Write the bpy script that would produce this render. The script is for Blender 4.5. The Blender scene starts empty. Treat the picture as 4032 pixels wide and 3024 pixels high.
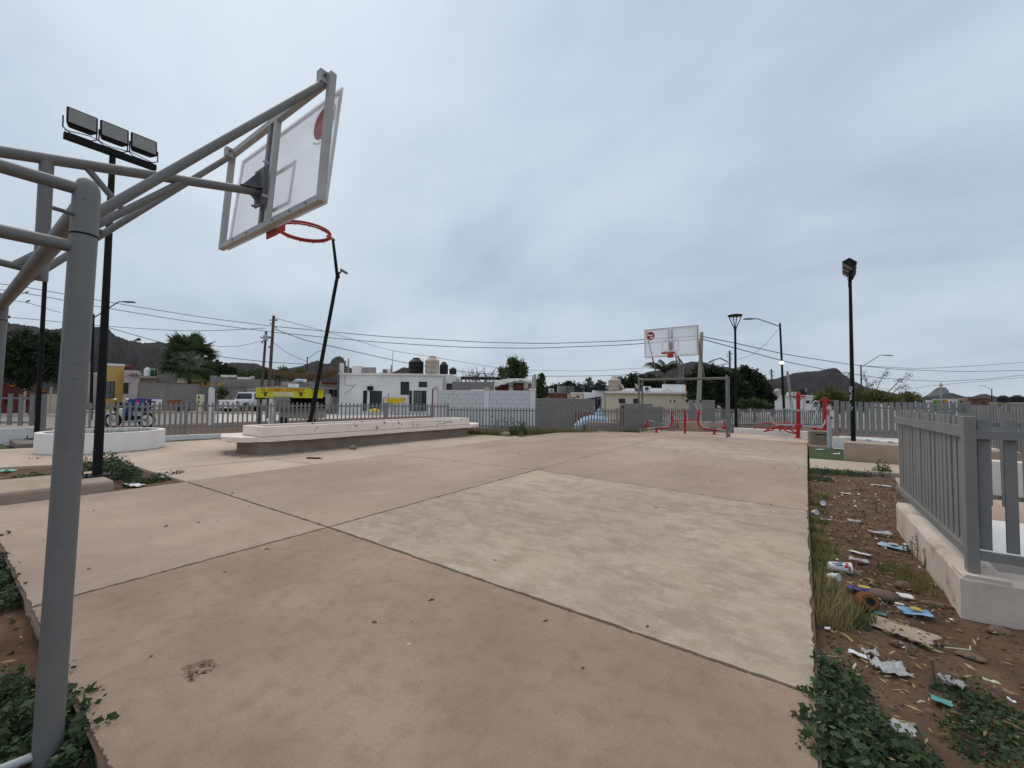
import bpy, math, random
import numpy as np
from mathutils import Vector, Matrix, noise as mnoise
random.seed(7); RNG = np.random.default_rng(7)
PI = math.pi
S = bpy.context.scene
COL = S.collection

# ------------------------------------------------------------------ camera
CAM_H = 1.28
FPX, CX, CY = 1631.0, 2016.0, 1512.0            # focal length and centre, in photo pixels
PITCH, ROLL, YAW = math.radians(2.174), math.radians(.625), math.radians(35.35)
def to_court(v):
    c, s = math.cos(YAW), math.sin(YAW)
    return Vector((v[0]*c - v[1]*s, v[0]*s + v[1]*c, v[2]))
_f = Vector((0, math.cos(PITCH), math.sin(PITCH))); _u = Vector((0, -math.sin(PITCH), math.cos(PITCH))); _x = Vector((1, 0, 0))
AX = to_court(_x*math.cos(ROLL) + _u*math.sin(ROLL))
AU = to_court(-_x*math.sin(ROLL) + _u*math.cos(ROLL))
AF = to_court(_f)
cam_d = bpy.data.cameras.new('camera'); cam = bpy.data.objects.new('camera', cam_d); COL.objects.link(cam)
cam_d.sensor_fit = 'HORIZONTAL'; cam_d.sensor_width = 36; cam_d.lens = 36*FPX/4032
cam_d.clip_start = .02; cam_d.clip_end = 30000
mw = Matrix.Identity(4)
for i, a in enumerate((AX, AU, -AF)):
    for k in range(3): mw[k][i] = a[k]
mw[2][3] = CAM_H
cam.matrix_world = mw
S.camera = cam

# ------------------------------------------------------------------ sky, sun, exposure
SUN_EL, SUN_AZ = math.radians(62), math.radians(-75)     # azimuth clockwise from +Y
W = bpy.data.worlds.new('World'); S.world = W; W.use_nodes = True
nt = W.node_tree; nt.nodes.clear()
def wn(t, **k):
    n = nt.nodes.new(t)
    for a, b in k.items(): setattr(n, a, b)
    return n
L_ = nt.links.new
out = wn('ShaderNodeOutputWorld'); bg = wn('ShaderNodeBackground'); L_(bg.outputs[0], out.inputs[0])
sky = wn('ShaderNodeTexSky', sky_type='NISHITA', sun_disc=False, sun_elevation=SUN_EL, sun_rotation=SUN_AZ)
sky.air_density = 1.0; sky.dust_density = 3.0
tc = wn('ShaderNodeTexCoord'); sep = wn('ShaderNodeSeparateXYZ'); L_(tc.outputs['Generated'], sep.inputs[0])
def math_(op, a, b=None, clamp=False):
    m = wn('ShaderNodeMath', operation=op, use_clamp=clamp)
    for i, v in enumerate((a, b)):
        if v is None: continue
        if isinstance(v, (int, float)): m.inputs[i].default_value = v
        else: L_(v, m.inputs[i])
    return m.outputs[0]
zc = math_('MAXIMUM', sep.outputs[2], 0.0)
den = math_('ADD', zc, .34)
u = math_('DIVIDE', sep.outputs[0], den); v = math_('DIVIDE', sep.outputs[1], den)
comb = wn('ShaderNodeCombineXYZ'); L_(u, comb.inputs[0]); L_(v, comb.inputs[1])
def wnoise(scale, detail, rough, dist, off, sc=(1, 1, 1), rot=0):
    mp = wn('ShaderNodeMapping'); mp.inputs['Location'].default_value = off; mp.inputs['Scale'].default_value = sc
    mp.inputs['Rotation'].default_value = (0, 0, rot)
    L_(comb.outputs[0], mp.inputs[0])
    n = wn('ShaderNodeTexNoise'); n.inputs['Scale'].default_value = scale; n.inputs['Detail'].default_value = detail
    n.inputs['Roughness'].default_value = rough; n.inputs['Distortion'].default_value = dist
    L_(mp.outputs[0], n.inputs['Vector']); return n.outputs[0]
big = wnoise(.62, 2, .45, .15, (1.2, 8.1, 0), (1, 1.25, 1), .9)
mid = wnoise(1.6, 9, .56, .25, (6.6, 1.1, 0), (.9, 1.3, 1), .7)
cl = math_('ADD', math_('MULTIPLY', big, .55), math_('MULTIPLY', mid, .45))
ramp = wn('ShaderNodeValToRGB'); L_(cl, ramp.inputs[0])
cr = ramp.color_ramp; cr.elements[0].position = .36; cr.elements[0].color = (.455, .545, .67, 1)
cr.elements[1].position = .64; cr.elements[1].color = (.715, .795, .872, 1)
e = cr.elements.new(.5); e.color = (.605, .693, .80, 1)
grad = math_('ADD', math_('MULTIPLY', zc, .22), .94)      # an overcast sky is brighter overhead
mixg = wn('ShaderNodeMix', data_type='RGBA', blend_type='MULTIPLY'); mixg.inputs[0].default_value = 1
L_(ramp.outputs[0], mixg.inputs[6]); L_(grad, mixg.inputs[7])
nsc = wn('ShaderNodeMix', data_type='RGBA', blend_type='MULTIPLY'); nsc.inputs[0].default_value = 1
L_(sky.outputs[0], nsc.inputs[6]); nsc.inputs[7].default_value = (.1, .1, .1, 1)
mixs = wn('ShaderNodeMix', data_type='RGBA'); mixs.inputs[0].default_value = .9
L_(nsc.outputs[2], mixs.inputs[6]); L_(mixg.outputs[2], mixs.inputs[7])
L_(mixs.outputs[2], bg.inputs[0]); bg.inputs[1].default_value = 1.0
sd = bpy.data.lights.new('sun', 'SUN'); sd.energy = 1.1; sd.angle = math.radians(28); sd.color = (1, .88, .74)
so = bpy.data.objects.new('sun', sd); COL.objects.link(so)
sdir = Vector((math.sin(SUN_AZ)*math.cos(SUN_EL), math.cos(SUN_AZ)*math.cos(SUN_EL), math.sin(SUN_EL)))
so.rotation_euler = sdir.to_track_quat('Z', 'Y').to_euler()
S.view_settings.view_transform = 'Standard'; S.view_settings.look = 'None'
S.cycles.max_bounces = 6; S.cycles.diffuse_bounces = 3; S.cycles.volume_bounces = 0; S.cycles.transparent_max_bounces = 12
S.view_settings.exposure = 0.0; S.view_settings.gamma = 1.0

# ------------------------------------------------------------------ surveying helpers
def ray(px, py): return AX*((px-CX)/FPX) - AU*((py-CY)/FPX) + AF
def at(px, py, d):                       # the point seen at a photo pixel, d metres ahead
    return Vector((0, 0, CAM_H)) + ray(px, py)*d
def gp(px, py, z=0.0):                   # the same on a level surface at height z
    r = ray(px, py); t = (z-CAM_H)/r.z
    return Vector((0, 0, CAM_H)) + r*t
def crop(x0, y0, s): return lambda x, y: (x0+x*s, y0+y*s)
ZR = crop(3032, 1700, .4521); ZB = crop(3032, 2324, .4521)

# ------------------------------------------------------------------ materials
MATS = {}
def mat(name, c1, c2=None, scale=4.0, rough=.85, bump=0.0, bscale=None, metal=0.0, detail=6, lo=.35, hi=.65,
        c3=None, s3=20.0, f3=.5, stretch=(1, 1, 1), spec=.3, alpha=1.0, trans=0.0, emit=None, coord='Object', lo3=.55, hi3=.75, bdist=.01, grain=0.0, nrough=.6):
    m = bpy.data.materials.new(name); m.use_nodes = True; n = m.node_tree; b = n.nodes['Principled BSDF']
    b.inputs['Roughness'].default_value = rough; b.inputs['Metallic'].default_value = metal
    b.inputs['Specular IOR Level'].default_value = spec; b.inputs['Alpha'].default_value = alpha
    b.inputs['Base Color'].default_value = (*c1, 1)
    t = n.nodes.new('ShaderNodeTexCoord'); mp = n.nodes.new('ShaderNodeMapping'); n.links.new(t.outputs[coord], mp.inputs[0])
    mp.inputs['Scale'].default_value = stretch
    def noise(s, d=detail, r=nrough):
        q = n.nodes.new('ShaderNodeTexNoise'); q.inputs['Scale'].default_value = s; q.inputs['Detail'].default_value = d
        q.inputs['Roughness'].default_value = r; n.links.new(mp.outputs[0], q.inputs['Vector']); return q.outputs[0]
    def ramp(x, a, bb):
        q = n.nodes.new('ShaderNodeMapRange'); q.inputs[1].default_value = a; q.inputs[2].default_value = bb; n.links.new(x, q.inputs[0]); return q.outputs[0]
    if c2 is not None:
        mx = n.nodes.new('ShaderNodeMix'); mx.data_type = 'RGBA'; n.links.new(ramp(noise(scale), lo, hi), mx.inputs[0])
        mx.inputs[6].default_value = (*c1, 1); mx.inputs[7].default_value = (*c2, 1); last = mx.outputs[2]
        if c3 is not None:
            r3 = ramp(noise(s3), lo3, hi3); mu = n.nodes.new('ShaderNodeMath'); mu.operation = 'MULTIPLY'; mu.inputs[1].default_value = f3; n.links.new(r3, mu.inputs[0])
            m3 = n.nodes.new('ShaderNodeMix'); m3.data_type = 'RGBA'; n.links.new(mu.outputs[0], m3.inputs[0]); n.links.new(last, m3.inputs[6]); m3.inputs[7].default_value = (*c3, 1); last = m3.outputs[2]
        if grain:
            st_ = ramp(noise(.38, 4, .55), .42, .62); mr0 = n.nodes.new('ShaderNodeMapRange'); mr0.inputs[3].default_value = .86; mr0.inputs[4].default_value = 1.06; n.links.new(st_, mr0.inputs[0])
            ms_ = n.nodes.new('ShaderNodeMix'); ms_.data_type = 'RGBA'; ms_.blend_type = 'MULTIPLY'; ms_.inputs[0].default_value = 1; n.links.new(last, ms_.inputs[6]); n.links.new(mr0.outputs[0], ms_.inputs[7]); last = ms_.outputs[2]
            g1 = ramp(noise(95, 3, .7), .3, .7); mr_ = n.nodes.new('ShaderNodeMapRange'); mr_.inputs[3].default_value = 1-grain; mr_.inputs[4].default_value = 1+grain; n.links.new(g1, mr_.inputs[0])
            vo = n.nodes.new('ShaderNodeTexVoronoi'); vo.inputs['Scale'].default_value = 6.5; n.links.new(mp.outputs[0], vo.inputs['Vector'])
            pit = ramp(vo.outputs['Distance'], .022, .045); pm2 = n.nodes.new('ShaderNodeMapRange'); pm2.inputs[3].default_value = .72; n.links.new(pit, pm2.inputs[0])
            mm = n.nodes.new('ShaderNodeMath'); mm.operation = 'MULTIPLY'; n.links.new(mr_.outputs[0], mm.inputs[0]); n.links.new(pm2.outputs[0], mm.inputs[1])
            mg = n.nodes.new('ShaderNodeMix'); mg.data_type = 'RGBA'; mg.blend_type = 'MULTIPLY'; mg.inputs[0].default_value = 1; n.links.new(last, mg.inputs[6]); n.links.new(mm.outputs[0], mg.inputs[7]); last = mg.outputs[2]
        n.links.new(last, b.inputs['Base Color'])
    if bump:
        bp = n.nodes.new('ShaderNodeBump'); bp.inputs['Strength'].default_value = bump; bp.inputs['Distance'].default_value = bdist
        n.links.new(noise(bscale or scale*6, 8, .65), bp.inputs['Height']); n.links.new(bp.outputs[0], b.inputs['Normal'])
    if trans:
        tr = n.nodes.new('ShaderNodeBsdfTranslucent'); ms = n.nodes.new('ShaderNodeMixShader'); ms.inputs[0].default_value = trans
        src = b.inputs['Base Color'].links[0].from_socket if b.inputs['Base Color'].links else None
        if src: n.links.new(src, tr.inputs[0])
        else: tr.inputs[0].default_value = (*c1, 1)
        o = n.nodes['Material Output']; n.links.new(b.outputs[0], ms.inputs[1]); n.links.new(tr.outputs[0], ms.inputs[2]); n.links.new(ms.outputs[0], o.inputs[0])
    if emit: b.inputs['Emission Color'].default_value = (*emit[0], 1); b.inputs['Emission Strength'].default_value = emit[1]
    MATS[name] = m; return m

mat('slab_tan', (.375, .276, .214), (.44, .332, .263), .9, .9, .5, 60, c3=(.285, .205, .158), s3=8, f3=.4, stretch=(1, .7, 1), lo3=.48, hi3=.75, grain=.11, detail=9)
mat('slab_near', (.312, .216, .157), (.375, .268, .20), 1.6, .9, .5, 55, c3=(.235, .165, .123), s3=9, f3=.5, lo3=.48, hi3=.68, grain=.12, detail=9)
mat('slab_pale', (.46, .367, .286), (.39, .296, .229), 3.4, .9, .5, 60, c3=(.525, .435, .348), s3=7.5, f3=.6, stretch=(.8, 1.1, 1), lo=.45, hi=.57, lo3=.5, hi3=.6, detail=14, grain=.13, nrough=.7)
mat('pave_pink', (.47, .36, .28), (.55, .43, .345), .8, .9, .2, 50, c3=(.33, .245, .195), s3=3.2, f3=.5, grain=.14, detail=9)
mat('slab_edge', (.33, .25, .20), (.42, .33, .27), 5, .95, .5, 25)
mat('stain', (.235, .165, .125), (.28, .2, .155), 9, .95)
mat('joint', (.12, .08, .06), (.17, .12, .09), 9, 1)
mat('soil', (.10, .054, .034), (.18, .108, .07), 3.2, 1, 1.0, 22, c3=(.085, .06, .036), s3=6, f3=.6, bdist=.03)
mat('pale_street', (.60, .555, .50), (.52, .48, .43), .6, .95)
mat('ground_far', (.30, .24, .20), (.24, .20, .17), .05, 1)
mat('road', (.235, .205, .18), (.30, .26, .225), .5, .95, .2, 30)
mat('turf', (.058, .078, .03), (.042, .06, .024), 8, 1, .6, 90)
mat('white_paint', (.82, .79, .75), (.72, .69, .65), 1.5, .8, .25, 30, c3=(.45, .38, .33), s3=5, f3=.55, lo3=.6, hi3=.78)
mat('white_worn', (.86, .75, .655), (.76, .645, .555), 1.5, .85, .3, 28, c3=(.22, .17, .14), s3=6, f3=.95, lo3=.635, hi3=.67)
mat('plinth', (.64, .55, .47), (.53, .44, .37), 2.5, .9, .4, 26, c3=(.27, .19, .14), s3=5, f3=.75, lo3=.56, hi3=.72)
mat('raw_concrete', (.205, .168, .135), (.265, .22, .18), 3, .95, .5, 35, c3=(.18, .16, .14), s3=9, f3=.5)
mat('brown_concrete', (.43, .335, .26), (.35, .27, .205), 4, .95, .6, 30, c3=(.4, .33, .27), s3=8, f3=.4)
mat('fence_grey', (.19, .188, .178), (.215, .212, .202), 3, .55, .1, 60, spec=.4, c3=(.10, .105, .103), s3=25, f3=.25)
mat('steel_grey', (.178, .176, .167), (.146, .145, .139), 2.2, .5, .12, 70, spec=.4, c3=(.09, .092, .09), s3=26, f3=.3, lo3=.62, hi3=.78)
mat('frame_white', (.46, .45, .43), (.38, .37, .35), 4, .55, .1, 40, c3=(.36, .26, .18), s3=11, f3=.5, lo3=.62, hi3=.8)
mat('rust', (.16, .08, .04), (.25, .16, .1), 12, .9)
mat('dark_steel', (.10, .105, .108), (.14, .145, .148), 5, .5)
mat('black_metal', (.009, .009, .010), (.014, .014, .014), 6, .6, spec=.12)
mat('red_paint', (.46, .018, .022), (.37, .015, .02), 4, .45, spec=.4, c3=(.2, .03, .025), s3=14, f3=.4)
mat('rim_red', (.52, .06, .035), (.42, .05, .03), 9, .5, c3=(.3, .12, .08), s3=30, f3=.5)
mat('logo_red', (.50, .012, .028), rough=.4, trans=.25)
mat('white_flat', (.82, .82, .80), rough=.6)
mat('silver', (.44, .46, .46), (.37, .39, .39), 5, .4, spec=.5)
mat('lens', (.27, .265, .25), (.23, .225, .21), 9, .35)
mat('wall_white', (.84, .83, .82), (.74, .73, .72), .7, .9, .3, 18, c3=(.5, .49, .48), s3=3, f3=.35)
mat('wall_panel', (.64, .635, .62), (.73, .72, .705), 1.3, .95, .5, 14, c3=(.4, .4, .4), s3=4, f3=.5)
mat('wall_grey', (.24, .222, .205), (.30, .277, .255), .9, .95, .5, 14, c3=(.18, .165, .15), s3=4, f3=.5)
mat('wall_beige', (.68, .59, .44), (.61, .53, .39), .6, .9, .3, 14, c3=(.45, .40, .31), s3=3, f3=.4)
mat('wall_yellow', (.58, .39, .125), (.5, .33, .105), .8, .9, .2, 14)
mat('wall_lavender', (.52, .44, .44), (.46, .39, .39), .8, .9, .2, 14)
mat('wall_red', (.16, .035, .03), (.12, .028, .024), 1, .9)
mat('wall_orange', (.55, .25, .035), rough=.9); mat('wall_green', (.16, .42, .06), rough=.9)
mat('wall_brick', (.16, .065, .045), (.2, .085, .06), 3, .9)
mat('wall_tan', (.42, .36, .29), (.36, .31, .25), 1, .9)
mat('tank_black', (.011, .011, .013), (.02, .02, .02), 3, .55, spec=.2)
mat('tank_beige', (.50, .42, .345), (.45, .38, .31), 2, .7)
mat('tank_green', (.02, .10, .055), rough=.6); mat('tank_pink', (.5, .4, .36), rough=.7)
mat('pane', (.02, .022, .025), rough=.15, spec=.6); mat('pane_tint', (.12, .13, .135), rough=.2, spec=.6)
mat('wood_pole', (.085, .062, .047), (.13, .1, .078), 8, .95, .5, 20, stretch=(1, 1, .15))
mat('concrete_pole', (.36, .34, .30), (.30, .28, .25), 4, .95)
mat('wire', (.02, .02, .022), rough=.7)
mat('tarp_brown', (.22, .15, .085), (.16, .11, .065), 3, .9); mat('tarp_grey', (.50, .48, .46), (.38, .365, .35), 4, .9)
mat('tarp_navy', (.035, .045, .085), rough=.8); mat('tarp_sky', (.38, .53, .66), (.30, .44, .58), 4, .7)
mat('cloth_yellow', (.68, .43, .025), (.6, .36, .02), 5, .8)
mat('sign_yellow', (.72, .66, .03), (.66, .58, .025), 3, .5); mat('sign_red', (.62, .13, .03), rough=.6); mat('sign_white', (.82, .78, .70), rough=.6); mat('sign_dark', (.09, .085, .03), rough=.7); mat('sign_green', (.22, .33, .10), rough=.7)
mat('car_white', (.72, .73, .74), rough=.3, spec=.5); mat('rubber', (.02, .02, .02), rough=.85); mat('tail_red', (.30, .012, .015), rough=.3)
mat('box_blue', (.025, .04, .17), rough=.45); mat('bin_blue', (.02, .09, .30), rough=.5); mat('bin_yellow', (.50, .50, .14), rough=.6); mat('barrow_orange', (.28, .10, .035), rough=.8); mat('magenta', (.42, .03, .12), rough=.5)
mat('palm_leaf', (.055, .085, .028), (.09, .125, .045), 2, .7, trans=.2); mat('palm_trunk', (.09, .06, .04), (.14, .1, .07), 6, 1, .6, 20)
mat('leaf_dark', (.015, .026, .010), (.032, .048, .017), .8, .75, trans=.15)
mat('leaf_mid', (.045, .068, .022), (.075, .10, .035), .9, .75, trans=.2)
mat('leaf_olive', (.10, .105, .028), (.135, .13, .045), .8, .8, trans=.25)
mat('weed', (.038, .066, .028), (.075, .108, .052), 5, .7, trans=.2); mat('weed_light', (.075, .10, .042), (.115, .125, .06), 5, .8, trans=.2)
mat('weed_b', (.032, .052, .022), (.06, .085, .038), 7, .65, trans=.2)
mat('straw', (.40, .31, .16), (.30, .23, .12), 6, .95); mat('grass_mix', (.13, .15, .05), (.26, .23, .10), 3, .9, trans=.2)
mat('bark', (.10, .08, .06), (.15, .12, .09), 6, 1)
mat('twig', (.15, .125, .10), rough=1)
mat('mountain', (.012, .0095, .010), (.023, .018, .0175), .006, 1, c3=(.009, .010, .008), s3=.02, f3=.6, detail=10)
mat('mountain_far', (.035, .03, .03), (.05, .042, .04), .004, 1)
mat('paper', (.75, .74, .72), (.6, .59, .58), 14, .8); mat('plastic_white', (.72, .74, .74), rough=.35); mat('bag_film', (.62, .61, .59), (.46, .45, .44), 10, .4, trans=.3)
mat('bag_blue', (.10, .24, .40), (.3, .45, .58), 9, .35); mat('bag_purple', (.07, .035, .16), rough=.4); mat('foil_yellow', (.5, .36, .05), rough=.4); mat('teal', (.10, .30, .27), rough=.5)
mat('cardboard', (.40, .31, .245), (.34, .26, .20), 5, .95); mat('husk', (.20, .085, .03), (.12, .05, .02), 12, 1, .8, 40); mat('stone', (.14, .088, .064), (.20, .135, .10), 6, .95, .6, 20)
mat('bone', (.55, .52, .42), rough=.8); mat('print_red', (.45, .02, .02), rough=.5); mat('print_blue', (.03, .05, .2), rough=.5); mat('mint', (.15, .5, .3), rough=.5)
mat('graffiti', (.2, .19, .19), rough=.9); mat('lamp_lit', (.9, .9, .85), emit=((1, .97, .9), 5))
# clear acrylic board: mostly see-through with a milky film
m = bpy.data.materials.new('acrylic'); m.use_nodes = True; n = m.node_tree; n.nodes.clear()
o_ = n.nodes.new('ShaderNodeOutputMaterial'); tr_ = n.nodes.new('ShaderNodeBsdfTransparent'); tl_ = n.nodes.new('ShaderNodeBsdfTranslucent'); df_ = n.nodes.new('ShaderNodeBsdfDiffuse'); gl_ = n.nodes.new('ShaderNodeBsdfGlossy')
tl_.inputs[0].default_value = (.95, .93, .93, 1); df_.inputs[0].default_value = (.8, .79, .79, 1); gl_.inputs['Roughness'].default_value = .08
a1 = n.nodes.new('ShaderNodeMixShader'); a2 = n.nodes.new('ShaderNodeMixShader'); a3 = n.nodes.new('ShaderNodeMixShader')
nz = n.nodes.new('ShaderNodeTexNoise'); nz.inputs['Scale'].default_value = 5; nz.inputs['Detail'].default_value = 6
mr = n.nodes.new('ShaderNodeMapRange'); mr.inputs[3].default_value = .2; mr.inputs[4].default_value = .5; n.links.new(nz.outputs[0], mr.inputs[0])
a1.inputs[0].default_value = .12; n.links.new(tl_.outputs[0], a1.inputs[1]); n.links.new(df_.outputs[0], a1.inputs[2])
n.links.new(mr.outputs[0], a2.inputs[0]); n.links.new(tr_.outputs[0], a2.inputs[1]); n.links.new(a1.outputs[0], a2.inputs[2])
a3.inputs[0].default_value = .05; n.links.new(a2.outputs[0], a3.inputs[1]); n.links.new(gl_.outputs[0], a3.inputs[2]); n.links.new(a3.outputs[0], o_.inputs[0])
MATS['acrylic'] = m

# ------------------------------------------------------------------ mesh builder
ROOT = {}
class MB:
    def __init__(s): s.v = []; s.f = []
    def add(s, vs, fs):
        o = len(s.v); s.v += [tuple(p) for p in vs]; s.f += [tuple(i+o for i in q) for q in fs]; return s
    def box(s, x0, x1, y0, y1, z0, z1):
        return s.add([(x0,y0,z0),(x1,y0,z0),(x1,y1,z0),(x0,y1,z0),(x0,y0,z1),(x1,y0,z1),(x1,y1,z1),(x0,y1,z1)],
                     [(0,3,2,1),(4,5,6,7),(0,1,5,4),(1,2,6,5),(2,3,7,6),(3,0,4,7)])
    def hexa(s, p):      # eight corners, bottom ring then top ring
        return s.add(p, [(0,3,2,1),(4,5,6,7),(0,1,5,4),(1,2,6,5),(2,3,7,6),(3,0,4,7)])
    def bar(s, a, b, w, h, up=(0, 0, 1)):
        a, b = Vector(a), Vector(b); d = (b-a).normalized(); up = Vector(up)
        x = d.cross(up); x = x.normalized() if x.length > 1e-6 else Vector((1, 0, 0)); z = x.cross(d).normalized()
        x *= w/2; z *= h/2
        return s.hexa([a-x-z, a+x-z, b+x-z, b-x-z, a-x+z, a+x+z, b+x+z, b-x+z])
    def tube(s, pts, r, n=10, cap=True):
        pts = [Vector(p) for p in pts]; m = len(pts); rs = r if isinstance(r, (list, tuple)) else [r]*m
        d0 = (pts[1]-pts[0]).normalized(); ref = Vector((0, 0, 1)) if abs(d0.z) < .9 else Vector((1, 0, 0))
        x = d0.cross(ref).normalized(); vs = []; fs = []
        for i, p in enumerate(pts):
            d = (pts[min(i+1, m-1)]-pts[max(i-1, 0)]).normalized(); x = (x - d*x.dot(d)).normalized(); y = d.cross(x)
            for k in range(n):
                a = 2*PI*k/n; vs.append(p + (x*math.cos(a)+y*math.sin(a))*rs[i])
        for i in range(m-1):
            for k in range(n): fs.append((i*n+k, i*n+(k+1)%n, (i+1)*n+(k+1)%n, (i+1)*n+k))
        if cap: fs += [tuple(range(n-1, -1, -1)), tuple(range((m-1)*n, m*n))]
        return s.add(vs, fs)
    def lathe(s, prof, c=(0, 0, 0), n=20):
        vs = []; fs = []; c = Vector(c)
        for r, z in prof:
            for k in range(n): a = 2*PI*k/n; vs.append(c+Vector((r*math.cos(a), r*math.sin(a), z)))
        for i in range(len(prof)-1):
            for k in range(n): fs.append((i*n+k, i*n+(k+1)%n, (i+1)*n+(k+1)%n, (i+1)*n+k))
        fs += [tuple(range(n-1, -1, -1)), tuple(range((len(prof)-1)*n, len(prof)*n))]
        return s.add(vs, fs)
    def prism(s, poly, z0, z1):
        n = len(poly); vs = [(x, y, z0) for x, y in poly]+[(x, y, z1) for x, y in poly]
        return s.add(vs, [tuple(range(n-1, -1, -1)), tuple(range(n, 2*n))]+[(i, (i+1) % n, n+(i+1) % n, n+i) for i in range(n)])
    def plate(s, poly, nrm, t):      # a flat polygon in space given a thickness
        n = len(poly); nr = Vector(nrm).normalized()*t/2; P = [Vector(p) for p in poly]
        return s.add([p-nr for p in P]+[p+nr for p in P], [tuple(range(n-1, -1, -1)), tuple(range(n, 2*n))]+[(i, (i+1) % n, n+(i+1) % n, n+i) for i in range(n)])
    def mesh(s, name, smooth=False):
        me = bpy.data.meshes.new(name); me.from_pydata(s.v, [], s.f); me.update()
        if smooth: me.shade_smooth(); 
        return me
    def build(s, name, m, parent=None, world=False, smooth=False, bevel=0, seg=1, angle=None):
        if world and parent is not None and parent.name in ROOT:
            loc, rz = ROOT[parent.name]; c, sn = math.cos(-rz), math.sin(-rz)
            s.v = [((x-loc[0])*c-(y-loc[1])*sn, (x-loc[0])*sn+(y-loc[1])*c, z-loc[2]) for x, y, z in s.v]
        me = s.mesh(name, smooth)
        if smooth:
            try: me.set_sharp_from_angle(angle=math.radians(40))
            except Exception: pass
        o = bpy.data.objects.new(name, me); COL.objects.link(o); me.materials.append(MATS[m])
        if bevel:
            b = o.modifiers.new('bevel', 'BEVEL'); b.width = bevel; b.segments = seg; b.limit_method = 'ANGLE'
        if parent is not None:
            o.parent = parent
            if parent.name in ROOT: ROOT[o.name] = ROOT[parent.name]
        return o
def np_mesh(name, V, F, m, parent=None, smooth=False):
    me = bpy.data.meshes.new(name); V = np.asarray(V, dtype=np.float32).reshape(-1, 3); F = np.asarray(F, dtype=np.int32)
    k = F.shape[1]; me.vertices.add(len(V)); me.vertices.foreach_set('co', V.ravel())
    me.loops.add(F.size); me.loops.foreach_set('vertex_index', F.ravel())
    me.polygons.add(len(F)); me.polygons.foreach_set('loop_start', np.arange(0, F.size, k, dtype=np.int32)); me.polygons.foreach_set('loop_total', np.full(len(F), k, dtype=np.int32))
    me.update(calc_edges=True); me.materials.append(MATS[m])
    if smooth: me.shade_smooth()
    o = bpy.data.objects.new(name, me); COL.objects.link(o)
    if parent is not None: o.parent = parent
    return o
def tag(o, label=None, cat=None, group=None, kind=None):
    if label: o['label'] = label
    if cat: o['category'] = cat
    if group: o['group'] = group
    if kind: o['kind'] = kind
    return o
def thing(name, label, cat, loc=(0, 0, 0), rz=0, group=None):
    o = bpy.data.objects.new(name, None); COL.objects.link(o); o.location = loc; o.rotation_euler = (0, 0, rz)
    o.empty_display_size = .1; ROOT[o.name] = (tuple(loc), rz)
    return tag(o, label, cat, group)
def inst(name, me, parent, loc, rz=0, rot=None, sc=None):
    o = bpy.data.objects.new(name, me); COL.objects.link(o); o.parent = parent; o.location = loc; o.rotation_euler = rot or (0, 0, rz)
    if sc: o.scale = sc
    return o
def copy_tree(o, parent=None):
    c = o.copy(); COL.objects.link(c)
    if parent is not None: c.parent = parent
    for ch in list(o.children): copy_tree(ch, c)
    return c
def text(name, body, size, m, parent, loc, rot, depth=.004, bold=0.0, align='CENTER', sx=1.0):
    cu = bpy.data.curves.new(name, 'FONT'); cu.body = body; cu.size = size; cu.extrude = depth; cu.align_x = align; cu.align_y = 'CENTER'; cu.offset = bold
    tmp = bpy.data.objects.new(name, cu); COL.objects.link(tmp); dg = bpy.context.evaluated_depsgraph_get()
    me = bpy.data.meshes.new_from_object(tmp.evaluated_get(dg)); bpy.data.objects.remove(tmp)
    me.materials.clear(); me.materials.append(MATS[m])
    o = bpy.data.objects.new(name, me); COL.objects.link(o); o.parent = parent; o.location = loc; o.rotation_euler = rot; o.scale = (sx, 1, 1)
    return o
# leaves: n small folded quads around given points
def leaves(P, size, flat=.5, asp=.5, jit=.4):
    P = np.asarray(P); n = len(P); a = RNG.uniform(0, 2*PI, n); b = RNG.normal(0, flat, n)
    d = np.stack([np.cos(a)*np.cos(b), np.sin(a)*np.cos(b), np.sin(b)], 1); w = RNG.normal(size=(n, 3)); w = np.cross(d, w); w /= np.linalg.norm(w, axis=1)[:, None]+1e-9
    s = (size*RNG.uniform(1-jit, 1+jit, n))[:, None]
    V = np.stack([P-d*s*.5, P+w*s*asp*.5, P+d*s*.5, P-w*s*asp*.5], 1).reshape(-1, 3)
    return V, np.arange(n*4).reshape(-1, 4)
def blades(P, h, w, lean=.4):
    P = np.asarray(P); n = len(P); a = RNG.uniform(0, 2*PI, n); hh = h*RNG.uniform(.4, 1.2, n); l = RNG.normal(0, lean, n)*hh
    c = np.stack([np.cos(a), np.sin(a), 0*a], 1)*w; tp = P+np.stack([np.cos(a+1.3)*l, np.sin(a+1.3)*l, hh], 1)
    V = np.stack([P-c, P+c, tp], 1).reshape(-1, 3); return V, np.arange(n*3).reshape(-1, 3)
def inpoly(poly, n):
    poly = np.array(poly); lo, hi = poly.min(0), poly.max(0); outp = np.zeros((0, 2))
    while len(outp) < n:
        p = RNG.uniform(lo, hi, (n*2, 2)); ins = np.zeros(len(p), bool); j = len(poly)-1
        for i in range(len(poly)):
            a, b = poly[i], poly[j]; cnd = (a[1] > p[:, 1]) != (b[1] > p[:, 1]); xx = (b[0]-a[0])*(p[:, 1]-a[1])/(b[1]-a[1]+1e-12)+a[0]; ins ^= cnd & (p[:, 0] < xx); j = i
        outp = np.vstack([outp, p[ins]])
    return outp[:n]
def hash2(x, y, s=1.0): return math.sin(x*12.9898*s+y*78.233*s)
GZ = -.13          # level of the town ground; the court slab top is 0
FR = YAW           # direction that faces the camera squarely

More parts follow.
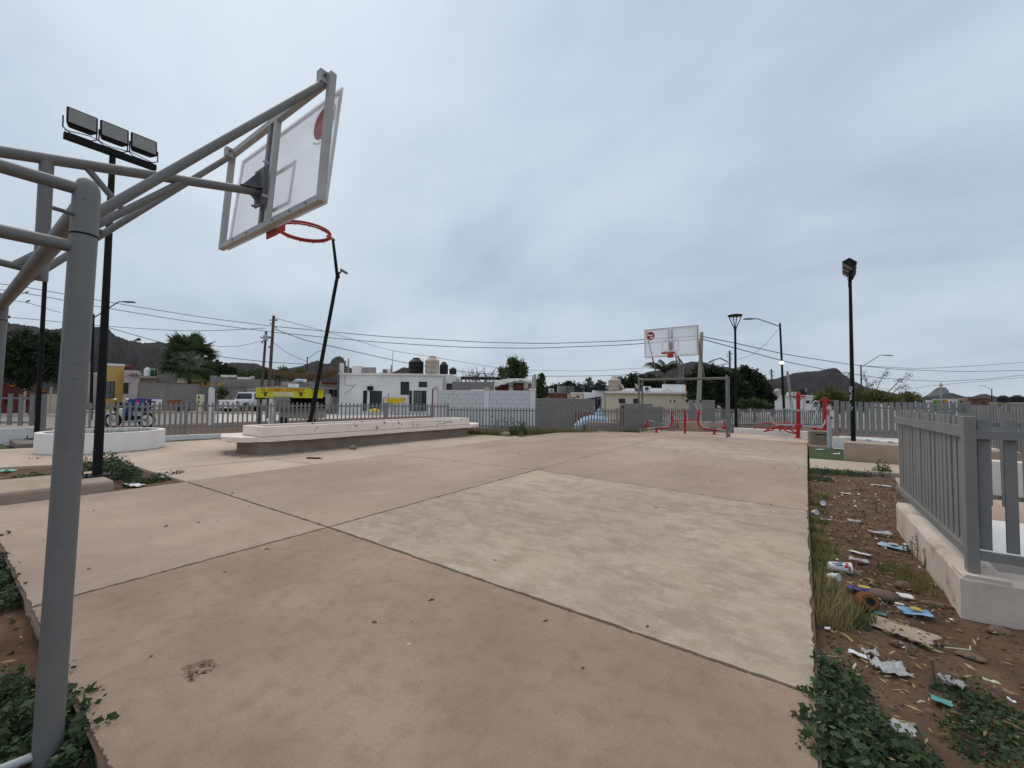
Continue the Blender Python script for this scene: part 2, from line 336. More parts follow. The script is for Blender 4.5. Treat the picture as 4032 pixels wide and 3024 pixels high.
# ================================================================== THE SETTING
def sheet(name, poly, z, m, kind='structure'):
    b = MB(); b.add([(x, y, z) for x, y in poly], [tuple(range(len(poly)))]); return tag(b.build(name, m), kind=kind)
def slab(name, poly, z0, z1, m, bevel=.01):
    return tag(MB().prism(poly, z0, z1).build(name, m, bevel=bevel), kind='structure')
sheet('ground', [(-9000, -9000), (9000, -9000), (9000, 9000), (-9000, 9000)], GZ-.30, 'ground_far')
def xq(px, d): p = at(px, 1600, d); return (p.x, p.y)
def Q(l, d):     # l metres to the right, d metres ahead of the camera
    c, s_ = math.cos(YAW), math.sin(YAW); return (l*c-d*s_, l*s_+d*c)
sheet('town_ground', [Q(-90, 17.2), Q(90, 17.2), Q(200, 160), Q(-200, 160)], GZ-.02, 'road')
sheet('park_ground', [(-26, -6), (12, -6), (12, 30), (-26, 30)], GZ-.006, 'soil')
sheet('street', [xq(850, 20.5), xq(1800, 20.5), xq(1800, 37), xq(852, 36)], GZ-.012, 'pale_street')
# road kerb across the street on the left
MB().prism([Q(-40, 33), Q(-19, 34), Q(-19, 34.4), Q(-40, 33.4)], GZ-.1, GZ+.14).build('kerb', 'pave_pink')['kind'] = 'structure'
slab('far_pavement', [Q(-42, 33.4), Q(-19, 34.4), Q(-19, 36), Q(-42, 36)], GZ-.1, GZ+.13, 'pave_pink')

# --- the court: ten cast panels with open joints, slightly crowned along the middle
court = tag(bpy.data.objects.new('court', None), kind='structure'); COL.objects.link(court)
CL = [(-7.58, .40, 0), (-7.60, 2.30, 0), (-7.80, 6.2, 0), (-8.0, 10.45, 0), (-8.05, 14.6, 0), (-7.95, 16.45, 0)]
CC = [(-3.83, .40, .0), (-3.85, 2.33, .012), (-3.89, 6.25, .055), (-3.93, 10.45, .06), (-4.0, 14.55, .03), (-4.0, 16.62, .02)]
CR = [(.03, .40, 0), (.03, 2.31, 0), (.01, 6.12, 0), (.012, 10.27, 0), (.024, 14.45, 0), (.03, 16.54, 0)]
def court_z(x, y):
    k = min(max((y-.4)/16.1, 0), 1)*5; i = min(int(k), 4); 
    zc_ = CC[i][2]+(CC[i+1][2]-CC[i][2])*(k-i); xc_ = -3.95
    return max(0, zc_*(1-abs(x-xc_)/3.95))
CHIP = [gp(*p) for p in ((712, 2628), (745, 2622), (790, 2610), (815, 2598), (842, 2606), (856, 2628), (838, 2640), (810, 2652), (778, 2660), (752, 2690), (738, 2668))]
CHIP_C = sum((Vector(p) for p in CHIP), Vector())/len(CHIP)
def in_chip(x, y):
    r = False; j = len(CHIP)-1
    for i in range(len(CHIP)):
        a, b = CHIP[i], CHIP[j]
        if (a.y > y) != (b.y > y) and x < (b.x-a.x)*(y-a.y)/(b.y-a.y)+a.x: r = not r
        j = i
    return r
def panel(a, b, c, d, m, nx=40, ny=40, gap=.009, top=0.0, skirt=.17, name='slab_panel', par=court, rag=.006):
    a, b, c, d = [Vector(q) for q in (a, b, c, d)]; vs = []; fs = []
    w = (b-a).length; h = (d-a).length
    for j in range(ny+1):
        for i in range(nx+1):
            u_ = gap/w+(1-2*gap/w)*i/nx; v_ = gap/h+(1-2*gap/h)*j/ny
            p = a*(1-u_)*(1-v_)+b*u_*(1-v_)+c*u_*v_+d*(1-u_)*v_
            edge = i in (0, nx) or j in (0, ny)
            if edge: p = p+Vector((random.uniform(-rag, rag), random.uniform(-rag, rag), -.004))
            p.z += top
            if nx > 100 and in_chip(p.x, p.y): p.z -= .010+.012*random.random()
            vs.append(p)
    for j in range(ny):
        for i in range(nx): q = j*(nx+1)+i; fs.append((q, q+1, q+nx+2, q+nx+1))
    ring = [i for i in range(nx+1)]+[j*(nx+1)+nx for j in range(1, ny+1)]+[ny*(nx+1)+i for i in range(nx-1, -1, -1)]+[j*(nx+1) for j in range(ny-1, 0, -1)]
    o = len(vs)
    for r in ring: p = Vector(vs[r]); p.z -= skirt; vs.append(p)
    R_ = len(ring)
    for k in range(R_): fs.append((ring[k], o+k, o+(k+1) % R_, ring[(k+1) % R_]))
    mb = MB(); mb.add(vs, fs); ob = mb.build(name, m, par); return ob
pm = [('slab_tan', 'slab_near'), ('slab_tan', 'slab_pale'), ('slab_tan', 'slab_tan'), ('slab_tan', 'slab_pale'), ('slab_tan', 'slab_tan')]
for r in range(5):
    for k, (A_, B_) in enumerate(((CL, CC), (CC, CR))):
        panel(A_[r], B_[r], B_[r+1], A_[r+1], pm[r][k], gap=.015 if r < 2 else .008, nx=260 if (r, k) == (0, 1) else 60, ny=130 if (r, k) == (0, 1) else 60, rag=.005 if (r, k) == (0, 1) else .008)
for A_, B_ in ((CL, CC), (CC, CR)):
    for r in range(5):
        mb = MB(); q = [A_[r], B_[r], B_[r+1], A_[r+1]]; mb.add([(x, y, z-.016) for x, y, z in q], [(0, 1, 2, 3)]); mb.build('joint_bed', 'joint', court)
# the chipped hollow in the near panel: crumbled aggregate left in it
for k in range(26):
    q = CHIP_C+Vector((random.gauss(0, .05), random.gauss(0, .03), 0)); r_ = random.uniform(.004, .011)
    MB().lathe([(0, 0), (r_, .001), (r_*.8, r_*.7), (0, r_)], (q.x, q.y, -.012), 6).build('loose_chip', random.choice(['slab_edge', 'stone', 'joint']), court)
# --- paving west of the court, walkway bands, far pavement
slab('pavement_west', [(-7.64, 2.32), (-7.83, 6.2), (-8.03, 10.45), (-7.87, 12.0), (-10.2, 11.6), (-12.2, 11.5), (-14.3, 9.5), (-14.6, 4.1), (-15.4, 1.0), (-15.6, .3), (-11.7, .3), (-11.55, .95), (-10.95, 2.22)], -.16, -.008, 'pave_pink')
pv = MB()
for a, b in (((-9.2, 2.32), (-9.0, 5.2)), ((-7.75, 4.35), (-9.1, 4.2))):
    pv.bar((a[0], a[1], -.008), (b[0], b[1], -.008), .012, .006)
tag(pv.build('pavement_joint', 'joint'), kind='structure')
slab('pavement_north', [(-5.5, 16.72), (-4, 16.66), (.05, 16.58), (.05, 15.75), (.75, 15.75), (.6, 19.2), (-2.4, 19.5), (-6.2, 19.0)], -.16, -.012, 'pave_pink')
slab('walkway_east', [(.05, 10.38), (1.5, 10.62), (4.2, 11.0), (4.2, 12.4), (1.6, 12.06), (.05, 12.03)], -.2, -.02, 'pave_pink')
slab('turf_east', [(.05, 12.07), (3.6, 12.1), (3.0, 13.6), (.62, 15.4), (.05, 15.1)], -.15, -.03, 'turf')
slab('turf_west', [(-14.75, 3.6), (-14.4, 9.6), (-12.3, 11.6), (-11.9, 12.6), (-15.2, 9.4), (-15.35, 4.4), (-15.6, 1.2), (-17.4, 1.2), (-17.3, .3), (-15.7, .3), (-15.3, 1.2)], -.15, -.03, 'turf')
# --- bare soil beds, uneven
def soil(name, x0, x1, y0, y1, z, n=60, amp=.018, m='soil'):
    V = []; F = []
    ny = max(4, int(n*(y1-y0)/(x1-x0))) if (y1-y0) < 4*(x1-x0) else 120
    for j in range(ny+1):
        for i in range(n+1):
            x = x0+(x1-x0)*i/n; y = y0+(y1-y0)*j/ny
            hz = amp*(math.sin(x*5.1+y*2.3)*.5+math.sin(x*11.7-y*7.9)*.3+math.sin(y*17.3+x*3)*.25)+random.gauss(0, amp*.25)
            V.append((x, y, z+hz))
    for j in range(ny):
        for i in range(n): q = j*(n+1)+i; F.append((q, q+1, q+n+2, q+n+1))
    return tag(np_mesh(name, V, F, m, smooth=True), kind='structure')
soil('soil_bed_east', .0, 3.6, .8, 10.5, -.10, n=70)
soil('soil_bed_west', -11.7, -7.55, -.3, 2.3, -.07, n=60)
soil('soil_bed_south', -7.6, -.6, -1.6, .44, -.11, n=90)
soil('soil_bed_north', -12.5, -5.4, 11.4, 19.5, -.07, n=60, amp=.02)

# ================================================================== MOUNTAINS
def ridge(name, label, pts, d, fall, m, group=None, seed=1, n=150, rough=.05):
    rs = np.random.default_rng(seed); px = np.linspace(pts[0][0], pts[-1][0], n); py = np.interp(px, [p[0] for p in pts], [p[1] for p in pts])
    lab = []; V = []; F = []; rows = 26
    base = [at(x, y, d) for x, y in zip(px, py)]; zmx = max(p.z for p in base)
    gull = np.convolve(rs.normal(size=n+20), np.ones(5)/5, 'same')[10:10+n]; gull2 = np.convolve(rs.normal(size=n+20), np.ones(3)/3, 'same')[10:10+n]
    for j in range(-4, rows):
        t = max(0, j)/(rows-1)
        for i in range(n):
            p = base[i]; h = max(p.z, 2.0); dr = Vector((p.x, p.y, 0)).normalized()
            if j < 0: k = -j/4; q = p+dr*(fall*k*.6); z = h*(1-k*.5)
            else:
                q = p-dr*(fall*t); prof = (1-t)**1.35
                z = h*prof+zmx*rough*math.sin(t*PI)*(gull[i]*1.6+gull2[(i*3+j*5) % n]*.8)*(1 if j > 0 else 0)+(rs.normal()*zmx*.012 if j > 0 else rs.normal()*zmx*.004)
            V.append((q.x, q.y, max(z, -3) if j < rows-1 else -3.0))
    R_ = rows+4
    for j in range(R_-1):
        for i in range(n-1): F.append((j*n+i, j*n+i+1, (j+1)*n+i+1, (j+1)*n+i))
    o = np_mesh(name, V, F, m); tag(o, kind='structure'); return o
ridge('mountain', 'x', [(-700, 1150), (-300, 1215), (0, 1262), (60, 1275), (130, 1285), (200, 1298), (260, 1292), (330, 1288), (410, 1286), (428, 1295), (450, 1320), (500, 1338), (560, 1350), (620, 1348), (690, 1351), (740, 1362), (800, 1400), (870, 1440), (930, 1470)], 1150, 520, 'mountain', seed=3, n=220)
ridge('mountain', 'x', [(780, 1480), (870, 1440), (905, 1428), (960, 1428), (1010, 1431), (1040, 1445), (1090, 1455), (1150, 1448), (1190, 1440), (1230, 1425), (1252, 1418), (1272, 1432), (1298, 1432), (1310, 1412), (1332, 1402), (1352, 1408), (1362, 1440), (1420, 1465), (1500, 1480), (1560, 1460), (1585, 1446), (1610, 1448), (1660, 1480), (1760, 1530), (1900, 1560)], 1500, 420, 'mountain', seed=5, n=240)
ridge('mountain', 'x', [(2380, 1545), (2440, 1505), (2500, 1482), (2560, 1462), (2620, 1455), (2680, 1435), (2720, 1423), (2770, 1425), (2810, 1438), (2860, 1445), (2920, 1455), (2990, 1500), (3060, 1490), (3130, 1468), (3180, 1462), (3225, 1461), (3260, 1452), (3280, 1449), (3300, 1452), (3315, 1470), (3345, 1490), (3400, 1520), (3460, 1535), (3540, 1552), (3620, 1566), (3700, 1574)], 1300, 560, 'mountain', seed=8, n=240)
ridge('mountain', 'x', [(3560, 1570), (3650, 1562), (3700, 1556), (3735, 1547), (3750, 1547), (3775, 1555), (3800, 1562), (3830, 1562), (3860, 1552), (3880, 1551), (3900, 1556), (3930, 1563), (3980, 1566), (4100, 1560), (4300, 1566)], 2100, 500, 'mountain', seed=11, n=120)
ridge('mountain', 'x', [(3600, 1578), (3640, 1560), (3660, 1550), (3680, 1533), (3692, 1526), (3712, 1524), (3725, 1526), (3733, 1535), (3742, 1550), (3780, 1562), (3850, 1575)], 6500, 900, 'mountain_far', seed=13, n=90, rough=.02)

# ================================================================== BASKETBALL GOALS
def make_goal(label):
    t = thing('basketball_goal', label, 'basketball goal', (0, 0, 0), 0, None)
    for sx in (-1, 1):
        for y, r in ((0, .041), (-.46, .041)):
            b = MB(); zt = 2.20 if y == 0 else 2.17
            b.tube([(sx*1.62, y-.03 if y == 0 else y, -.05), (sx*1.62, y, zt-.03), (sx*1.62, y, zt), (sx*1.62, y, zt+.025), (sx*1.62, y, zt+.038)], [r, r, r*.93, r*.66, r*.2], 20)
            p = b.build('post', 'steel_grey', t, smooth=True)
            if y == 0:
                MB().tube([(sx*1.62, -.002, 2.003), (sx*1.62, -.002, 2.010)], r+.0012, 20).build('sleeve_seam', 'black_metal', p)
                for q, zz in ((-1, 2.075), (1, 2.04)):
                    MB().tube([(sx*1.62-.02*q, q*r*.7, zz), (sx*1.62-.02*q, q*(r+.05 if q < 0 else r+.012), zz+.004)], .008 if q < 0 else .012, 8).build('bolt', 'dark_steel', p)
        MB().tube([(sx*1.62, -.46, 2.185), (sx*1.62, -.02, 2.185)], .024, 14).build('side_tube', 'steel_grey', t, smooth=True)
        MB().tube([(sx*1.62, -.46, 1.955), (sx*1.62, -.02, 1.955)], .024, 14).build('side_tube', 'steel_grey', t, smooth=True)
        MB().tube([(sx*1.62, -.46, .1), (sx*1.62, -.02, .06)], .016, 10).build('base_tube', 'silver', t, smooth=True)
        MB().tube([(sx*.87, 0, 2.16), (sx*.875, 1.395, 3.875)], .026, 14).build('side_brace', 'steel_grey', t, smooth=True)
        MB().box(sx*.875-.03, sx*.875+.03, 1.33, 1.398, 3.835, 3.93).build('brace_lug', 'frame_white', t)
        MB().tube([(sx*.875-.05, 1.362, 3.89), (sx*.875+.05, 1.362, 3.89)], .011, 6).build('bolt', 'dark_steel', t)
    MB().tube([(-1.62, 0, 2.13), (1.62, 0, 2.13)], .036, 18).build('crossbar', 'steel_grey', t, smooth=True)
    MB().tube([(-1.62, -.46, 2.13), (1.62, -.46, 2.13)], .035, 12).build('rear_bar', 'steel_grey', t, smooth=True)
    MB().tube([(0, -.46, 2.21), (0, -.02, 2.16)], .022, 12).build('tie_tube', 'steel_grey', t, smooth=True)
    MB().tube([(0, .05, 2.1), (0, .05, 2.88)], .034, 16).build('mast', 'steel_grey', t, smooth=True)
    MB().tube([(0, -.44, 2.13), (0, -.44, 2.78)], .035, 12).build('rear_mast', 'steel_grey', t, smooth=True)
    MB().tube([(0, -.60, 2.72), (0, 1.30, 3.195)], .034, 16).build('arm', 'steel_grey', t, smooth=True)
    MB().tube([(0, -.06, 2.16), (0, .74, 3.03)], .025, 12).build('lower_chord', 'steel_grey', t, smooth=True)
    MB().tube([(0, .22, 2.92), (0, .42, 2.69)], .02, 10).build('web_tube', 'steel_grey', t, smooth=True)
    zb, zt, yb, yt = 2.905, 3.905, 1.35, 1.415
    fr = MB(); s_ = .05
    fr.bar((-.92, yb, zb), (.92, yb, zb), s_, s_); fr.bar((-.92, yt, zt), (.92, yt, zt), s_, s_)
    for x in (-.92, .92): fr.bar((x, yb, zb-.025), (x, yt, zt+.025), s_, s_, (0, 1, 0))
    f = fr.build('board_frame', 'frame_white', t)
    for x in (-.055, .055): MB().bar((x, yb, zb), (x, yt, zt), .045, .045, (0, 1, 0)).build('upright', 'steel_grey' if x < 0 else 'frame_white', f)
    for x in (-.6, -.3, .2, .5, .75): MB().tube([(x, yb-.032, zb), (x, yb-.022, zb)], .008, 6).build('rivet', 'dark_steel', f)
    br = MB(); br.box(-.085, .085, 1.295, 1.31, 3.07, 3.40)
    br.plate([(0, 1.16, 3.20), (0, 1.30, 3.39), (0, 1.30, 3.08)], (1, 0, 0), .008); br.plate([(-.08, 1.30, 3.215), (.08, 1.30, 3.215), (.03, 1.14, 3.19), (-.03, 1.14, 3.19)], (0, 0, 1), .008)
    b2 = br.build('mounting_bracket', 'dark_steel', t)
    for x, z in ((-.11, 3.10), (.09, 3.14), (.09, 3.44), (-.1, 3.36)): MB().tube([(x, 1.285, z), (x, 1.33, z)], .011, 8).build('bolt', 'silver', b2)
    # clear board, leaning off the frame at the top
    y0, y1, z0, z1 = 1.39, 1.50, 2.885, 3.885
    def bp(x, z, o=0): return (x, y0+(y1-y0)*(z-z0)/(z1-z0)+o, z)
    bd = MB().hexa([bp(-.92, z0), bp(.92, z0), bp(.92, z0, .012), bp(-.92, z0, .012), bp(-.92, z1), bp(.92, z1), bp(.92, z1, .012), bp(-.92, z1, .012)]).build('backboard', 'acrylic', t)
    def strip(x0, x1, za, zb_, m='white_flat', nm='painted_line', o=.0135):
        return MB().hexa([bp(x0, za, o), bp(x1, za, o), bp(x1, za, o+.002), bp(x0, za, o+.002), bp(x0, zb_, o), bp(x1, zb_, o), bp(x1, zb_, o+.002), bp(x0, zb_, o+.002)]).build(nm, m, bd)
    strip(-.92, .92, z0, z0+.05); strip(-.92, .92, z1-.05, z1); strip(-.92, -.87, z0+.05, z1-.05); strip(.87, .92, z0+.05, z1-.05)
    strip(-.30, .30, 3.43, 3.475); strip(-.30, -.255, 3.06, 3.43); strip(.255, .30, 3.06, 3.43); strip(-.255, .255, 3.06, 3.10)
    cx_, cz_ = .685, 3.67
    n = 40; ring = [bp(cx_+.15*math.cos(2*PI*i/n), cz_+.15*math.sin(2*PI*i/n), .0135) for i in range(n)]
    MB().plate(ring, (0, 1, -.1), .002).build('logo_disc', 'logo_red', bd)
    ar = MB()
    for i in range(46):
        a = -2.35+i*.075
        if a > .9: break
        p = lambda r_, aa: bp(cx_-.006+r_*math.cos(aa), cz_-.006+r_*math.sin(aa), .0135)
        ar.plate([p(.165, a), p(.185, a), p(.185, a+.045), p(.165, a+.045)], (0, 1, -.1), .002)
    ar.build('logo_lettering', 'white_flat', bd)
    tl = math.atan2(y1-y0, z1-z0)
    for body, dx, dz in (('jum', .012, .035), ('bo', -.035, -.055)):
        text('logo_lettering', body, .135, 'white_flat', bd, bp(cx_+dx, cz_+dz, .017), (PI/2-tl, math.radians(12), PI), .001, .004)
    # rim
    r = MB(); n = 40; cxr, cyr, czr, R_ = 0, 1.715, 2.985, .228
    r.tube([(cxr+R_*math.cos(2*PI*i/n), cyr+R_*math.sin(2*PI*i/n), czr) for i in range(n+1)], .0115, 8, cap=False)
    r.tube([(cxr+R_*.99*math.cos(2*PI*i/n), cyr+R_*.99*math.sin(2*PI*i/n), czr-.020) for i in range(n+1)], .008, 8, cap=False)
    for i in range(12):
        a = 2*PI*i/12+.2; r.tube([(cxr+R_*math.cos(a), cyr+R_*math.sin(a), czr-.036), (cxr+R_*1.02*math.cos(a+.05), cyr+R_*1.02*math.sin(a+.05), czr-.014)], .004, 6)
    rim = r.build('rim', 'rim_red', t, smooth=True)
    h = MB(); h.box(-.1, .1, 1.412, 1.422, 2.83, 3.0); h.box(-.07, .07, 1.422, 1.50, 2.90, 2.992); h.plate([(-.085, 1.405, 2.996), (.085, 1.405, 2.996), (.06, 1.51, 2.99), (-.06, 1.51, 2.99)], (0, 0, 1), .006)
    for x in (-.085, .085): h.plate([(x, 1.405, 2.995), (x*.7, 1.50, 2.985), (x, 1.405, 2.87)], (1, 0, 0), .006)
    h.build('rim_bracket', 'rim_red', rim)
    return t
def post_marks(t):
    for z, da, w_, h_, m_ in ((1.50, .12, .03, .003, 'dark_steel'), (1.44, .06, .012, .006, 'dark_steel'), (1.195, -.2, .006, .004, 'joint'), (1.18, -.1, .006, .004, 'joint'), (1.205, -.32, .005, .004, 'joint'), (.82, -.25, .03, .002, 'dark_steel'), (2.14, -.15, .010, .003, 'joint'), (.45, -.3, .01, .004, 'dark_steel'), (.3, .1, .006, .006, 'dark_steel')):
        a = -.135+da; c_, s_ = math.cos(a), math.sin(a); r_ = .0412; n_ = 5
        vs = []
        for i in range(n_+1):
            aa = a+(i/n_-.5)*w_/r_; rr = r_+.0008; vs += [(1.62+rr*math.cos(aa), -.03*(1-z/2.2)+rr*math.sin(aa), z-h_/2), (1.62+rr*math.cos(aa), -.03*(1-z/2.2)+rr*math.sin(aa), z+h_/2)]
        mb = MB(); mb.add(vs, [(2*i, 2*i+2, 2*i+3, 2*i+1) for i in range(n_)]); mb.build('scratch', m_, t)
goal = make_goal('grey steel basketball goal with clear backboard nearest to the viewer, seen from behind')
goal2 = copy_tree(goal)
goal.location = (-3.93, .335, -.10)
goal2.location = (-3.98, 16.92, .03); goal2.rotation_euler.z = PI
post_marks(goal)
goal2['label'] = 'far basketball goal facing the viewer, red round logo on its clear backboard'
goal['group'] = goal2['group'] = 'basketball goals at the ends of the court'

# ================================================================== FLOODLIGHT MASTS AND LAMPS
def make_flood(label, loc, rz, h, g, sp=.33, kk=1.0, tilt=-8):
    t = thing('floodlight_mast', label, 'floodlight', loc, rz, g)
    MB().tube([(0, 0, 0), (0, 0, h)], [.056, .036], 16).build('pole', 'black_metal', t, smooth=True)
    b = MB().box(-.17, .17, -.17, .17, 0, .018)
    for x in (-.13, .13):
        for y in (-.13, .13): b.tube([(x, y, .018), (x, y, .06)], .012, 6)
    b.build('base_plate', 'black_metal', t)
    MB().box(-.04, .04, -sp*1.5, sp*1.5, h-.04, h+.05).build('crossarm', 'black_metal', t, bevel=.006)
    for y in (-sp, 0, sp):
        z = h+.28; tl = math.radians(tilt)
        def tp(x, yy, zz): return (x*math.cos(tl)-zz*math.sin(tl)+.02, y+yy, z+x*math.sin(tl)+zz*math.cos(tl))
        def hx(x0, x1, w0, w1, h0, h1): w0, w1, h0, h1 = w0*kk, w1*kk, h0*kk, h1*kk; return [tp(x0, -w0, -h0), tp(x1, -w1, -h1), tp(x1, w1, -h1), tp(x0, w0, -h0), tp(x0, -w0, h0), tp(x1, -w1, h1), tp(x1, w1, h1), tp(x0, w0, h0)]
        hd = MB().hexa(hx(-.13, .05, .12, .165, .09, .135)).build('lamp_head', 'black_metal', t, bevel=.02, seg=3)
        MB().hexa(hx(.046, .053, .140, .140, .108, .108)).build('lens', 'lens', hd)
        MB().tube([tp(-.02, -.18, 0), (.02, y-.18, h+.11), (.02, y-.1, h+.055), (.02, y+.1, h+.055), (.02, y+.18, h+.11), tp(-.02, .18, 0)], .009, 6).build('yoke', 'dark_steel', hd)
        fins = MB()
        for k in range(7): fins.hexa([(a, b_+(k-3)*.03*1.0, c) for a, b_, c in [(q[0], (q[1]-y)*.05+y, q[2]) for q in hx(-.135, -.095, .1, .11, .07, .08)]])
        fins.build('cooling_fins', 'black_metal', hd)
    MB().tube([(.03, -.5, h+.07), (.06, -.25, h+.10), (.05, -.05, h+.06), (.06, .2, h+.09), (.03, .45, h+.06)], .006, 6).build('cable', 'black_metal', t)
    return t
make_flood('tall black floodlight mast with three lamps beside the nearer basketball goal', (-8.36, 1.46, .12), 0, 4.76, 'floodlight masts', .335, .98, 8)
fr_ = make_flood('tall black floodlight mast with three lamps behind the brown concrete block on the right', (1.04, 14.6, -.03), PI-.06, 4.72, 'floodlight masts', .50, 1.2, -48)
g_ = MB()
for q in (((0, 1.62), (.03, 1.75), (-.01, 1.78), (-.02, 1.66), (.02, 1.6)), ((-.02, 1.5), (.02, 1.56), (-.02, 1.4), (.02, 1.44)), ((0, 1.28), (-.02, 1.2), (.03, 1.22), (0, 1.12))):
    g_.tube([(.064*math.cos(a*20+.95), .064*math.sin(a*20+.95), z) for a, z in q], .007, 6)
g_.build('painted_scrawl', 'white_flat', fr_)
def make_vlamp(label, loc, h, g):
    t = thing('park_lamp', label, 'lamp post', loc, .4, g)
    MB().tube([(0, 0, 0), (0, 0, h)], [.055, .045], 14).build('pole', 'black_metal', t, smooth=True)
    b = MB().box(-.16, .16, -.16, .16, 0, .015)
    for x in (-.12, .12):
        for y in (-.12, .12): b.tube([(x, y, .01), (x, y, .10)], .012, 6)
    b.build('base_plate', 'black_metal', t)
    MB().tube([(0, 0, h), (0, 0, h+.1)], [.06, .05], 14).build('collar', 'black_metal', t)
    for k in range(4):
        a = k*PI/2; MB().bar((.03*math.cos(a), .03*math.sin(a), h+.05), (.26*math.cos(a), .26*math.sin(a), h+.62), .03, .03).build('strut', 'black_metal', t)
    hd = MB().lathe([(.0, 0), (.25, 0), (.29, .02), (.29, .06), (.1, .1), (0, .105)], (0, 0, h+.6), 28).build('lamp_head', 'black_metal', t)
    MB().lathe([(0, 0), (.2, 0), (.2, .004), (0, .004)], (0, 0, h+.594), 24).build('lens', 'lens', hd)
    return t
make_vlamp('slim black park lamp with a funnel shaped head behind the far goal', (-2.5, 20.49, -.02), 4.48, 'park lamps')
make_vlamp('black park lamp at the far left, on a low concrete footing', (-17.1, 1.76, .08), 4.7, 'park lamps')
d_ = 13.2
bl = thing('bent_lamp_post', 'leaning black lamp post bent near its top, behind the long white bench', 'lamp post', tuple(gp(1218, 1724)), 0)
pts = [gp(1218, 1724), at(1222, 1660, d_), at(1328, 1090, d_-.4), at(1319, 1010, d_-.4), at(1311, 945, d_-.4)]
MB().tube(pts, [.07, .065, .05, .045, .04], 12).build('pole', 'black_metal', bl, True, True)
MB().tube([at(1330, 1095, d_-.4), at(1328, 1072, d_-.4)], .062, 10).build('collar', 'black_metal', bl, True)
MB().tube([at(1328, 1085, d_-.4), at(1346, 1066, d_-.4)], .022, 8).build('side_arm', 'black_metal', bl, True)
for (xa, ya), (xb, yb_) in (((1342, 1062), (1366, 1076)), ((1316, 945), (1288, 930))):
    MB().bar(at(xa, ya, d_-.4), at(xb, yb_, d_-.4), .16, .07).build('lamp_head', 'dark_steel', bl, True, bevel=.02)
MB().box(-.2, .2, -.2, .2, -.1, .02).build('footing', 'raw_concrete', bl)
def cobra(label, base, top, tip, d, r=.06, lit=None, g='street lights'):
    b = at(base[0], base[1], d); tp = at(top[0], top[1], d); b.z = GZ
    t = thing('street_light', label, 'street light', tuple(b), 0, g)
    MB().tube([b, tp], [r*1.15, r*.8], 10).build('pole', 'black_metal', t, True, True)
    e = at(tip[0], tip[1], d-.3); a0 = tp-Vector((0, 0, .25)); k = a0.lerp(e, .62); k.z += abs(e.z-a0.z)*.38+.05
    MB().tube([a0, a0.lerp(k, .5), k, k.lerp(e, .4)], r*.4, 8).build('arm', 'black_metal', t, True, True)
    MB().bar(k.lerp(e, .35), e, r*3.0, r*1.1).build('lamp_head', 'dark_steel', t, True, bevel=.02)
    if lit:
        c = at(lit[0], lit[1], d-.3); MB().lathe([(0, -.12), (.1, -.09), (.14, 0), (.05, .08), (0, .09)], c, 12).build('lit_lamp', 'lamp_lit', t, True, True)
    return t
cobra('street light with a small lit lamp halfway up, right of the far goal', (3090, 1690), (3071, 1272), (2930, 1256), 30, .08, lit=(3078, 1427))
cobra('street light partly hidden behind the left floodlight mast', (358, 1640), (368, 1236), (528, 1190), 24, .07)
cobra('street light between the wooden poles and the white house', (1208, 1600), (1210, 1405), (1282, 1384), 50, .07)
cobra('street light right of the graffiti marked floodlight mast', (3392, 1600), (3390, 1437), (3515, 1400), 45, .075)
cobra('small street light above the beige water tank', (2462, 1570), (2461, 1479), (2514, 1464), 75, .09)
cobra('tiny street light at the far right above the roofs', (3904, 1575), (3905, 1531), (3858, 1520), 90, .1)
cobra('small street light behind the black rooftop tanks', (2259, 1560), (2262, 1515), (2284, 1506), 80, .09)

# ================================================================== UTILITY POLES AND WIRES
def upole(label, base, top, d, r, m, hw=True, g='utility poles', taper=.75):
    b = at(base[0], base[1], d); b.z = GZ; tp = at(top[0], top[1], d)
    t = thing('utility_pole', label, 'utility pole', tuple(b), 0, g)
    MB().tube([b, tp], [r, r*taper], 12).build('pole', m, t, True, True)
    if hw:
        for k, s_ in ((.3, 1), (.55, -1), (.8, 1)):
            q = tp-Vector((0, 0, k)); MB().lathe([(.0, -.06), (.05, -.05), (.035, 0), (.05, .05), (0, .06)], q+Vector((.16*s_, .1*s_, 0)), 8).build('insulator', 'dark_steel', t, True)
        MB().bar(tp-Vector((.25, .16, .3)), tp+Vector((.25, .16, -.3)), .05, .05).build('bracket', 'dark_steel', t, True)
    return t
upole('weathered wooden utility pole, the taller of the two by the yellow banner', (1052, 1645), (1078, 1243), 28, .115, 'wood_pole')
p1 = upole('shorter wooden utility pole with a meter box near its top, beside the yellow banner', (1020, 1670), (1048, 1306), 21.5, .075, 'wood_pole')
MB().lathe([(0, -.14), (.12, -.14), (.12, .12), (0, .16)], at(1046, 1330, 21.3), 12).build('meter_box', 'silver', p1, True)
upole('pale concrete utility pole right behind the far backboard', (2748, 1680), (2763, 1308), 24, .15, 'concrete_pole', False, taper=.62)
wp = upole('dark wooden utility pole between the big tree and the park lamp', (2876, 1640), (2873, 1381), 40, .11, 'wood_pole')
MB().tube([at(2868, 1432, 40), at(2815, 1440, 40)], .04, 6).build('arm', 'dark_steel', wp, True)
MB().tube([at(2866, 1425, 40), at(2835, 1410, 40), at(2800, 1422, 40), at(2785, 1432, 40)], .06, 6).build('lamp_arm', 'dark_steel', wp, True)
upole('short utility pole with cross brackets behind the white house on the right', (3046, 1600), (3037, 1453), 50, .11, 'wood_pole')
upole('pale pole leaning to the left behind the red fitness machines', (3126, 1640), (3100, 1462), 26, .085, 'concrete_pole', False)
upole('thin grey pole among the distant houses on the right', (3708, 1590), (3704, 1508), 50, .1, 'concrete_pole')
upole('grey stub pole standing behind the parapet of the white house', (1372, 1480), (1372, 1412), 52, .12, 'concrete_pole', False)
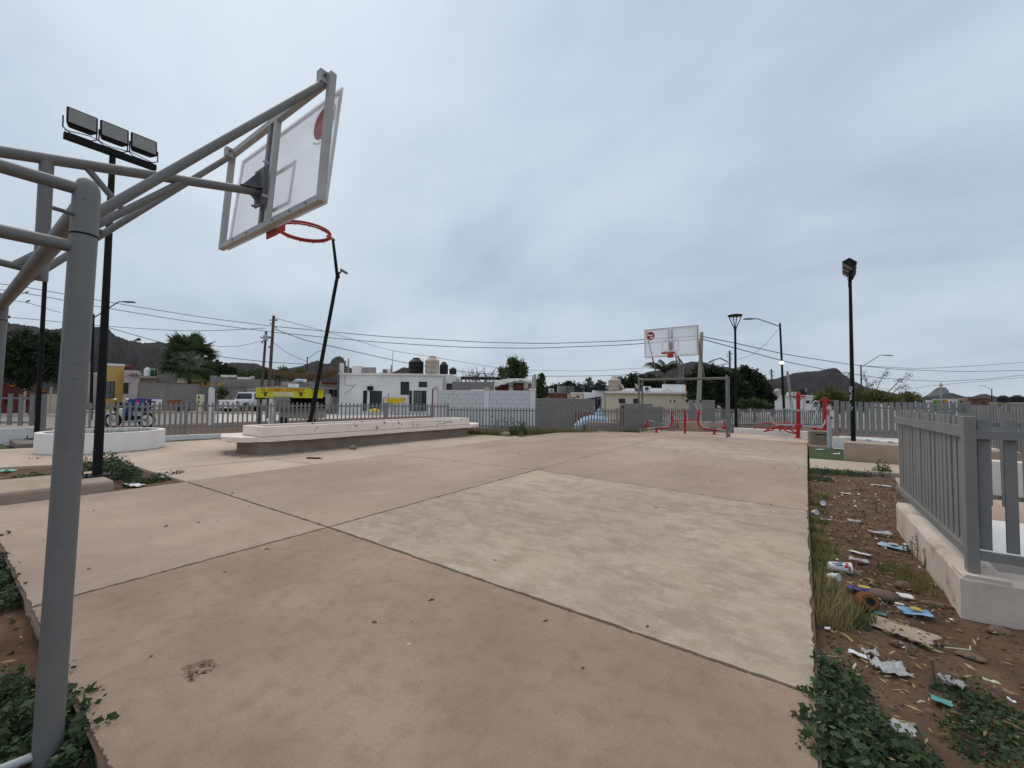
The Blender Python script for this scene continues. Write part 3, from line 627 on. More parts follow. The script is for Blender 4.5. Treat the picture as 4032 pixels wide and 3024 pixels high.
def wire(label, pts, r=.016, n=10):
    P = [at(*p) for p in pts]; out_ = []
    for i in range(len(P)-1):
        a, b = P[i], P[i+1]
        for k in range(n): out_.append(a.lerp(b, k/n))
    out_.append(P[-1]); 
    # smooth
    for _ in range(6): out_ = [out_[0]]+[(out_[i-1]+out_[i]*2+out_[i+1])/4 for i in range(1, len(out_)-1)]+[out_[-1]]
    o = MB().tube(out_, r, 5).build('power_line', 'wire'); tag(o, label, 'wire', 'overhead wires')
wire('upper power line sagging between the tall wooden pole and the far backboard', [(1078, 1285, 28), (1500, 1325, 27), (1900, 1348, 26), (2150, 1353, 25.5), (2450, 1343, 25), (2762, 1322, 24)], .02)
wire('lower power line sagging between the wooden pole and the far backboard', [(1076, 1308, 28), (1450, 1345, 27), (1800, 1367, 26), (2080, 1372, 25.5), (2450, 1359, 25), (2762, 1335, 24)], .02)
wire('uppermost power line crossing the sky at the left edge', [(-200, 1100, 22), (60, 1123, 23), (430, 1190, 25), (800, 1250, 27), (1078, 1285, 28)], .018)
wire('second power line crossing the sky at the left edge', [(-200, 1120, 22), (60, 1147, 23), (430, 1215, 25), (700, 1260, 26), (1076, 1308, 28)], .018)
wire('power line dipping in front of the left mountain ridge', [(-200, 1170, 22), (50, 1183, 23), (110, 1192, 23), (240, 1232, 24)], .014)
wire('drooping cable from the street light to the shorter wooden pole', [(50, 1250, 22), (420, 1285, 23), (700, 1303, 22), (860, 1302, 21.6), (1046, 1292, 21.5)], .014)
wire('cable hanging low above the left palm tree', [(420, 1288, 24), (640, 1350, 25), (860, 1405, 26), (1080, 1428, 27), (1335, 1440, 36)], .018)
wire('thin service cable curving from the ridge to the shorter pole', [(684, 1305, 24), (760, 1345, 23), (850, 1364, 22), (940, 1364, 22), (1046, 1340, 21.5)], .011)
wire('service cable from the tall wooden pole down over the white house', [(1085, 1297, 28), (1200, 1340, 30), (1400, 1385, 34), (1600, 1430, 37), (1850, 1468, 40), (2100, 1482, 42), (2400, 1480, 44), (2560, 1470, 45)], .026)
wire('thin cable from the tall wooden pole top to the antenna on the white house', [(1082, 1252, 28), (1300, 1310, 31), (1535, 1380, 36), (1730, 1410, 37), (2000, 1455, 45), (2300, 1462, 48), (2560, 1448, 50)], .016)
wire('service drop from the tall wooden pole to the brown awning', [(1078, 1350, 28), (1130, 1390, 29), (1210, 1425, 30)], .014)
wire('upper power line from the concrete pole towards the right edge', [(2764, 1325, 24), (2900, 1352, 26), (3100, 1397, 30), (3353, 1436, 36), (3522, 1454, 42), (3800, 1464, 50), (4150, 1455, 55)], .026)
wire('lower power line from the concrete pole towards the right edge', [(2764, 1335, 24), (2900, 1372, 26), (3100, 1426, 30), (3300, 1465, 36), (3480, 1490, 42), (3700, 1503, 48), (3900, 1492, 52), (4150, 1462, 55)], .026)
wire('power line rising to the right edge above the graffiti marked mast', [(3390, 1440, 45), (3620, 1452, 50), (3850, 1440, 52), (4150, 1418, 54)], .022)
wire('thin cable from the street light down to the park lamp', [(3070, 1290, 30), (3020, 1350, 29), (2960, 1400, 28), (2905, 1415, 27)], .012)
wire('low cable among the distant houses at the right', [(3330, 1505, 50), (3520, 1538, 50), (3704, 1515, 50), (4100, 1480, 56)], .018)

sh = thing('hanging_shoe', 'dark shoe dangling from a wire in front of the left mountain', 'shoe', tuple(at(541, 1325, 24)), FR)
MB().tube([(0, 0, .12), (0, 0, -.12)], .006, 5).build('lace', 'wire', sh)
MB().hexa([(-.2, -.05, -.26), (.18, -.05, -.22), (.18, .05, -.22), (-.2, .05, -.26), (-.16, -.04, -.2), (.16, -.04, -.06), (.16, .04, -.06), (-.16, .04, -.2)]).build('upper', 'black_metal', sh, bevel=.03, seg=2)
MB().hexa([(-.22, -.055, -.29), (.19, -.055, -.25), (.19, .055, -.25), (-.22, .055, -.29), (-.22, -.055, -.26), (.19, -.055, -.22), (.19, .055, -.22), (-.22, .055, -.26)]).build('sole', 'tarp_grey', sh)
for px, py, lb in ((104, 1152, 'small bird perched on the upper wire at the left edge'), (110, 1186, 'small bird perched on the lower wire at the left edge')):
    t = thing('bird', lb, 'bird', tuple(at(px, py, 23)), FR+.3, 'birds on the wires'); MB().lathe([(0, -.1), (.035, -.06), (.05, 0), (.035, .06), (.0, .09)], (0, 0, 0), 10).build('body', 'bark', t, smooth=True).rotation_euler = (0, 1.0, 0); MB().lathe([(0, -.03), (.03, 0), (0, .03)], (.08, 0, .07), 8).build('head', 'bark', t); MB().hexa([(-.2, -.015, -.09), (-.07, -.02, -.05), (-.07, .02, -.05), (-.2, .015, -.09), (-.2, -.015, -.08), (-.07, -.02, -.03), (-.07, .02, -.03), (-.2, .015, -.08)]).build('tail', 'bark', t)
# ================================================================== PARK FENCES, WALLS, BENCHES
def fence(label, pts, zb, zt, spacing=.125, pw=.05, pd=.03, rails=(.22, .90), post_h=None, post_every=2.0, post_w=.07, jitter=0.004, rail_h=.05, post_base=None, g='grey steel picket fences', front=0.0, name='picket_fence'):
    P = [Vector((p[0], p[1], 0)) for p in pts]; base = Vector((P[0].x, P[0].y, zb if post_base is None else post_base))
    t = thing(name, label, 'fence', tuple(base), 0, g)
    me = MB().box(-pw/2, pw/2, -pd/2, pd/2, zb, zt).mesh('picket'); me.materials.append(MATS['fence_grey'])
    pb = zb if post_base is None else post_base
    pm_ = MB().box(-post_w/2, post_w/2, -post_w/2, post_w/2, pb, post_h or zt+.0).mesh('post'); pm_.materials.append(MATS['fence_grey'])
    for i in range(len(P)-1):
        a, b = P[i], P[i+1]; d = b-a; L = d.length; rz = math.atan2(d.y, d.x); nrm = Vector((-d.y, d.x, 0)).normalized()
        n = max(2, round(L/spacing)); np_ = max(1, round(L/post_every))
        posts = [k*L/np_ for k in range(np_+1)]
        for k in range(n+1):
            s_ = k*L/n
            if min(abs(s_-q) for q in posts) < post_w*.75: continue
            q = a+d*(s_/L)+nrm*front
            inst('picket', me, t, (q.x-base.x, q.y-base.y, -base.z+random.uniform(-jitter, jitter)*3), rot=(random.uniform(-jitter, jitter), random.uniform(-jitter, jitter)*2, rz))
        for q_ in posts[(1 if i else 0):]:
            q = a+d*(q_/L); inst('post', pm_, t, (q.x-base.x, q.y-base.y, -base.z), rz)
        for z in rails:
            o = nrm*(front+pd*.5+.016 if front <= 0 else front-pd*.5-.016)
            MB().bar(a+o+Vector((0, 0, z)), b+o+Vector((0, 0, z)), .03, rail_h).build('rail', 'fence_grey', t, True)
    return t
def xy(px, d, py=1600): p = at(px, py, d); return (p.x, p.y)
PL = [xy(300, 10.6), xy(734, 12.75), xy(1250, 15.0), xy(1763, 16.6)]
fence('grey picket fence running behind the white planter and the long bench', PL, .14, 1.09, .135, rails=(.34, .98), post_base=-.02, post_h=1.11, post_every=2.6)
PF = [xy(1766, 16.65), xy(2110, 16.9), xy(2430, 17.3), xy(2906, 20.0), xy(3262, 21.2)]
fence('lower grey picket fence running behind the far goal', PF, .06, .95, .125, rails=(.2, .84), post_base=-.1, post_h=.99, post_every=2.4)
fence('taller grey picket fence at the left edge above the white wall', [xy(-420, 11.0), xy(170, 11.6)], .42, 1.29, .25, pw=.10, rails=(.5, 1.17), post_base=-.02, post_h=1.3, post_every=4.6, post_w=.10)
# white kerb under the picket fence
def wall_along(name, label, pts, th, z0, z1, m, cat='wall', bevel=.01, g=None):
    t = thing(name, label, cat, (pts[0][0], pts[0][1], z0), 0, g)
    for i in range(len(pts)-1):
        a, b = Vector((*pts[i], (z0+z1)/2)), Vector((*pts[i+1], (z0+z1)/2)); MB().bar(a, b, th, z1-z0).build('wall_section', m, t, True, bevel=bevel)
    return t
wall_along('kerb_wall', 'low white kerb below the picket fence by the planter', [(p[0]*.995+.12, p[1]-.02) for p in PL], .16, -.12, .11, 'white_paint', 'kerb')
wall_along('kerb_wall', 'low white kerb behind the red fitness machines', [(-2.45, 19.58), (.62, 19.28)], .22, -.12, .21, 'white_paint', 'kerb')
wall_along('garden_wall', 'low whitewashed wall at the far left below the taller fence', [(-17.75, .4), (-17.62, 1.95)], .16, -.12, .36, 'white_paint')
wall_along('garden_wall', 'short stepped white wall piece beside the far left fence post', [(-17.5, 2.1), (-17.3, 2.75)], .16, -.12, .3, 'white_paint')
tag(MB().box(-17.5, -15.75, 1.32, 2.45, -.1, .07).build('concrete_footing', 'raw_concrete', bevel=.02), 'low grey concrete footing of the far left park lamp', 'footing')
tag(MB().box(-8.95, -7.74, .35, 1.53, -.12, .12).build('concrete_footing', 'brown_concrete', bevel=.04, seg=2), 'rounded brown concrete footing of the left floodlight mast', 'footing')
# oval planter
out_, inn = [], []
cx_, cy_, R_ = -13.75, 2.5, 1.05
for k in range(48):
    a = 2*PI*k/48; out_.append((cx_-R_*1.02*math.sin(a), cy_+1.12*math.cos(a))); inn.append((cx_-(R_-.13)*1.02*math.sin(a), cy_+.99*math.cos(a)))
pl = thing('planter', 'white plastered oval planter left of the bench', 'planter', (cx_, 1.6, 0), 0)
n = len(out_); vs = [(x, y, 0) for x, y in out_]+[(x, y, .435) for x, y in out_]+[(x, y, .435) for x, y in inn]+[(x, y, .25) for x, y in inn]
fs = [(i, (i+1) % n, n+(i+1) % n, n+i) for i in range(n)]+[(n+i, n+(i+1) % n, 2*n+(i+1) % n, 2*n+i) for i in range(n)]+[(2*n+i, 2*n+(i+1) % n, 3*n+(i+1) % n, 3*n+i) for i in range(n)]
mb = MB(); mb.add(vs, fs); mb.build('rim_wall', 'white_paint', pl, True)
mb = MB(); mb.add([(x, y, .3) for x, y in inn], [tuple(range(n))]); mb.build('soil_fill', 'soil', pl, True)
V, F = blades(np.c_[inpoly(inn, 500), np.full(500, .3)], .16, .006); np_mesh('planter_grass', V-np.array([cx_, 1.6, 0]), F, 'grass_mix', pl)['kind'] = 'stuff'
# long bench: raw base, chipped white seat slab, white trough on top
bn = thing('concrete_bench', 'long white concrete bench with a raised trough, on a bare grey base', 'bench', (-10.3, 7.7, 0), 0)
MB().box(-10.95, -9.78, 4.25, 11.15, -.03, .285).build('base', 'raw_concrete', bn, True, bevel=.015)
def slab_poly():
    pts = []
    for i in range(141):
        y = 3.95+(12.15-3.95)*i/140; x = -9.62+.03*math.sin(y*1.3)
        if y < 4.6: x = -9.62-((4.6-y)/.65)**2*.35
        if y > 11.2: x = -9.62-((y-11.2)/.95)**2*.6
        pts.append((x+random.uniform(-.012, .012), y))
    pts += [(-11.0, 12.2), (-11.35, 11.4), (-11.4, 4.7), (-11.45, 4.1), (-10.6, 3.8)]
    return pts
sp = slab_poly(); mb = MB(); n = len(sp); low = []
for i, (x, y) in enumerate(sp):
    dz = .29+.5*max(0, math.sin(y*3.1)+math.sin(y*7.7+1)+math.sin(y*17)*.7-.9)*.03+random.uniform(-.005, .005) if i < 141 else .29
    low.append((x, y, dz))
mb.add(low+[(x, y, .392) for x, y in sp], [tuple(range(n-1, -1, -1)), tuple(range(n, 2*n))]+[(i, (i+1) % n, n+(i+1) % n, n+i) for i in range(n)])
mb.build('seat_slab', 'white_worn', bn, True)
tr = MB(); bx0, bx1, by0, by1 = -10.72, -9.74, 4.28, 11.16
tr.box(bx1-.13, bx1, by0, by1, .39, .622).box(bx0, bx0+.13, by0, by1, .39, .62).box(bx0+.13, bx1-.13, by0, by0+.13, .39, .621).box(bx0+.13, bx1-.13, by1-.13, by1, .39, .621)
tb = tr.build('trough', 'white_worn', bn, True, bevel=.012); tb['kind'] = 'stuff'
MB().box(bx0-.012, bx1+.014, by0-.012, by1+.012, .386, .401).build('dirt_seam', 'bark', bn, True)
MB().box(bx0+.13, bx1-.13, by0+.13, by1-.13, .41, .52).build('trough_soil', 'soil', bn, True)
for q in (((9.62, .49), (9.62, .56), (9.5, .56), (9.75, .56)), ((9.85, .47), (9.92, .57), (10.0, .49), (10.1, .57), (10.2, .48)), ((9.55, .46), (9.8, .47), (10.3, .52))):
    MB().tube([(bx1+.001, y, z) for y, z in q], .007, 6).build('painted_scrawl', 'graffiti', bn, True)
# block benches and boxes
tag(MB().hexa([(-7.81, 16.66, -.1), (-6.46, 16.72, -.1), (-6.5, 17.15, -.1), (-7.85, 17.1, -.1), (-7.81, 16.66, .345), (-6.46, 16.72, .36), (-6.5, 17.15, .36), (-7.85, 17.1, .345)]).build('concrete_block', 'brown_concrete', bevel=.015), 'pale brown concrete block seat left of the far goal', 'block seat')
tag(MB().hexa([(.70, 12.27, -.1), (3.3, 11.9, -.1), (3.36, 12.35, -.1), (.76, 12.72, -.1), (.70, 12.27, .39), (3.3, 11.9, .39), (3.36, 12.35, .39), (.76, 12.72, .39)]).build('concrete_block', 'brown_concrete', bevel=.015), 'long brown concrete block on the green turf at the right', 'block seat')
tag(MB().hexa([(-4.6, 19.3, -.1), (-2.9, 19.9, -.1), (-3.0, 20.3, -.1), (-4.7, 19.7, -.1), (-4.6, 19.3, .4), (-2.9, 19.9, .4), (-3.0, 20.3, .4), (-4.7, 19.7, .4)]).build('concrete_block', 'brown_concrete', bevel=.015), 'brown concrete block behind the red double trainer', 'block seat')
bx = thing('concrete_box', 'small grey concrete box with a slot, beside the green turf', 'concrete box', (.33, 16.1, 0), .1)
MB().box(-.27, .28, -.25, .3, -.06, .42).build('body', 'raw_concrete', bx, bevel=.02)
MB().box(-.13, .13, -.257, -.24, .30, .33).build('slot', 'black_metal', bx)
sp_ = thing('capped_post', 'short silver pipe post with a black cap beside the concrete box', 'post', (.55, 15.25, -.03))
MB().tube([(0, 0, -.05), (0, 0, .95)], .058, 14).build('pipe', 'silver', sp_, smooth=True)
MB().tube([(.045, -.03, .88), (.065, -.045, .88)], .03, 10).build('cap', 'black_metal', sp_)
# white wall with the tall fence at the back right
ww = thing('garden_wall', 'low whitewashed wall carrying the tall fence at the right', 'wall', (.62, 15.5, -.1))
MB().prism([(.62, 15.45), (1.75, 14.55), (3.0, 13.75), (3.5, 13.6), (3.5, 15.95), (.72, 15.95)], -.12, .30).build('wall_section', 'white_paint', ww, True, bevel=.012)
for k in range(5):
    a = Vector((.9+k*.42, 15.22-k*.33+.0, .301)); MB().bar(a, a+Vector((.1, -.08, 0)), .02, .006).build('crack', 'raw_concrete', ww, True)
fence('tall grey plank fence on the white wall at the right', [(.74, 15.65), (3.44, 15.75)], .36, 1.33, .135, pw=.1, rails=(.45, 1.16), post_base=.28, post_h=1.36, post_every=2.7, post_w=.11, front=-.05)
fence('tall grey plank fence closing the right edge behind the near corner fence', [(3.42, 15.7), (3.42, 7.3)], .34, 1.27, .155, pw=.1, rails=(.45, 1.13), post_base=.0, post_h=1.3, post_every=2.8, post_w=.1)
fence('grey picket fence inside the enclosure seen through the near corner fence', [(1.05, 7.25), (3.4, 7.25)], .1, 1.19, .17, pw=.09, rails=(.2, 1.05), post_base=-.08, post_every=2.3)
# near corner enclosure
nw = thing('garden_wall', 'chipped white base wall under the near corner fence', 'wall', (.8, 3.9, -.12))
def ragwall(pts, th_dir, z0, z1, nm, m):
    (xa, ya), (xb, yb_) = pts; N = 60; vs = []; fs = []; d = Vector((xb-xa, yb_-ya, 0)); nr = Vector((*th_dir, 0))
    for i in range(N+1):
        p = Vector((xa, ya, 0))+d*(i/N); j = random.uniform(-.004, .004); c = .010+.010*abs(math.sin(i*1.7))*random.random()
        for off, z in ((0, z0), (0, z1-c-.015), (c+.006, z1+j*.4), (th_dir and .22, z1+j*.4), (.22, z0)):
            q = p+nr*off; vs.append((q.x+nr.x*j, q.y+nr.y*j, z))
    for i in range(N):
        for k in range(4): a = i*5+k; fs.append((a, a+1, a+6, a+5))
    fs += [(0, 1, 2, 3, 4), tuple(N*5+k for k in (4, 3, 2, 1, 0))]
    mb = MB(); mb.add(vs, fs); mb.build(nm, m, nw, True)
ragwall(((.80, 6.27), (.80, 3.90)), (1, 0), -.14, .19, 'wall_section', 'plinth')
ragwall(((.803, 3.897), (3.6, 3.95)), (0, 1), -.14, .187, 'wall_section', 'plinth')
fa = thing('picket_fence', 'near grey corner fence of flat steel planks on the chipped white wall', 'fence', (.88, 3.99, .19), 0, 'grey steel picket fences')
me = MB().box(-.013, .013, -.045, .045, .30, 1.20).mesh('picket'); me.materials.append(MATS['fence_grey'])
for k in range(20):
    y = 4.06+(6.18-4.06)*k/16.5+.03; inst('picket', me, fa, (.012, y-3.99, -.19), rot=(random.uniform(-.003, .003), random.uniform(-.004, .004), 0))
MB().bar((.868, 4.02, 1.10), (.868, 6.68, 1.095), .035, .075).build('rail', 'fence_grey', fa, True)
MB().bar((.868, 4.02, .305), (.868, 6.62, .30), .04, .05).build('rail', 'fence_grey', fa, True)
MB().box(.845, .905, 3.958, 4.03, .19, 1.205).build('corner_post', 'fence_grey', fa, True, bevel=.006, seg=2)
me2 = MB().box(-.027, .027, -.010, .010, .34, 1.185).mesh('picket'); me2.materials.append(MATS['fence_grey'])
for k in range(23): inst('picket', me2, fa, (.062+k*.118, .025, -.19), rot=(random.uniform(-.003, .003), random.uniform(-.004, .004), 0))
MB().bar((.905, 3.985, 1.085), (3.6, 3.985, 1.085), .035, .055).build('rail', 'fence_grey', fa, True)
MB().bar((.905, 3.985, .305), (3.6, 3.985, .305), .04, .055).build('rail', 'fence_grey', fa, True)
slab('enclosure_floor', [(1.06, 4.9), (3.4, 4.9), (3.4, 6.6), (1.06, 6.6)], -.1, .06, 'white_paint')
slab('enclosure_path', [(1.06, 6.65), (3.4, 6.65), (3.4, 10.2), (1.3, 10.2)], -.1, -.05, 'pave_pink')
wall_along('garden_wall', 'low white wall across the enclosure behind the near fence', [(1.3, 9.3), (3.35, 9.3)], .2, -.1, .45, 'white_paint')

# ================================================================== FITNESS MACHINES
def T(b, pts, r, m, t, nm, n=10): return MB().tube(pts, r, n).build(nm, m, t, smooth=True)
k_ = .00338
gm = thing('double_elliptical_trainer', 'red double elliptical trainer with silver pedals below the far goal', 'fitness machine', (-4.02, 17.85, -.01), math.radians(22))
X_ = lambda x: (x-700)*k_
Zz = lambda y: (1505-y)*.00318
T(0, [(0, 0, -.02), (0, 0, Zz(1215))], .045, 'red_paint', gm, 'centre_post', 14)
MB().lathe([(0, 0), (.045, 0), (.04, .025), (0, .035)], (0, 0, Zz(1215)), 14).build('post_cap', 'red_paint', gm)
T(0, [(X_(565), 0, Zz(1342)), (X_(835), 0, Zz(1342))], .025, 'red_paint', gm, 'tie_bar')
for s_, mx in ((1, lambda x: X_(x)), (-1, lambda x: -X_(x)+0.0)):
    f = T(0, [(mx(262), 0, Zz(1435)), (mx(330), 0, Zz(1450)), (mx(430), 0, Zz(1450)), (mx(490), 0, Zz(1440)), (mx(530), 0, Zz(1415)), (mx(552), 0, Zz(1370)), (mx(552), 0, Zz(1310)), (mx(542), 0, Zz(1250)), (mx(537), 0, Zz(1190))], .036, 'red_paint', gm, 'curved_frame', 12)
    T(0, [(mx(375), 0, Zz(1510)), (mx(375), 0, Zz(1455))], .045, 'red_paint', gm, 'foot', 12)
    MB().lathe([(0, 0), (.09, 0), (.09, .015), (0, .02)], (mx(375), 0, -.005), 14).build('foot_flange', 'red_paint', gm)
    T(0, [(mx(262), -.02, Zz(1440)), (mx(268), -.02, Zz(1345))], .03, 'red_paint', gm, 'front_upright')
    MB().box(min(mx(230), mx(285)), max(mx(230), mx(285)), -.10, .10, Zz(1440), Zz(1395)).build('crank_housing', 'red_paint', gm, bevel=.02)
    MB().box(min(mx(508), mx(570)), max(mx(508), mx(570)), -.12, .12, Zz(1255), Zz(1232)).build('pivot_housing', 'red_paint', gm, bevel=.008)
    for yy, x1, x2 in ((-.14, 528, 530), (.14, 560, 590)):
        T(0, [(mx(520), yy, Zz(1400)), (mx(530), yy, Zz(1243)), (mx(x1), yy, Zz(1180)), (mx(x2), yy, Zz(1110))], .018, 'silver', gm, 'handle')
        T(0, [(mx(x2), yy, Zz(1112)), (mx(x2+1), yy, Zz(1078))], .024, 'black_metal', gm, 'grip')
    for yy, za, zb_ in ((-.14, 1452, 1415), (.14, 1345, 1402)):
        MB().bar((mx(255 if yy < 0 else 275), yy, Zz(za)), (mx(515), yy, Zz(zb_)), .05, .045).build('pedal_arm', 'silver', gm, bevel=.005)
        MB().bar((mx(360), yy, Zz(za*.6+zb_*.4)+.04), (mx(440), yy, Zz(za*.35+zb_*.65)+.04), .13, .025).build('foot_plate', 'dark_steel', gm, bevel=.006)
z4 = crop(2900, 1500, .3165)
def a4(x, y, d): return at(*z4(x, y), d)
g2 = thing('sky_walker_machine', 'tall red post machine with a crossbar and silver swing arms, right of the far goal', 'fitness machine', tuple(gp(*z4(762, 715))))
dd = 14.7
T(0, [gp(*z4(762, 712), -.02), a4(768, 150, dd)], .065, 'red_paint', g2, 'x') if False else MB().tube([gp(*z4(765, 712), -.02), a4(769, 165, dd), a4(769, 148, dd), a4(769, 132, dd)], [.062, .062, .055, .02], 16).build('main_post', 'red_paint', g2, True, True)
MB().lathe([(0, 0), (.12, 0), (.12, .015), (.09, .03), (0, .04)], gp(*z4(762, 712), -.01), 18).build('base_flange', 'red_paint', g2, True)
MB().tube([a4(680, 190, dd), a4(858, 193, dd)], .026, 10).build('crossbar', 'red_paint', g2, True, True)
for x in (700, 840): MB().tube([a4(x, 193, dd), a4(769, 250, dd)], .018, 8).build('strut', 'red_paint', g2, True)
MB().lathe([(0, -.07), (.11, -.07), (.12, 0), (.11, .07), (0, .07)], a4(766, 562, dd), 16).build('hub', 'red_paint', g2, True, True)
for x in (690, 848):
    MB().tube([a4(x, 195, dd), a4(x-3 if x < 700 else x-15, 380, dd), a4(x-6 if x < 700 else x-25, 545, dd)], .022, 8).build('swing_arm', 'silver', g2, True, True)
MB().tube([a4(400, 395, dd), a4(425, 460, dd), a4(445, 510, dd), a4(485, 538, dd), a4(600, 545, dd), a4(750, 555, dd)], .026, 10).build('seat_lever', 'silver', g2, True, True)
MB().tube([a4(770, 560, dd), a4(900, 568, dd), a4(1020, 572, dd), a4(1070, 560, dd), a4(1100, 525, dd), a4(1105, 480, dd)], .026, 10).build('seat_lever', 'silver', g2, True, True)
MB().tube([a4(800, 575, dd), a4(860, 600, dd), a4(925, 635, dd)], .022, 8).build('foot_lever', 'silver', g2, True, True)
MB().tube([a4(605, 342, dd), a4(740, 362, dd), a4(840, 382, dd), a4(905, 370, dd), a4(938, 330, dd), a4(955, 265, dd), a4(985, 250, dd), a4(1015, 262, dd), a4(1030, 295, dd), a4(985, 420, dd), a4(940, 545, dd)], .026, 10).build('hand_lever', 'silver', g2, True, True)
MB().tube([a4(690, 565, dd), a4(560, 590, dd)], .03, 8).build('foot_tube', 'red_paint', g2, True, True)
g3 = thing('sit_up_bench', 'red tubular sit up bench frame on a silver leg, left of the tall red post', 'fitness machine', tuple(gp(*z4(540, 668))))
dd = 15.6
for pts, nm in (([(218, 592), (285, 570), (315, 530), (520, 524), (720, 520)], 'side_rail'), ([(285, 572), (320, 585), (420, 590), (500, 575), (560, 560), (640, 590), (760, 655)], 'side_rail'),
                ([(340, 628), (440, 612), (530, 570)], 'curved_tube'), ([(340, 628), (420, 590), (480, 555)], 'curved_tube'), ([(548, 560), (580, 600), (660, 640), (758, 658)], 'curved_tube'), ([(520, 526), (610, 575), (700, 592), (760, 582)], 'curved_tube')):
    MB().tube([a4(x, y, dd) for x, y in pts], .024, 10).build(nm, 'red_paint', g3, True, True)
MB().tube([gp(*z4(540, 668), -.02), a4(540, 555, dd)], .045, 12).build('leg', 'silver', g3, True, True)
MB().tube([a4(540, 605, dd), a4(540, 555, dd)], .05, 12).build('leg_collar', 'red_paint', g3, True, True)
dd = 17.0; b4 = a4(1103, 650, dd); b4.z = -.02
g4 = thing('rowing_machine', 'red post machine with a peaked crossbar behind the concrete box', 'fitness machine', tuple(b4))
MB().tube([b4, a4(1098, 240, dd), a4(1096, 200, dd)], [.07, .065, .04], 14).build('main_post', 'red_paint', g4, True, True)
MB().tube([a4(1000, 250, dd), a4(1200, 246, dd)], .024, 10).build('crossbar', 'red_paint', g4, True, True)
for x in (1035, 1160): MB().tube([a4(x, 248, dd), a4(1096, 203, dd)], .018, 8).build('strut', 'red_paint', g4, True)
MB().tube([a4(1195, 246, dd), a4(1272, 246, dd)], .028, 8).build('grip', 'dark_steel', g4, True)
MB().tube([a4(935, 606, dd), a4(1180, 606, dd)], .045, 10).build('foot_bar', 'red_paint', g4, True, True)
MB().bar(a4(1262, 608, dd), a4(1302, 610, dd), .12, .22).build('pedal', 'red_paint', g4, True, bevel=.01)
MB().bar(a4(960, 604, dd), a4(985, 604, dd), .15, .3).build('pedal', 'red_paint', g4, True, bevel=.01)
for x in (1050, 1165): MB().tube([a4(x, 610, dd), a4(1103, 560, dd)], .02, 8).build('strut', 'red_paint', g4, True)
MB().tube([a4(1135, 570, dd), a4(1190, 590, dd), a4(1215, 640, dd)], .03, 8).build('seat_tube', 'tank_pink', g4, True)

# ================================================================== BUILDINGS
class Bld:
    def __init__(s, name, label, cat, pxc, d, g=None, ground=GZ, rz=0.0):
        if rz == 'auto': rz = -math.atan((pxc-CX)/FPX)
        p = at(pxc, 1580, d); s.c, s.d, s.gz, s.p = pxc, d, ground, p; s.u = (math.cos(FR+rz), math.sin(FR+rz))
        s.t = thing(name, label, cat, (p.x, p.y, ground), FR+rz, g)
    def hit(s, px):      # where the sight line at a photo column meets the facade
        r = ray(px, 1580); return -(s.p.x*r.y-s.p.y*r.x)/(s.u[0]*r.y-s.u[1]*r.x)
    def X(s, px): return s.hit(px)
    def Z(s, py, px=None):
        px = px or s.c; x = s.X(px); q = Vector((s.p.x+s.u[0]*x, s.p.y+s.u[1]*x, 0)); r = ray(px, 1580); dd = (q.x*r.x+q.y*r.y)/(r.x**2+r.y**2)
        return at(px, py, dd).z-s.gz
    def box(s, nm, m, x0, x1, yt, yb=None, y0=0.0, y1=.2, par=None, bevel=0, px=None):
        zb = -.35 if yb is None else s.Z(yb, (x0+x1)/2)
        return MB().box(s.X(x0), s.X(x1), y0, y1, zb, s.Z(yt, (x0+x1)/2)).build(nm, m, par or s.t, bevel=bevel)
    def win(s, x0, x1, yt, yb, bars=2, fm='black_metal', pane='pane', y=0.0, horiz=0, fw=.06, nm='window'):
        X0, X1, Z0, Z1 = s.X(x0), s.X(x1), s.Z(yb, x0), s.Z(yt, x0)
        f = MB().box(X0, X1, y-.05, y-.002, Z1-fw, Z1).box(X0, X1, y-.05, y-.002, Z0, Z0+fw).box(X0, X0+fw, y-.049, y-.002, Z0+fw, Z1-fw).box(X1-fw, X1, y-.049, y-.002, Z0+fw, Z1-fw).build(nm, fm, s.t)
        MB().box(X0+fw, X1-fw, y-.02, y-.004, Z0+fw, Z1-fw).build('pane', pane, f)
        for k in range(bars):
            x = X0+(X1-X0)*(k+1)/(bars+1); MB().box(x-.018, x+.018, y-.045, y-.022, Z0+fw, Z1-fw).build('bar', fm, f)
        for k in range(horiz):
            z = Z0+(Z1-Z0)*(k+1)/(horiz+1); MB().box(X0+fw, X1-fw, y-.044, y-.023, z-.015, z+.015).build('bar', fm, f)
        return f
def block_mesh(m, w=.39, h=.19, th=.14):
    b = MB(); c = .008
    b.add([(0, 0, 0), (w, 0, 0), (w, th, 0), (0, th, 0), (0, 0, h), (w, 0, h), (w, th, h), (0, th, h), (c, -c, c), (w-c, -c, c), (w-c, -c, h-c), (c, -c, h-c)],
          [(0, 3, 2, 1), (4, 5, 6, 7), (1, 2, 6, 5), (2, 3, 7, 6), (3, 0, 4, 7), (0, 1, 9, 8), (1, 5, 10, 9), (5, 4, 11, 10), (4, 0, 8, 11), (8, 9, 10, 11)])
    me = b.mesh('block'); me.materials.append(MATS[m]); return me
BLK = {k: block_mesh(k) for k in ('wall_grey', 'wall_panel')}
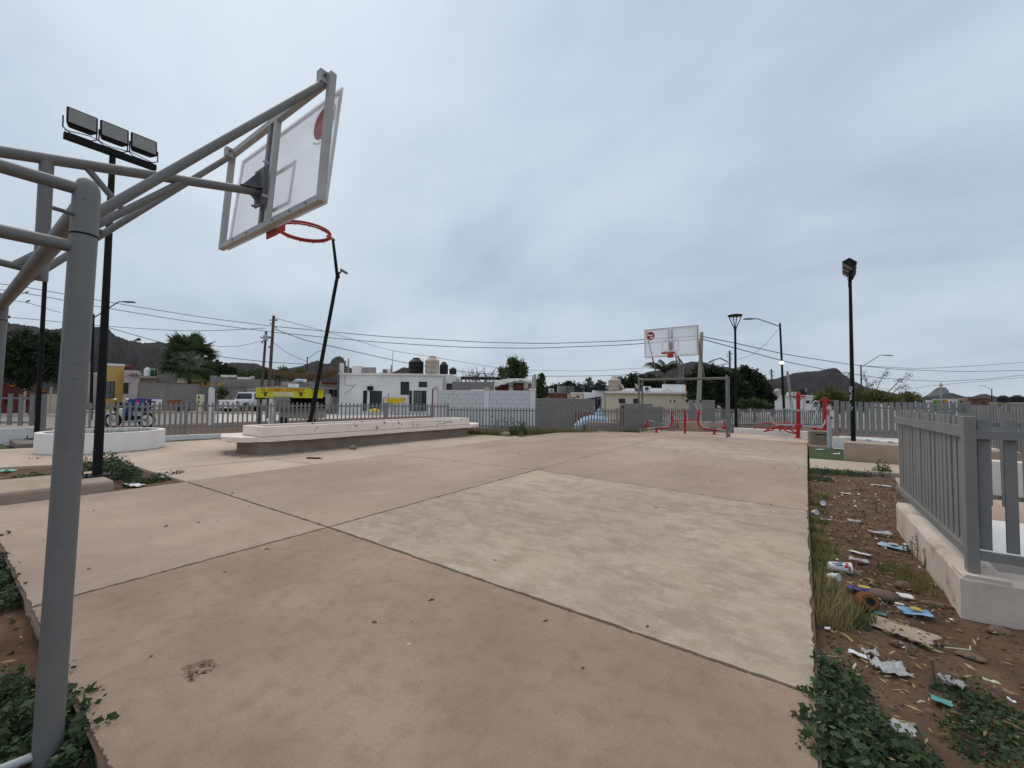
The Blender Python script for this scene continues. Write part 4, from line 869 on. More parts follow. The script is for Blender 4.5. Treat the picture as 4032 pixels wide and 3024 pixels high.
def blocks(par, x0, x1, z0, z1, m, y=0.0, core='wall_grey'):
    rows = max(1, int((z1-z0)/.2)); rh = (z1-z0)/rows; n = max(1, round((x1-x0)/.4)); cw = (x1-x0)/n
    MB().box(x0, x1, y+.012, y+.13, z0, z1-.01).build('mortar_core', core, par)
    for r in range(rows):
        off = -.5 if r % 2 else 0
        for k in range(n+(1 if r % 2 else 0)):
            a = max(x0, x0+(k+off)*cw); b_ = min(x1, x0+(k+1+off)*cw)
            if b_-a < .05: continue
            inst('block', BLK[m], par, (a+.005, y+random.uniform(-.004, .004), z0+r*rh+.004), sc=((b_-a-.01)/.39, 1, (rh-.008)/.19))
def tank(label, px, pyt, pyb, d, wpx, m, g='rooftop water tanks', logo=False, lid=None):
    b = at(px, pyb, d); top = at(px, pyt, d).z-b.z; r = wpx/2/FPX*d
    t = thing('water_tank', label, 'water tank', tuple(b), FR, g)
    h = top; MB().lathe([(0, 0), (r*.97, 0), (r, .03), (r, h*.25), (r*.97, h*.27), (r, h*.29), (r, h*.52), (r*.97, h*.54), (r, h*.56), (r, h*.72), (r*.93, h*.75), (r*.5, h*.92), (r*.44, h*.93), (r*.42, h*.95), (0, h*.95)], (0, 0, 0), 28).build('tank_body', m, t, smooth=True)
    MB().lathe([(0, 0), (r*.47, 0), (r*.47, h*.05), (r*.3, h*.07), (0, h*.07)], (0, 0, h*.935), 24).build('lid', lid or m, t)
    MB().tube([(r*1.03, -r*.2, 0), (r*1.03, -r*.2, h*.9), (r*.5, -r*.1, h*.98)], .018, 6).build('pipe', 'silver', t)
    if logo:
        MB().tube([(r*.1+r*.1*k, -math.sqrt(max(0, r*r-(r*.1+r*.1*k)**2))-.004, h*(.60+.03*((k % 2)*2-1))) for k in range(7)], .02, 5).build('lettering', 'sign_white', t)
    return t

# --- left row
b = Bld('yellow_house', 'flat roofed yellow house with a wide barred window at the left', 'house', 430, 37, rz='auto')
b.box('wall', 'wall_yellow', 385, 483, 1440, None, 0, 6); b.box('parapet', 'white_paint', 383, 485, 1431, 1440, -.06, 6.05)
b.win(397, 449, 1501, 1567, 2, pane='pane_tint', horiz=2); b.box('wall', 'wall_lavender', 330, 384.5, 1470, None, .5, 6); b.box('roof_edge', 'white_paint', 330, 384, 1466, 1471, .44, 6)
MB().tube([(b.X(345), 1, b.Z(1470)), (b.X(345), 1, b.Z(1428)), (b.X(356), 1, b.Z(1428)), (b.X(356), 1, b.Z(1470))], .03, 6).build('roof_frame', 'silver', b.t)
MB().lathe([(.45, 0), (.42, .25), (.2, .42), (0, .45)], (b.X(498), 2.6, b.Z(1445)), 16).build('roof_cap', 'wall_red', b.t)
b = Bld('lavender_house', 'pale lavender house with one narrow barred window beside the yellow house', 'house', 515, 37.4, rz='auto')
b.box('wall', 'wall_lavender', 483.5, 545, 1458, None, .0, 6); b.box('parapet', 'wall_lavender', 500, 552, 1466, 1478, -.3, .0)
for k in range(3): b.box('parapet_vent', 'wall_brick', 510+k*10, 516+k*10, 1470, 1479, -.33, -.28)
b.win(482.5+1.5, 503, 1507, 1550, 2); b.box('window_hood', 'tank_pink', 481, 511, 1500, 1507, -.12, 0)
b = Bld('grey_house', 'unplastered grey house with a green tank, behind the grey block wall', 'house', 630, 44, rz='auto')
b.box('wall', 'wall_tan', 545, 612, 1487, None, 0, 6); b.box('roof_slab', 'wall_beige', 540, 614, 1482, 1488, -.4, 6); b.box('wall', 'wall_grey', 613, 694, 1452, None, .2, 6)
b.box('window', 'pane', 633, 671, 1509, 1514, .14, .21); b.box('window', 'pane', 693, 734, 1509, 1515, .05, .12); b.box('wall', 'wall_beige', 694.5, 735, 1490, 1509, .1, 6); b.box('wall', 'wall_lavender', 735.5, 792, 1485, None, .3, 6); b.box('roof_slab', 'white_paint', 735, 793, 1495, 1500, -.4, .3)
tank('green water tank on the grey house at the left', 590, 1448, 1482, 44.5, 42, 'tank_green'); tank('small white water tank beside the green one', 579, 1446, 1480, 44, 20, 'plastic_white')
b = Bld('orange_house', 'bright orange house corner behind the palm tree', 'house', 806, 46, rz='auto')
b.box('wall', 'wall_orange', 790, 822, 1469, None, 0, 5); b.box('roof_edge', 'wall_orange', 788, 823, 1465, 1469, -.1, 5); b.box('window', 'pane', 800, 812, 1500, 1515, -.03, 0)
t = Bld('block_wall', 'grey block wall with concrete posts between the lavender house and the white pillar', 'wall', 665, 35.5, rz='auto')
blocks(t.t, t.X(548), t.X(781), -.1, t.Z(1516), 'wall_grey')
for x in (540, 653, 776): t.box('post', 'raw_concrete', x, x+9, 1512, None, -.04, .2)
t.box('coping', 'raw_concrete', 540, 785, 1510, 1516, -.02, .17)
b = Bld('dark_gate', 'dark grey metal gate at the end of the grey block wall', 'gate', 800, 35.6, rz='auto'); b.box('panel', 'dark_steel', 783, 800, 1523, None, 0, .06); b.box('panel', 'dark_steel', 801, 819, 1521, None, 0, .06)
b = Bld('white_pillar', 'white painted concrete pillar beside the parked pickup truck', 'pillar', 833, 20, rz='auto'); b.box('lower_shaft', 'white_paint', 820, 845, 1530, None, 0, .3, bevel=.02); b.box('upper_shaft', 'white_paint', 822, 838, 1525, 1531, .0, .28)
b = Bld('grey_building', 'unfinished grey block building behind the pickup truck', 'house', 940, 42, rz='auto')
b.box('wall', 'wall_grey', 823, 856, 1478, None, .3, 5); blocks(b.t, b.X(856), b.X(1075), b.Z(1533), b.Z(1492), 'wall_grey'); b.box('wall', 'wall_grey', 850, 1080, 1534, None, .02, 6); b.box('column', 'raw_concrete', 905, 913, 1505, None, -.06, .1); b.box('column', 'raw_concrete', 955, 963, 1506, None, -.06, .1)
b.box('ledge', 'raw_concrete', 855, 1070, 1519, 1525, -.1, .05); b.box('wall', 'wall_orange', 853, 876, 1509, 1521, -.04, .01); b.box('roof_unit', 'white_paint', 863, 898, 1474, 1484, 1, 2.5); b.box('roof_unit', 'white_paint', 900, 927, 1475, 1484, 1, 2.5); b.box('roof_slab', 'wall_white', 930, 985, 1484, 1492, .4, 4); b.box('roof_unit', 'tank_pink', 983, 1000, 1479, 1492, .5, 2)
for k in range(4):
    for j in range(3): b.box('vent_block', 'wall_lavender', 971+k*10, 979+k*10, 1520+j*9, 1527+j*9, -.05, -.01)
b = Bld('red_house', 'dark red house front under the big dark tree at the left edge', 'house', 110, 32, rz='auto')
b.box('wall', 'wall_red', 0, 66, 1512, None, 0, 4); b.box('wall', 'wall_brick', 66, 150, 1532, None, .6, 4); b.box('wall', 'wall_red', 150, 183, 1535, None, 0, 4); b.box('wall', 'wall_beige', 183, 330, 1552, None, -.2, 4); b.box('roof_tile', 'wall_orange', 35, 62, 1517, 1521, -.2, 0); b.box('roof_tile', 'wall_orange', 152, 176, 1538, 1542, -.2, 0)
for x in (97, 197): MB().tube([(b.X(x), -.8, 0), (b.X(x), -.8, b.Z(1522))], .07, 8).build('porch_column', 'tank_beige', b.t)
b.win(20, 44, 1560, 1590, 2); b.win(80, 108, 1575, 1600, 2, y=.6)
# --- brown awning house next to the white house
b = Bld('awning_house', 'grey block house under a brown cloth awning, left of the white house', 'house', 1250, 39)
b.box('wall', 'wall_grey', 1060, 1205, 1518, None, .5, 5); b.box('wall', 'wall_grey', 1205, 1338, 1502, None, .0, 5); b.box('doorway', 'black_metal', 1296, 1312, 1532, 1560, -.05, .01); b.box('doorway', 'black_metal', 1316, 1330, 1535, 1562, -.05, .01); b.box('fascia', 'wall_red', 1270, 1336, 1504, 1513, -.3, .02); b.box('wall', 'wall_tan', 1060, 1180, 1500, 1520, 2, 5)
b.box('roof_unit', 'white_paint', 1126, 1150, 1486, 1500, 1.5, 2.8); b.box('roof_unit', 'tarp_sky', 1124, 1160, 1495, 1501, 1.2, 1.5)
N = 16; aw = thing('cloth_awning', 'sagging brown cloth awning left of the white house', 'awning', tuple(at(1230, 1480, 37)))
V = []; F = []
for j in range(9):
    for i in range(N+1):
        u_ = i/N; v_ = j/8; px = 1075+(1336-1075)*u_; py = (1450+18*math.sin(u_*PI)-20*max(0, u_-.6))+v_*(26-14*abs(u_-.55))+(6*math.sin(u_*9) if j == 8 else 0)
        V.append(at(px, py+2, 36.2+v_*2.2+.2*math.sin(u_*7)))
for j in range(8):
    for i in range(N): q = j*(N+1)+i; F.append((q, q+1, q+N+2, q+N+1))
mb = MB(); mb.add(V, F); ob = mb.build('cloth', 'tarp_brown', aw, True, True); ob.modifiers.new('thick', 'SOLIDIFY').thickness = .02
for x in (1080, 1210, 1330): MB().tube([at(x, 1462, 37), at(x, 1600, 37)], .05, 6).build('pole', 'dark_steel', aw, True)
# --- the white house
b = Bld('white_house', 'flat roofed white house with dark doors and two small windows', 'house', 1540, 37.5)
b.box('wall', 'wall_white', 1335, 1741, 1477, None, 0, 7); b.box('cornice', 'white_paint', 1331, 1742, 1470.5, 1477.5, -.18, 7.1); b.box('wall', 'wall_white', 1741.2, 1779, 1474, None, .4, 7.2)
b.box('parapet', 'wall_panel', 1334, 1346, 1429, 1470, -.05, .3); b.box('parapet', 'wall_panel', 1346, 1389, 1433, 1470, 2.2, 2.4); b.box('parapet', 'wall_grey', 1389, 1446, 1439, 1470, 2.0, 2.25); b.box('parapet', 'wall_beige', 1446, 1620, 1459, 1470, 3, 3.3)
for x, yt in ((1351, 1420), (1434, 1458), (1517, 1457), (1534, 1436), (1683, 1460)): MB().tube([(b.X(x), .3, b.Z(1470)), (b.X(x), .3, b.Z(yt))], .05, 6).build('rebar_stub', 'rust', b.t)
MB().tube([(b.X(1535), .5, b.Z(1470)), (b.X(1537), .5, b.Z(1378))], .03, 6).build('antenna', 'silver', b.t)
for x0, x1 in ((1530, 1600), (1550, 1620)): MB().bar((b.X(x0), 1, b.Z(1466)), (b.X(x1), 1.2, b.Z(1462)), .12, .1).build('roof_timber', 'wall_brick', b.t)
b.win(1577, 1610, 1503, 1554, 3); b.win(1648, 1680, 1503, 1523.5, 2)
b.win(1430, 1445, 1538, 1618, 2, nm='door', y=-.0); b.win(1456, 1503, 1539, 1618, 4, nm='door'); b.win(1612, 1621, 1538, 1618, 0, nm='door'); b.win(1628, 1663, 1538, 1618, 2, nm='door', pane='pane_tint'); b.win(1664, 1678, 1538, 1618, 0, nm='door')
b.box('shelf', 'white_paint', 1578, 1606, 1556, 1567, -.15, 0); b.box('meter_box', 'black_metal', 1449, 1468, 1521, 1537, -.3, 0)
b.win(1754, 1772, 1509, 1536, 2, y=.4); b.win(1775, 1793, 1510, 1536, 2, y=.1)
for pts in (((1356, 1472), (1357, 1519), (1390, 1520), (1401, 1515)), ((1395, 1515), (1382, 1535), (1362, 1547), (1360, 1558)), ((1747, 1474), (1746, 1536))):
    MB().tube([(b.X(x), -.02 if x < 1700 else .38, b.Z(y)) for x, y in pts], .03, 6).build('conduit', 'tarp_grey', b.t)
ac = Bld('roof_cooler', 'small white air cooler on the roof of the white house', 'air cooler', 1510, 38); ac.box('case', 'wall_panel', 1494, 1528, 1450, 1470, .6, 1.3); ac.box('grille', 'dark_steel', 1497, 1513, 1454, 1466, .57, .6)
tank('big black water tank on the white house roof', 1638, 1409, 1471, 38.5, 58, 'tank_black'); tank('tall beige water tank on the white house roof', 1701, 1402, 1470, 38.3, 54, 'tank_beige'); tank('smaller black water tank right of the beige one', 1747, 1425, 1473, 40, 33, 'tank_black'); tank('lowest black water tank at the right end of the white house roof', 1783, 1447, 1474, 43, 28, 'tank_black')
yc = thing('yellow_cover', 'yellow plastic sheet draped over a table before the white house', 'plastic sheet', tuple(at(1558, 1610, 36)), FR)
V = []; F = []
for i in range(21):
    x = -.72+1.44*i/20; w = .05*math.sin(i*1.9)
    V += [(x, .35, .93+.04*math.sin(i)), (x, -.3, .96+.05*math.sin(i*.8)), (x, -.42+w, .62-.18*abs(math.sin(i*.55+.4))+.05*math.sin(i*2.3))]
for i in range(20): F += [(3*i, 3*i+1, 3*i+4, 3*i+3), (3*i+1, 3*i+2, 3*i+5, 3*i+4)]
mb = MB(); mb.add(V, F); mb.build('sheet', 'cloth_yellow', yc).modifiers.new('t', 'SOLIDIFY').thickness = .01
for x in (-.65, .65):
    for y in (-.2, .25): MB().tube([(x, y, 0), (x, y, .93)], .025, 6).build('table_leg', 'dark_steel', yc)
yb = thing('yellow_bundle', 'yellow plastic bundle on the ground before the dark doors', 'bundle', tuple(at(1475, 1622, 35)), FR)
MB().lathe([(.55, 0), (.5, .12), (.35, .24), (.1, .3), (0, .3)], (0, 0, 0), 11).build('sheet', 'cloth_yellow', yb)
rk = thing('drying_rack', 'thin metal rack standing before the white house', 'rack', tuple(at(1530, 1620, 36.5)), FR)
for p in (((-.5, 0, 0), (-.5, 0, 1.2)), ((.4, 0, 0), (.4, 0, 1.2)), ((-.5, 0, 1.2), (.4, 0, 1.2)), ((-.5, 0, .65), (.4, 0, .65)), ((-.02, -.1, 0), (-.02, -.1, 1.65))): MB().tube(p, .03, 6).build('tube', 'dark_steel', rk)
MB().box(-.48, .38, .02, .05, .68, 1.15).build('panel', 'wall_panel', rk)
gr = thing('grey_cabinet', 'pale grey cabinet standing left of the white house', 'cabinet', tuple(at(1292, 1610, 37.8)), FR); MB().box(-.28, .28, -.3, .3, 0, 1.05).box(-.2, .15, -.25, .25, 1.05, 1.35).build('case', 'tarp_grey', gr, bevel=.03); MB().tube([(.2, -.32, .5), (.2, -.32, .7)], .015, 6).build('handle', 'dark_steel', gr)
# --- white panel wall with pillars
w = Bld('panel_wall', 'white block wall with square pillars, right of the white house', 'wall', 1907, 20.4)
for a, c_ in ((1723, 1906), (1926, 2087)): blocks(w.t, w.X(a), w.X(c_), -.1, w.Z(1537), 'wall_panel', core='wall_panel')
for k, (a, c_) in enumerate(((1706, 1723), (1906, 1926), (2087, 2107))):
    p = w.box('pillar', 'wall_white', a, c_, 1535, None, -.05, .2, bevel=.008)
    if k < 2: MB().hexa([(w.X(a)-.03, -.09, w.Z(1535)), (w.X(c_)+.03, -.09, w.Z(1535)), (w.X(c_)+.03, .24, w.Z(1535)), (w.X(a)-.03, .24, w.Z(1535)), (w.X(a)+.06, 0, w.Z(1524)), (w.X(c_)-.06, 0, w.Z(1524)), (w.X(c_)-.06, .14, w.Z(1524)), (w.X(a)+.06, .14, w.Z(1524))]).build('pillar_cap', 'cardboard', p)
    else: MB().box(w.X(a)-.03, w.X(c_)+.03, -.08, .23, w.Z(1535), w.Z(1528)).build('pillar_cap', 'wall_white', p)
w.box('side_post', 'wall_brick', 1700.5, 1705.5, 1530, None, -.02, .1)
pa = MB()
for k in range(46):
    x = w.X(random.uniform(1930, 2083)); z = max(.06, .18+abs(random.gauss(0, .22))); r_ = random.uniform(.02, .07)
    pa.plate([(x+r_*random.uniform(.5, 1.2)*math.cos(a), -.012, z+r_*random.uniform(.5, 1.2)*math.sin(a)) for a in [2*PI*i/7 for i in range(7)]], (0, 1, 0), .006)
pa.build('peeling_patches', 'wall_grey', w.t)['kind'] = 'stuff'
# --- van, shack, column behind it
vn = thing('white_van', 'white van whose roof shows above the white panel wall', 'van', tuple(at(1866, 1640, 25)), FR); vn.location.z = GZ
prof = [(-2.0, .35), (-2.05, 1.0), (-1.35, 1.12), (-.75, 1.85), (-.4, 1.98), (1.0, 2.0), (1.85, 1.93), (2.0, 1.0), (2.0, .35)]
mb = MB(); k = len(prof); mb.add([(x*.55, 0, z) for x, z in prof]+[(x*.55, 1.75, z) for x, z in prof], [tuple(range(k)), tuple(range(2*k-1, k-1, -1))]+[(i, k+i, k+(i+1) % k, (i+1) % k) for i in range(k)]); mb.build('body', 'car_white', vn, bevel=.04, seg=2)
for x0, x1 in ((-.35, .05), (.15, .85)): MB().box(x0, x1, -.006, .01, 1.25, 1.82).build('side_window', 'pane', vn, bevel=.01)
for x in (-.7, .7): MB().tube([(x, -.02, .32), (x, .2, .32)], .32, 18).build('wheel', 'rubber', vn)
b = Bld('back_wall', 'plain grey wall behind the white van', 'wall', 1860, 31); blocks(b.t, b.X(1779), b.X(1945), b.Z(1545), b.Z(1503), 'wall_grey'); b.box('wall', 'wall_grey', 1779, 1945, 1546, None, .02, .2)
b = Bld('carport_roof', 'dark flat carport roof behind the grey wall', 'carport', 1890, 40); b.box('roof_sheet', 'white_paint', 1812, 1970, 1482, 1484, 0, 3); b.box('fascia', 'black_metal', 1812, 1972, 1484.5, 1495, .1, .3); b.box('post', 'dark_steel', 1815, 1818, 1495, None, .1, .2); b.box('post', 'dark_steel', 1960, 1963, 1495, None, .1, .2)
b = Bld('shack', 'patched white shack with a grey tarp over its front', 'shack', 2020, 26)
b.box('wall', 'wall_panel', 1947, 2093, 1500, None, 0, 3); b.win(1948, 2003, 1512, 1540, 1, 'wall_brick', 'wall_red', fw=.05, nm='door'); b.win(2021, 2061, 1508, 1537, 0, 'black_metal', 'wall_brick', nm='window'); b.box('patch', 'cardboard', 2063, 2092, 1528, 1540, -.02, 0); b.box('patch', 'tarp_brown', 2079, 2092, 1510, 1530, -.021, 0); b.box('patch', 'cardboard', 2013, 2020, 1517, 1526, -.02, 0); b.box('post', 'rust', 2094, 2097, 1484, None, -.05, .05)
tp = thing('grey_tarp', 'crumpled grey tarp draped over the shack front', 'tarp', tuple(at(2010, 1500, 25.5)))
V = []; F = []
for j in range(6):
    for i in range(19):
        u_ = i/18; v_ = j/5; px = 1948+(2088-1948)*u_; top = 1500-8*math.sin(u_*PI*.9)-2*u_; dr = (24*(1-u_)**1.3+3); V.append(at(px+2*math.sin(j*2+i), top+dr*v_+3*math.sin(i*1.9+j)*v_, 25.4+.5*(1-v_)+.1*math.sin(i*1.3)))
for j in range(5):
    for i in range(18): q = j*19+i; F.append((q, q+1, q+20, q+19))
mb = MB(); mb.add(V, F); mb.build('sheet', 'tarp_grey', tp, True, True).modifiers.new('t', 'SOLIDIFY').thickness = .015
b = Bld('concrete_column', 'bare concrete column rising above the white panel wall', 'column', 2104, 22); b.box('shaft', 'wall_tan', 2099, 2111, 1474, None, 0, .2, bevel=.01)
# --- grey block wall, roofs and tanks in the middle right
w = Bld('block_wall', 'grey block wall behind the far fence, right of the white panel wall', 'wall', 2225, 23); blocks(w.t, w.X(2110), w.X(2337), -.1, w.Z(1569), 'wall_grey'); 
for x in (2150, 2250): w.box('coping_stub', 'raw_concrete', x, x+16, 1563, 1569, .0, .13)
b = Bld('low_roofs', 'cluttered low dark house with roof junk behind the grey block wall', 'house', 2210, 44); b.box('wall', 'wall_brick', 2140, 2232, 1548, None, 0, 5); b.box('wall', 'tank_pink', 2233, 2257, 1550, None, -.4, 5); b.box('roof_shed', 'dark_steel', 2238, 2262, 1520, 1548, 0, 2); b.box('roof_shed', 'wall_grey', 2205, 2237, 1518, 1545, 1, 3); b.box('window', 'pane', 2160, 2175, 1556, 1564, -.03, .0); b.box('cooler', 'wall_panel', 2161, 2181, 1530, 1545, -.1, .6); b.box('cooler_grille', 'dark_steel', 2166, 2176, 1533, 1542, -.13, -.1); b.box('roof_ledge', 'raw_concrete', 2138, 2234, 1545, 1549, -.1, 5)
b = Bld('pale_house', 'low pale house carrying three black water tanks', 'house', 2300, 42); b.box('wall', 'wall_beige', 2257, 2298, 1550, None, 0, 4); b.box('wall', 'wall_white', 2299, 2340, 1547, None, -.2, 4); b.box('roof_edge', 'white_paint', 2256, 2341, 1545, 1550, -.1, 4); b.box('window', 'pane', 2270, 2280, 1558, 1566, -.03, .0)
tank('left black water tank of the three on the pale house', 2282, 1511, 1546, 43, 31, 'tank_black', logo=True); tank('middle black water tank of the three on the pale house', 2318, 1506, 1546, 43.2, 34, 'tank_black', logo=True); tank('right, highest black water tank of the three', 2363, 1499, 1537, 42.6, 39, 'tank_black', logo=True)
b = Bld('beige_house', 'long flat roofed beige house behind the far goal', 'house', 2545, 42)
b.box('wall', 'wall_beige', 2386, 2720, 1549, None, 0, 6); b.box('roof_slab', 'white_paint', 2382, 2723, 1542, 1549.5, -.35, 6.1); b.box('wall', 'wall_white', 2337, 2385.5, 1537, None, .5, 6); b.box('doorway', 'black_metal', 2343, 2352, 1572, None, .42, .52); b.box('doorway', 'black_metal', 2361, 2370, 1570, None, .42, .52); b.box('doorway', 'pane', 2352.5, 2360, 1572, None, .44, .52)
b.win(2437, 2461, 1569.5, 1587, 1); b.win(2494, 2517, 1570, 1588, 1); b.box('parapet', 'wall_white', 2625, 2716, 1512, 1542, 1, 1.25); b.box('parapet', 'wall_white', 2580, 2625, 1527, 1542, 1, 1.25); b.box('parapet_end', 'wall_orange', 2716, 2721, 1512, 1542, .95, 1.3); b.box('roof_ledge', 'wall_white', 2445, 2515, 1533, 1542, 1.4, 1.7); b.box('roof_ledge', 'wall_white', 2480, 2515, 1528, 1533, 1.4, 1.7)
for pts in (((2685, 1548), (2690, 1565), (2702, 1580)), ((2610, 1540), (2630, 1532), (2650, 1540))): MB().tube([(b.X(x), -.03 if y > 1545 else .2, b.Z(y)) for x, y in pts], .03, 5).build('cable', 'wall_tan', b.t)
ac = Bld('air_conditioner', 'white air conditioner on the beige house roof', 'air conditioner', 2551, 41.8); ac.box('case', 'wall_white', 2538, 2564, 1521, 1541, 0, .5, bevel=.02)
MB().tube([(ac.X(2546), -.03, ac.Z(1531)), (ac.X(2546), 0, ac.Z(1531))], .2, 18).build('fan', 'dark_steel', ac.t)
tank('tall beige water tank on the beige house roof', 2419, 1482, 1539, 42.3, 47, 'tank_beige')
for x, l_ in ((2447, 'left'), (2505, 'right')):
    t = thing('satellite_dish', 'small reddish satellite dish, the %s one on the beige house roof' % l_, 'satellite dish', tuple(at(x, 1540, 42)), FR+.9); MB().lathe([(.0, 0), (.2, .03), (.36, .1), (.35, .11), (.2, .045), (0, .02)], (0, 0, 0), 18).build('dish', 'tank_pink', t).rotation_euler = (math.radians(60), 0, 0); t.children[0].location = (0, 0, .42); MB().tube([(0, 0, 0), (0, .05, .4)], .03, 6).build('mast', 'rust', t)
w = Bld('block_wall', 'stepped grey block wall in front of the beige house', 'wall', 2520, 24); blocks(w.t, w.X(2447), w.X(2612), -.1, w.Z(1600), 'wall_grey'); blocks(w.t, w.X(2447), w.X(2570), w.Z(1600), w.Z(1589), 'wall_grey')
w.box('post', 'wall_brick', 2444, 2459, 1598, None, -.03, .15)
w = Bld('block_wall', 'grey block wall at the right end of the beige house', 'wall', 2770, 30); blocks(w.t, w.X(2715), w.X(2815), -.1, w.Z(1575), 'wall_grey')
bt = thing('navy_awning', 'small sagging navy blue awning over the grey block wall', 'awning', tuple(at(2310, 1580, 26)))
V = []; F = []
for j in range(4):
    for i in range(15):
        u_ = i/14; px = 2256+(2370-2256)*u_; yt = 1573-13*u_**1.4; V.append(at(px, yt+(10*math.sin(u_*PI)**.6+1)*j/3, 25+j*.25))
for j in range(3):
    for i in range(14): q = j*15+i; F.append((q, q+1, q+16, q+15))
mb = MB(); mb.add(V, F); mb.build('sheet', 'tarp_navy', bt, True, True).modifiers.new('t', 'SOLIDIFY').thickness = .02
for x in (2340, 2368): MB().tube([at(x, 1565, 25.3), at(x, 1650, 25.3)], .05, 6).build('pole', 'silver', bt, True)
bc = thing('covered_car', 'car under a pale blue sheet behind the far fence', 'covered car', tuple(at(2335, 1690, 19.5)), FR); bc.location.z = GZ
V = []; F = []
for j in range(9):
    for i in range(21):
        u_ = i/20*2-1; v_ = j/8*2-1; h = .70*max(0, 1-abs(u_)**3)**.5*max(0, 1-abs(v_)**4)**.5*(1-.25*max(0, -u_-.2))+.02*math.sin(i*1.7+j); V.append((u_*.88, v_*.7, max(.02, h)))
for j in range(8):
    for i in range(20): q = j*21+i; F.append((q, q+1, q+22, q+21))
mb = MB(); mb.add(V, F); mb.build('sheet', 'tarp_sky', bc, smooth=True); MB().tube([(-.5, -.72, .16), (-.5, -.6, .16)], .16, 14).build('wheel', 'rubber', bc); MB().tube([(.5, -.72, .16), (.5, -.6, .16)], .16, 14).build('wheel', 'rubber', bc)
b = Bld('maroon_gate', 'dark maroon gate panel behind the pale blue sheet', 'gate', 2297, 22.4); b.box('panel', 'wall_brick', 2261, 2296, 1622, None, 0, .06); b.box('panel', 'wall_brick', 2297, 2333, 1622, None, 0, .06)
bb = thing('blue_bag', 'light blue plastic bag hanging on the far fence', 'bag', tuple(at(2360, 1640, 20.5)), FR); MB().lathe([(.02, .4), (.1, .3), (.22, .12), (.2, .02), (0, 0)], (0, 0, 0), 9).build('film', 'tarp_sky', bb); MB().tube([(0, 0, .38), (.03, 0, .5)], .012, 5).build('handle', 'tarp_sky', bb)
# --- right side houses
b = Bld('white_cottage', 'low white house behind the red fitness machines', 'house', 3135, 40, rz='auto'); b.box('wall', 'wall_white', 3050, 3220, 1562, None, 0, 5); b.box('roof_slab', 'white_paint', 3046, 3222, 1556, 1562, -.15, 5.1); b.box('window', 'pane', 3173, 3188, 1577, 1588, -.04, 0); b.box('window', 'pane_tint', 3195, 3212, 1579, 1592, -.04, 0)
tank('pink water tank on the low white house', 3060, 1530, 1557, 41, 24, 'tank_pink'); tank('black water tank on the low white house', 3158, 1526, 1557, 41, 32, 'tank_black', logo=True)
ac = Bld('roof_box', 'pale box unit on the low white house roof', 'roof unit', 3125, 41); ac.box('case', 'wall_panel', 3118, 3135, 1545, 1557, 0, .8); ac.box('vent', 'dark_steel', 3121, 3131, 1548, 1554, -.02, 0)
cols = [('white', 'wall_white', 3644, 3672, 1578, 80), ('bright green', 'wall_green', 3671, 3701, 1575, 82), ('orange brown', 'wall_orange', 3706, 3732, 1573, 86), ('white', 'wall_white', 3732, 3771, 1573, 78), ('tan grey', 'wall_tan', 3771, 3814, 1572, 76), ('dark brick red', 'wall_brick', 3811, 3898, 1570, 72)]
sep_l = ['left of the bright green one', 'between two pale houses', 'right of the bright green one', 'left of the tan grey one', 'beside the brick red one', 'below the small dark hill']
for (cn, m_, x0, x1, yt, d), sl in zip(cols, sep_l):
    b = Bld('far_house', 'distant %s house, %s' % (cn, sl), 'house', (x0+x1)/2, d, 'distant houses at the right', rz='auto'); b.box('wall', m_, x0, x1, yt, None, 0, 6); b.box('roof_slab', 'white_paint' if m_ != 'wall_brick' else 'wall_brick', x0-1, x1+1, yt-2.2, yt, -.2, 6.1); b.box('door', 'pane', x0+(x1-x0)*.62, x0+(x1-x0)*.78, yt+9, None, -.05, 0); b.box('window', 'pane', x0+(x1-x0)*.2, x0+(x1-x0)*.42, yt+7, yt+13, -.05, 0)
b = Bld('long_roof_house', 'long tan roofed house with black tanks at the right edge', 'house', 3980, 52, rz='auto'); b.box('wall', 'wall_tan', 3896, 4140, 1591, None, 0, 6); b.box('roof_slab', 'wall_tan', 3893, 4145, 1585, 1591, -.2, 6.1); b.box('window', 'pane', 3930, 3950, 1594, 1604, -.03, 0)
tank('black water tank at the right edge, the left one', 3950, 1557, 1584, 52.5, 34, 'tank_black'); tank('black water tank at the right edge, the right one', 4005, 1556, 1584, 52.5, 38, 'tank_black')
for k, (x, y, m_) in enumerate(((3518, 1580, 'white_paint'), (3545, 1579, 'white_paint'), (3590, 1580, 'tank_green'), (3626, 1573, 'tarp_sky'))):
    b = Bld('far_house', ['distant white house at the left end of the row', 'distant white house, second from the left', 'distant house with a teal wall', 'distant house with a pale blue dome'][k], 'house', x, 95+k*4, 'distant houses at the right'); b.box('wall', m_, x-11, x+11, y, None, 0, 6); b.box('roof_slab', 'wall_tan', x-12, x+12, y-1.8, y, -.2, 6); b.box('door', 'pane', x+2, x+6, y+8, None, -.05, 0)

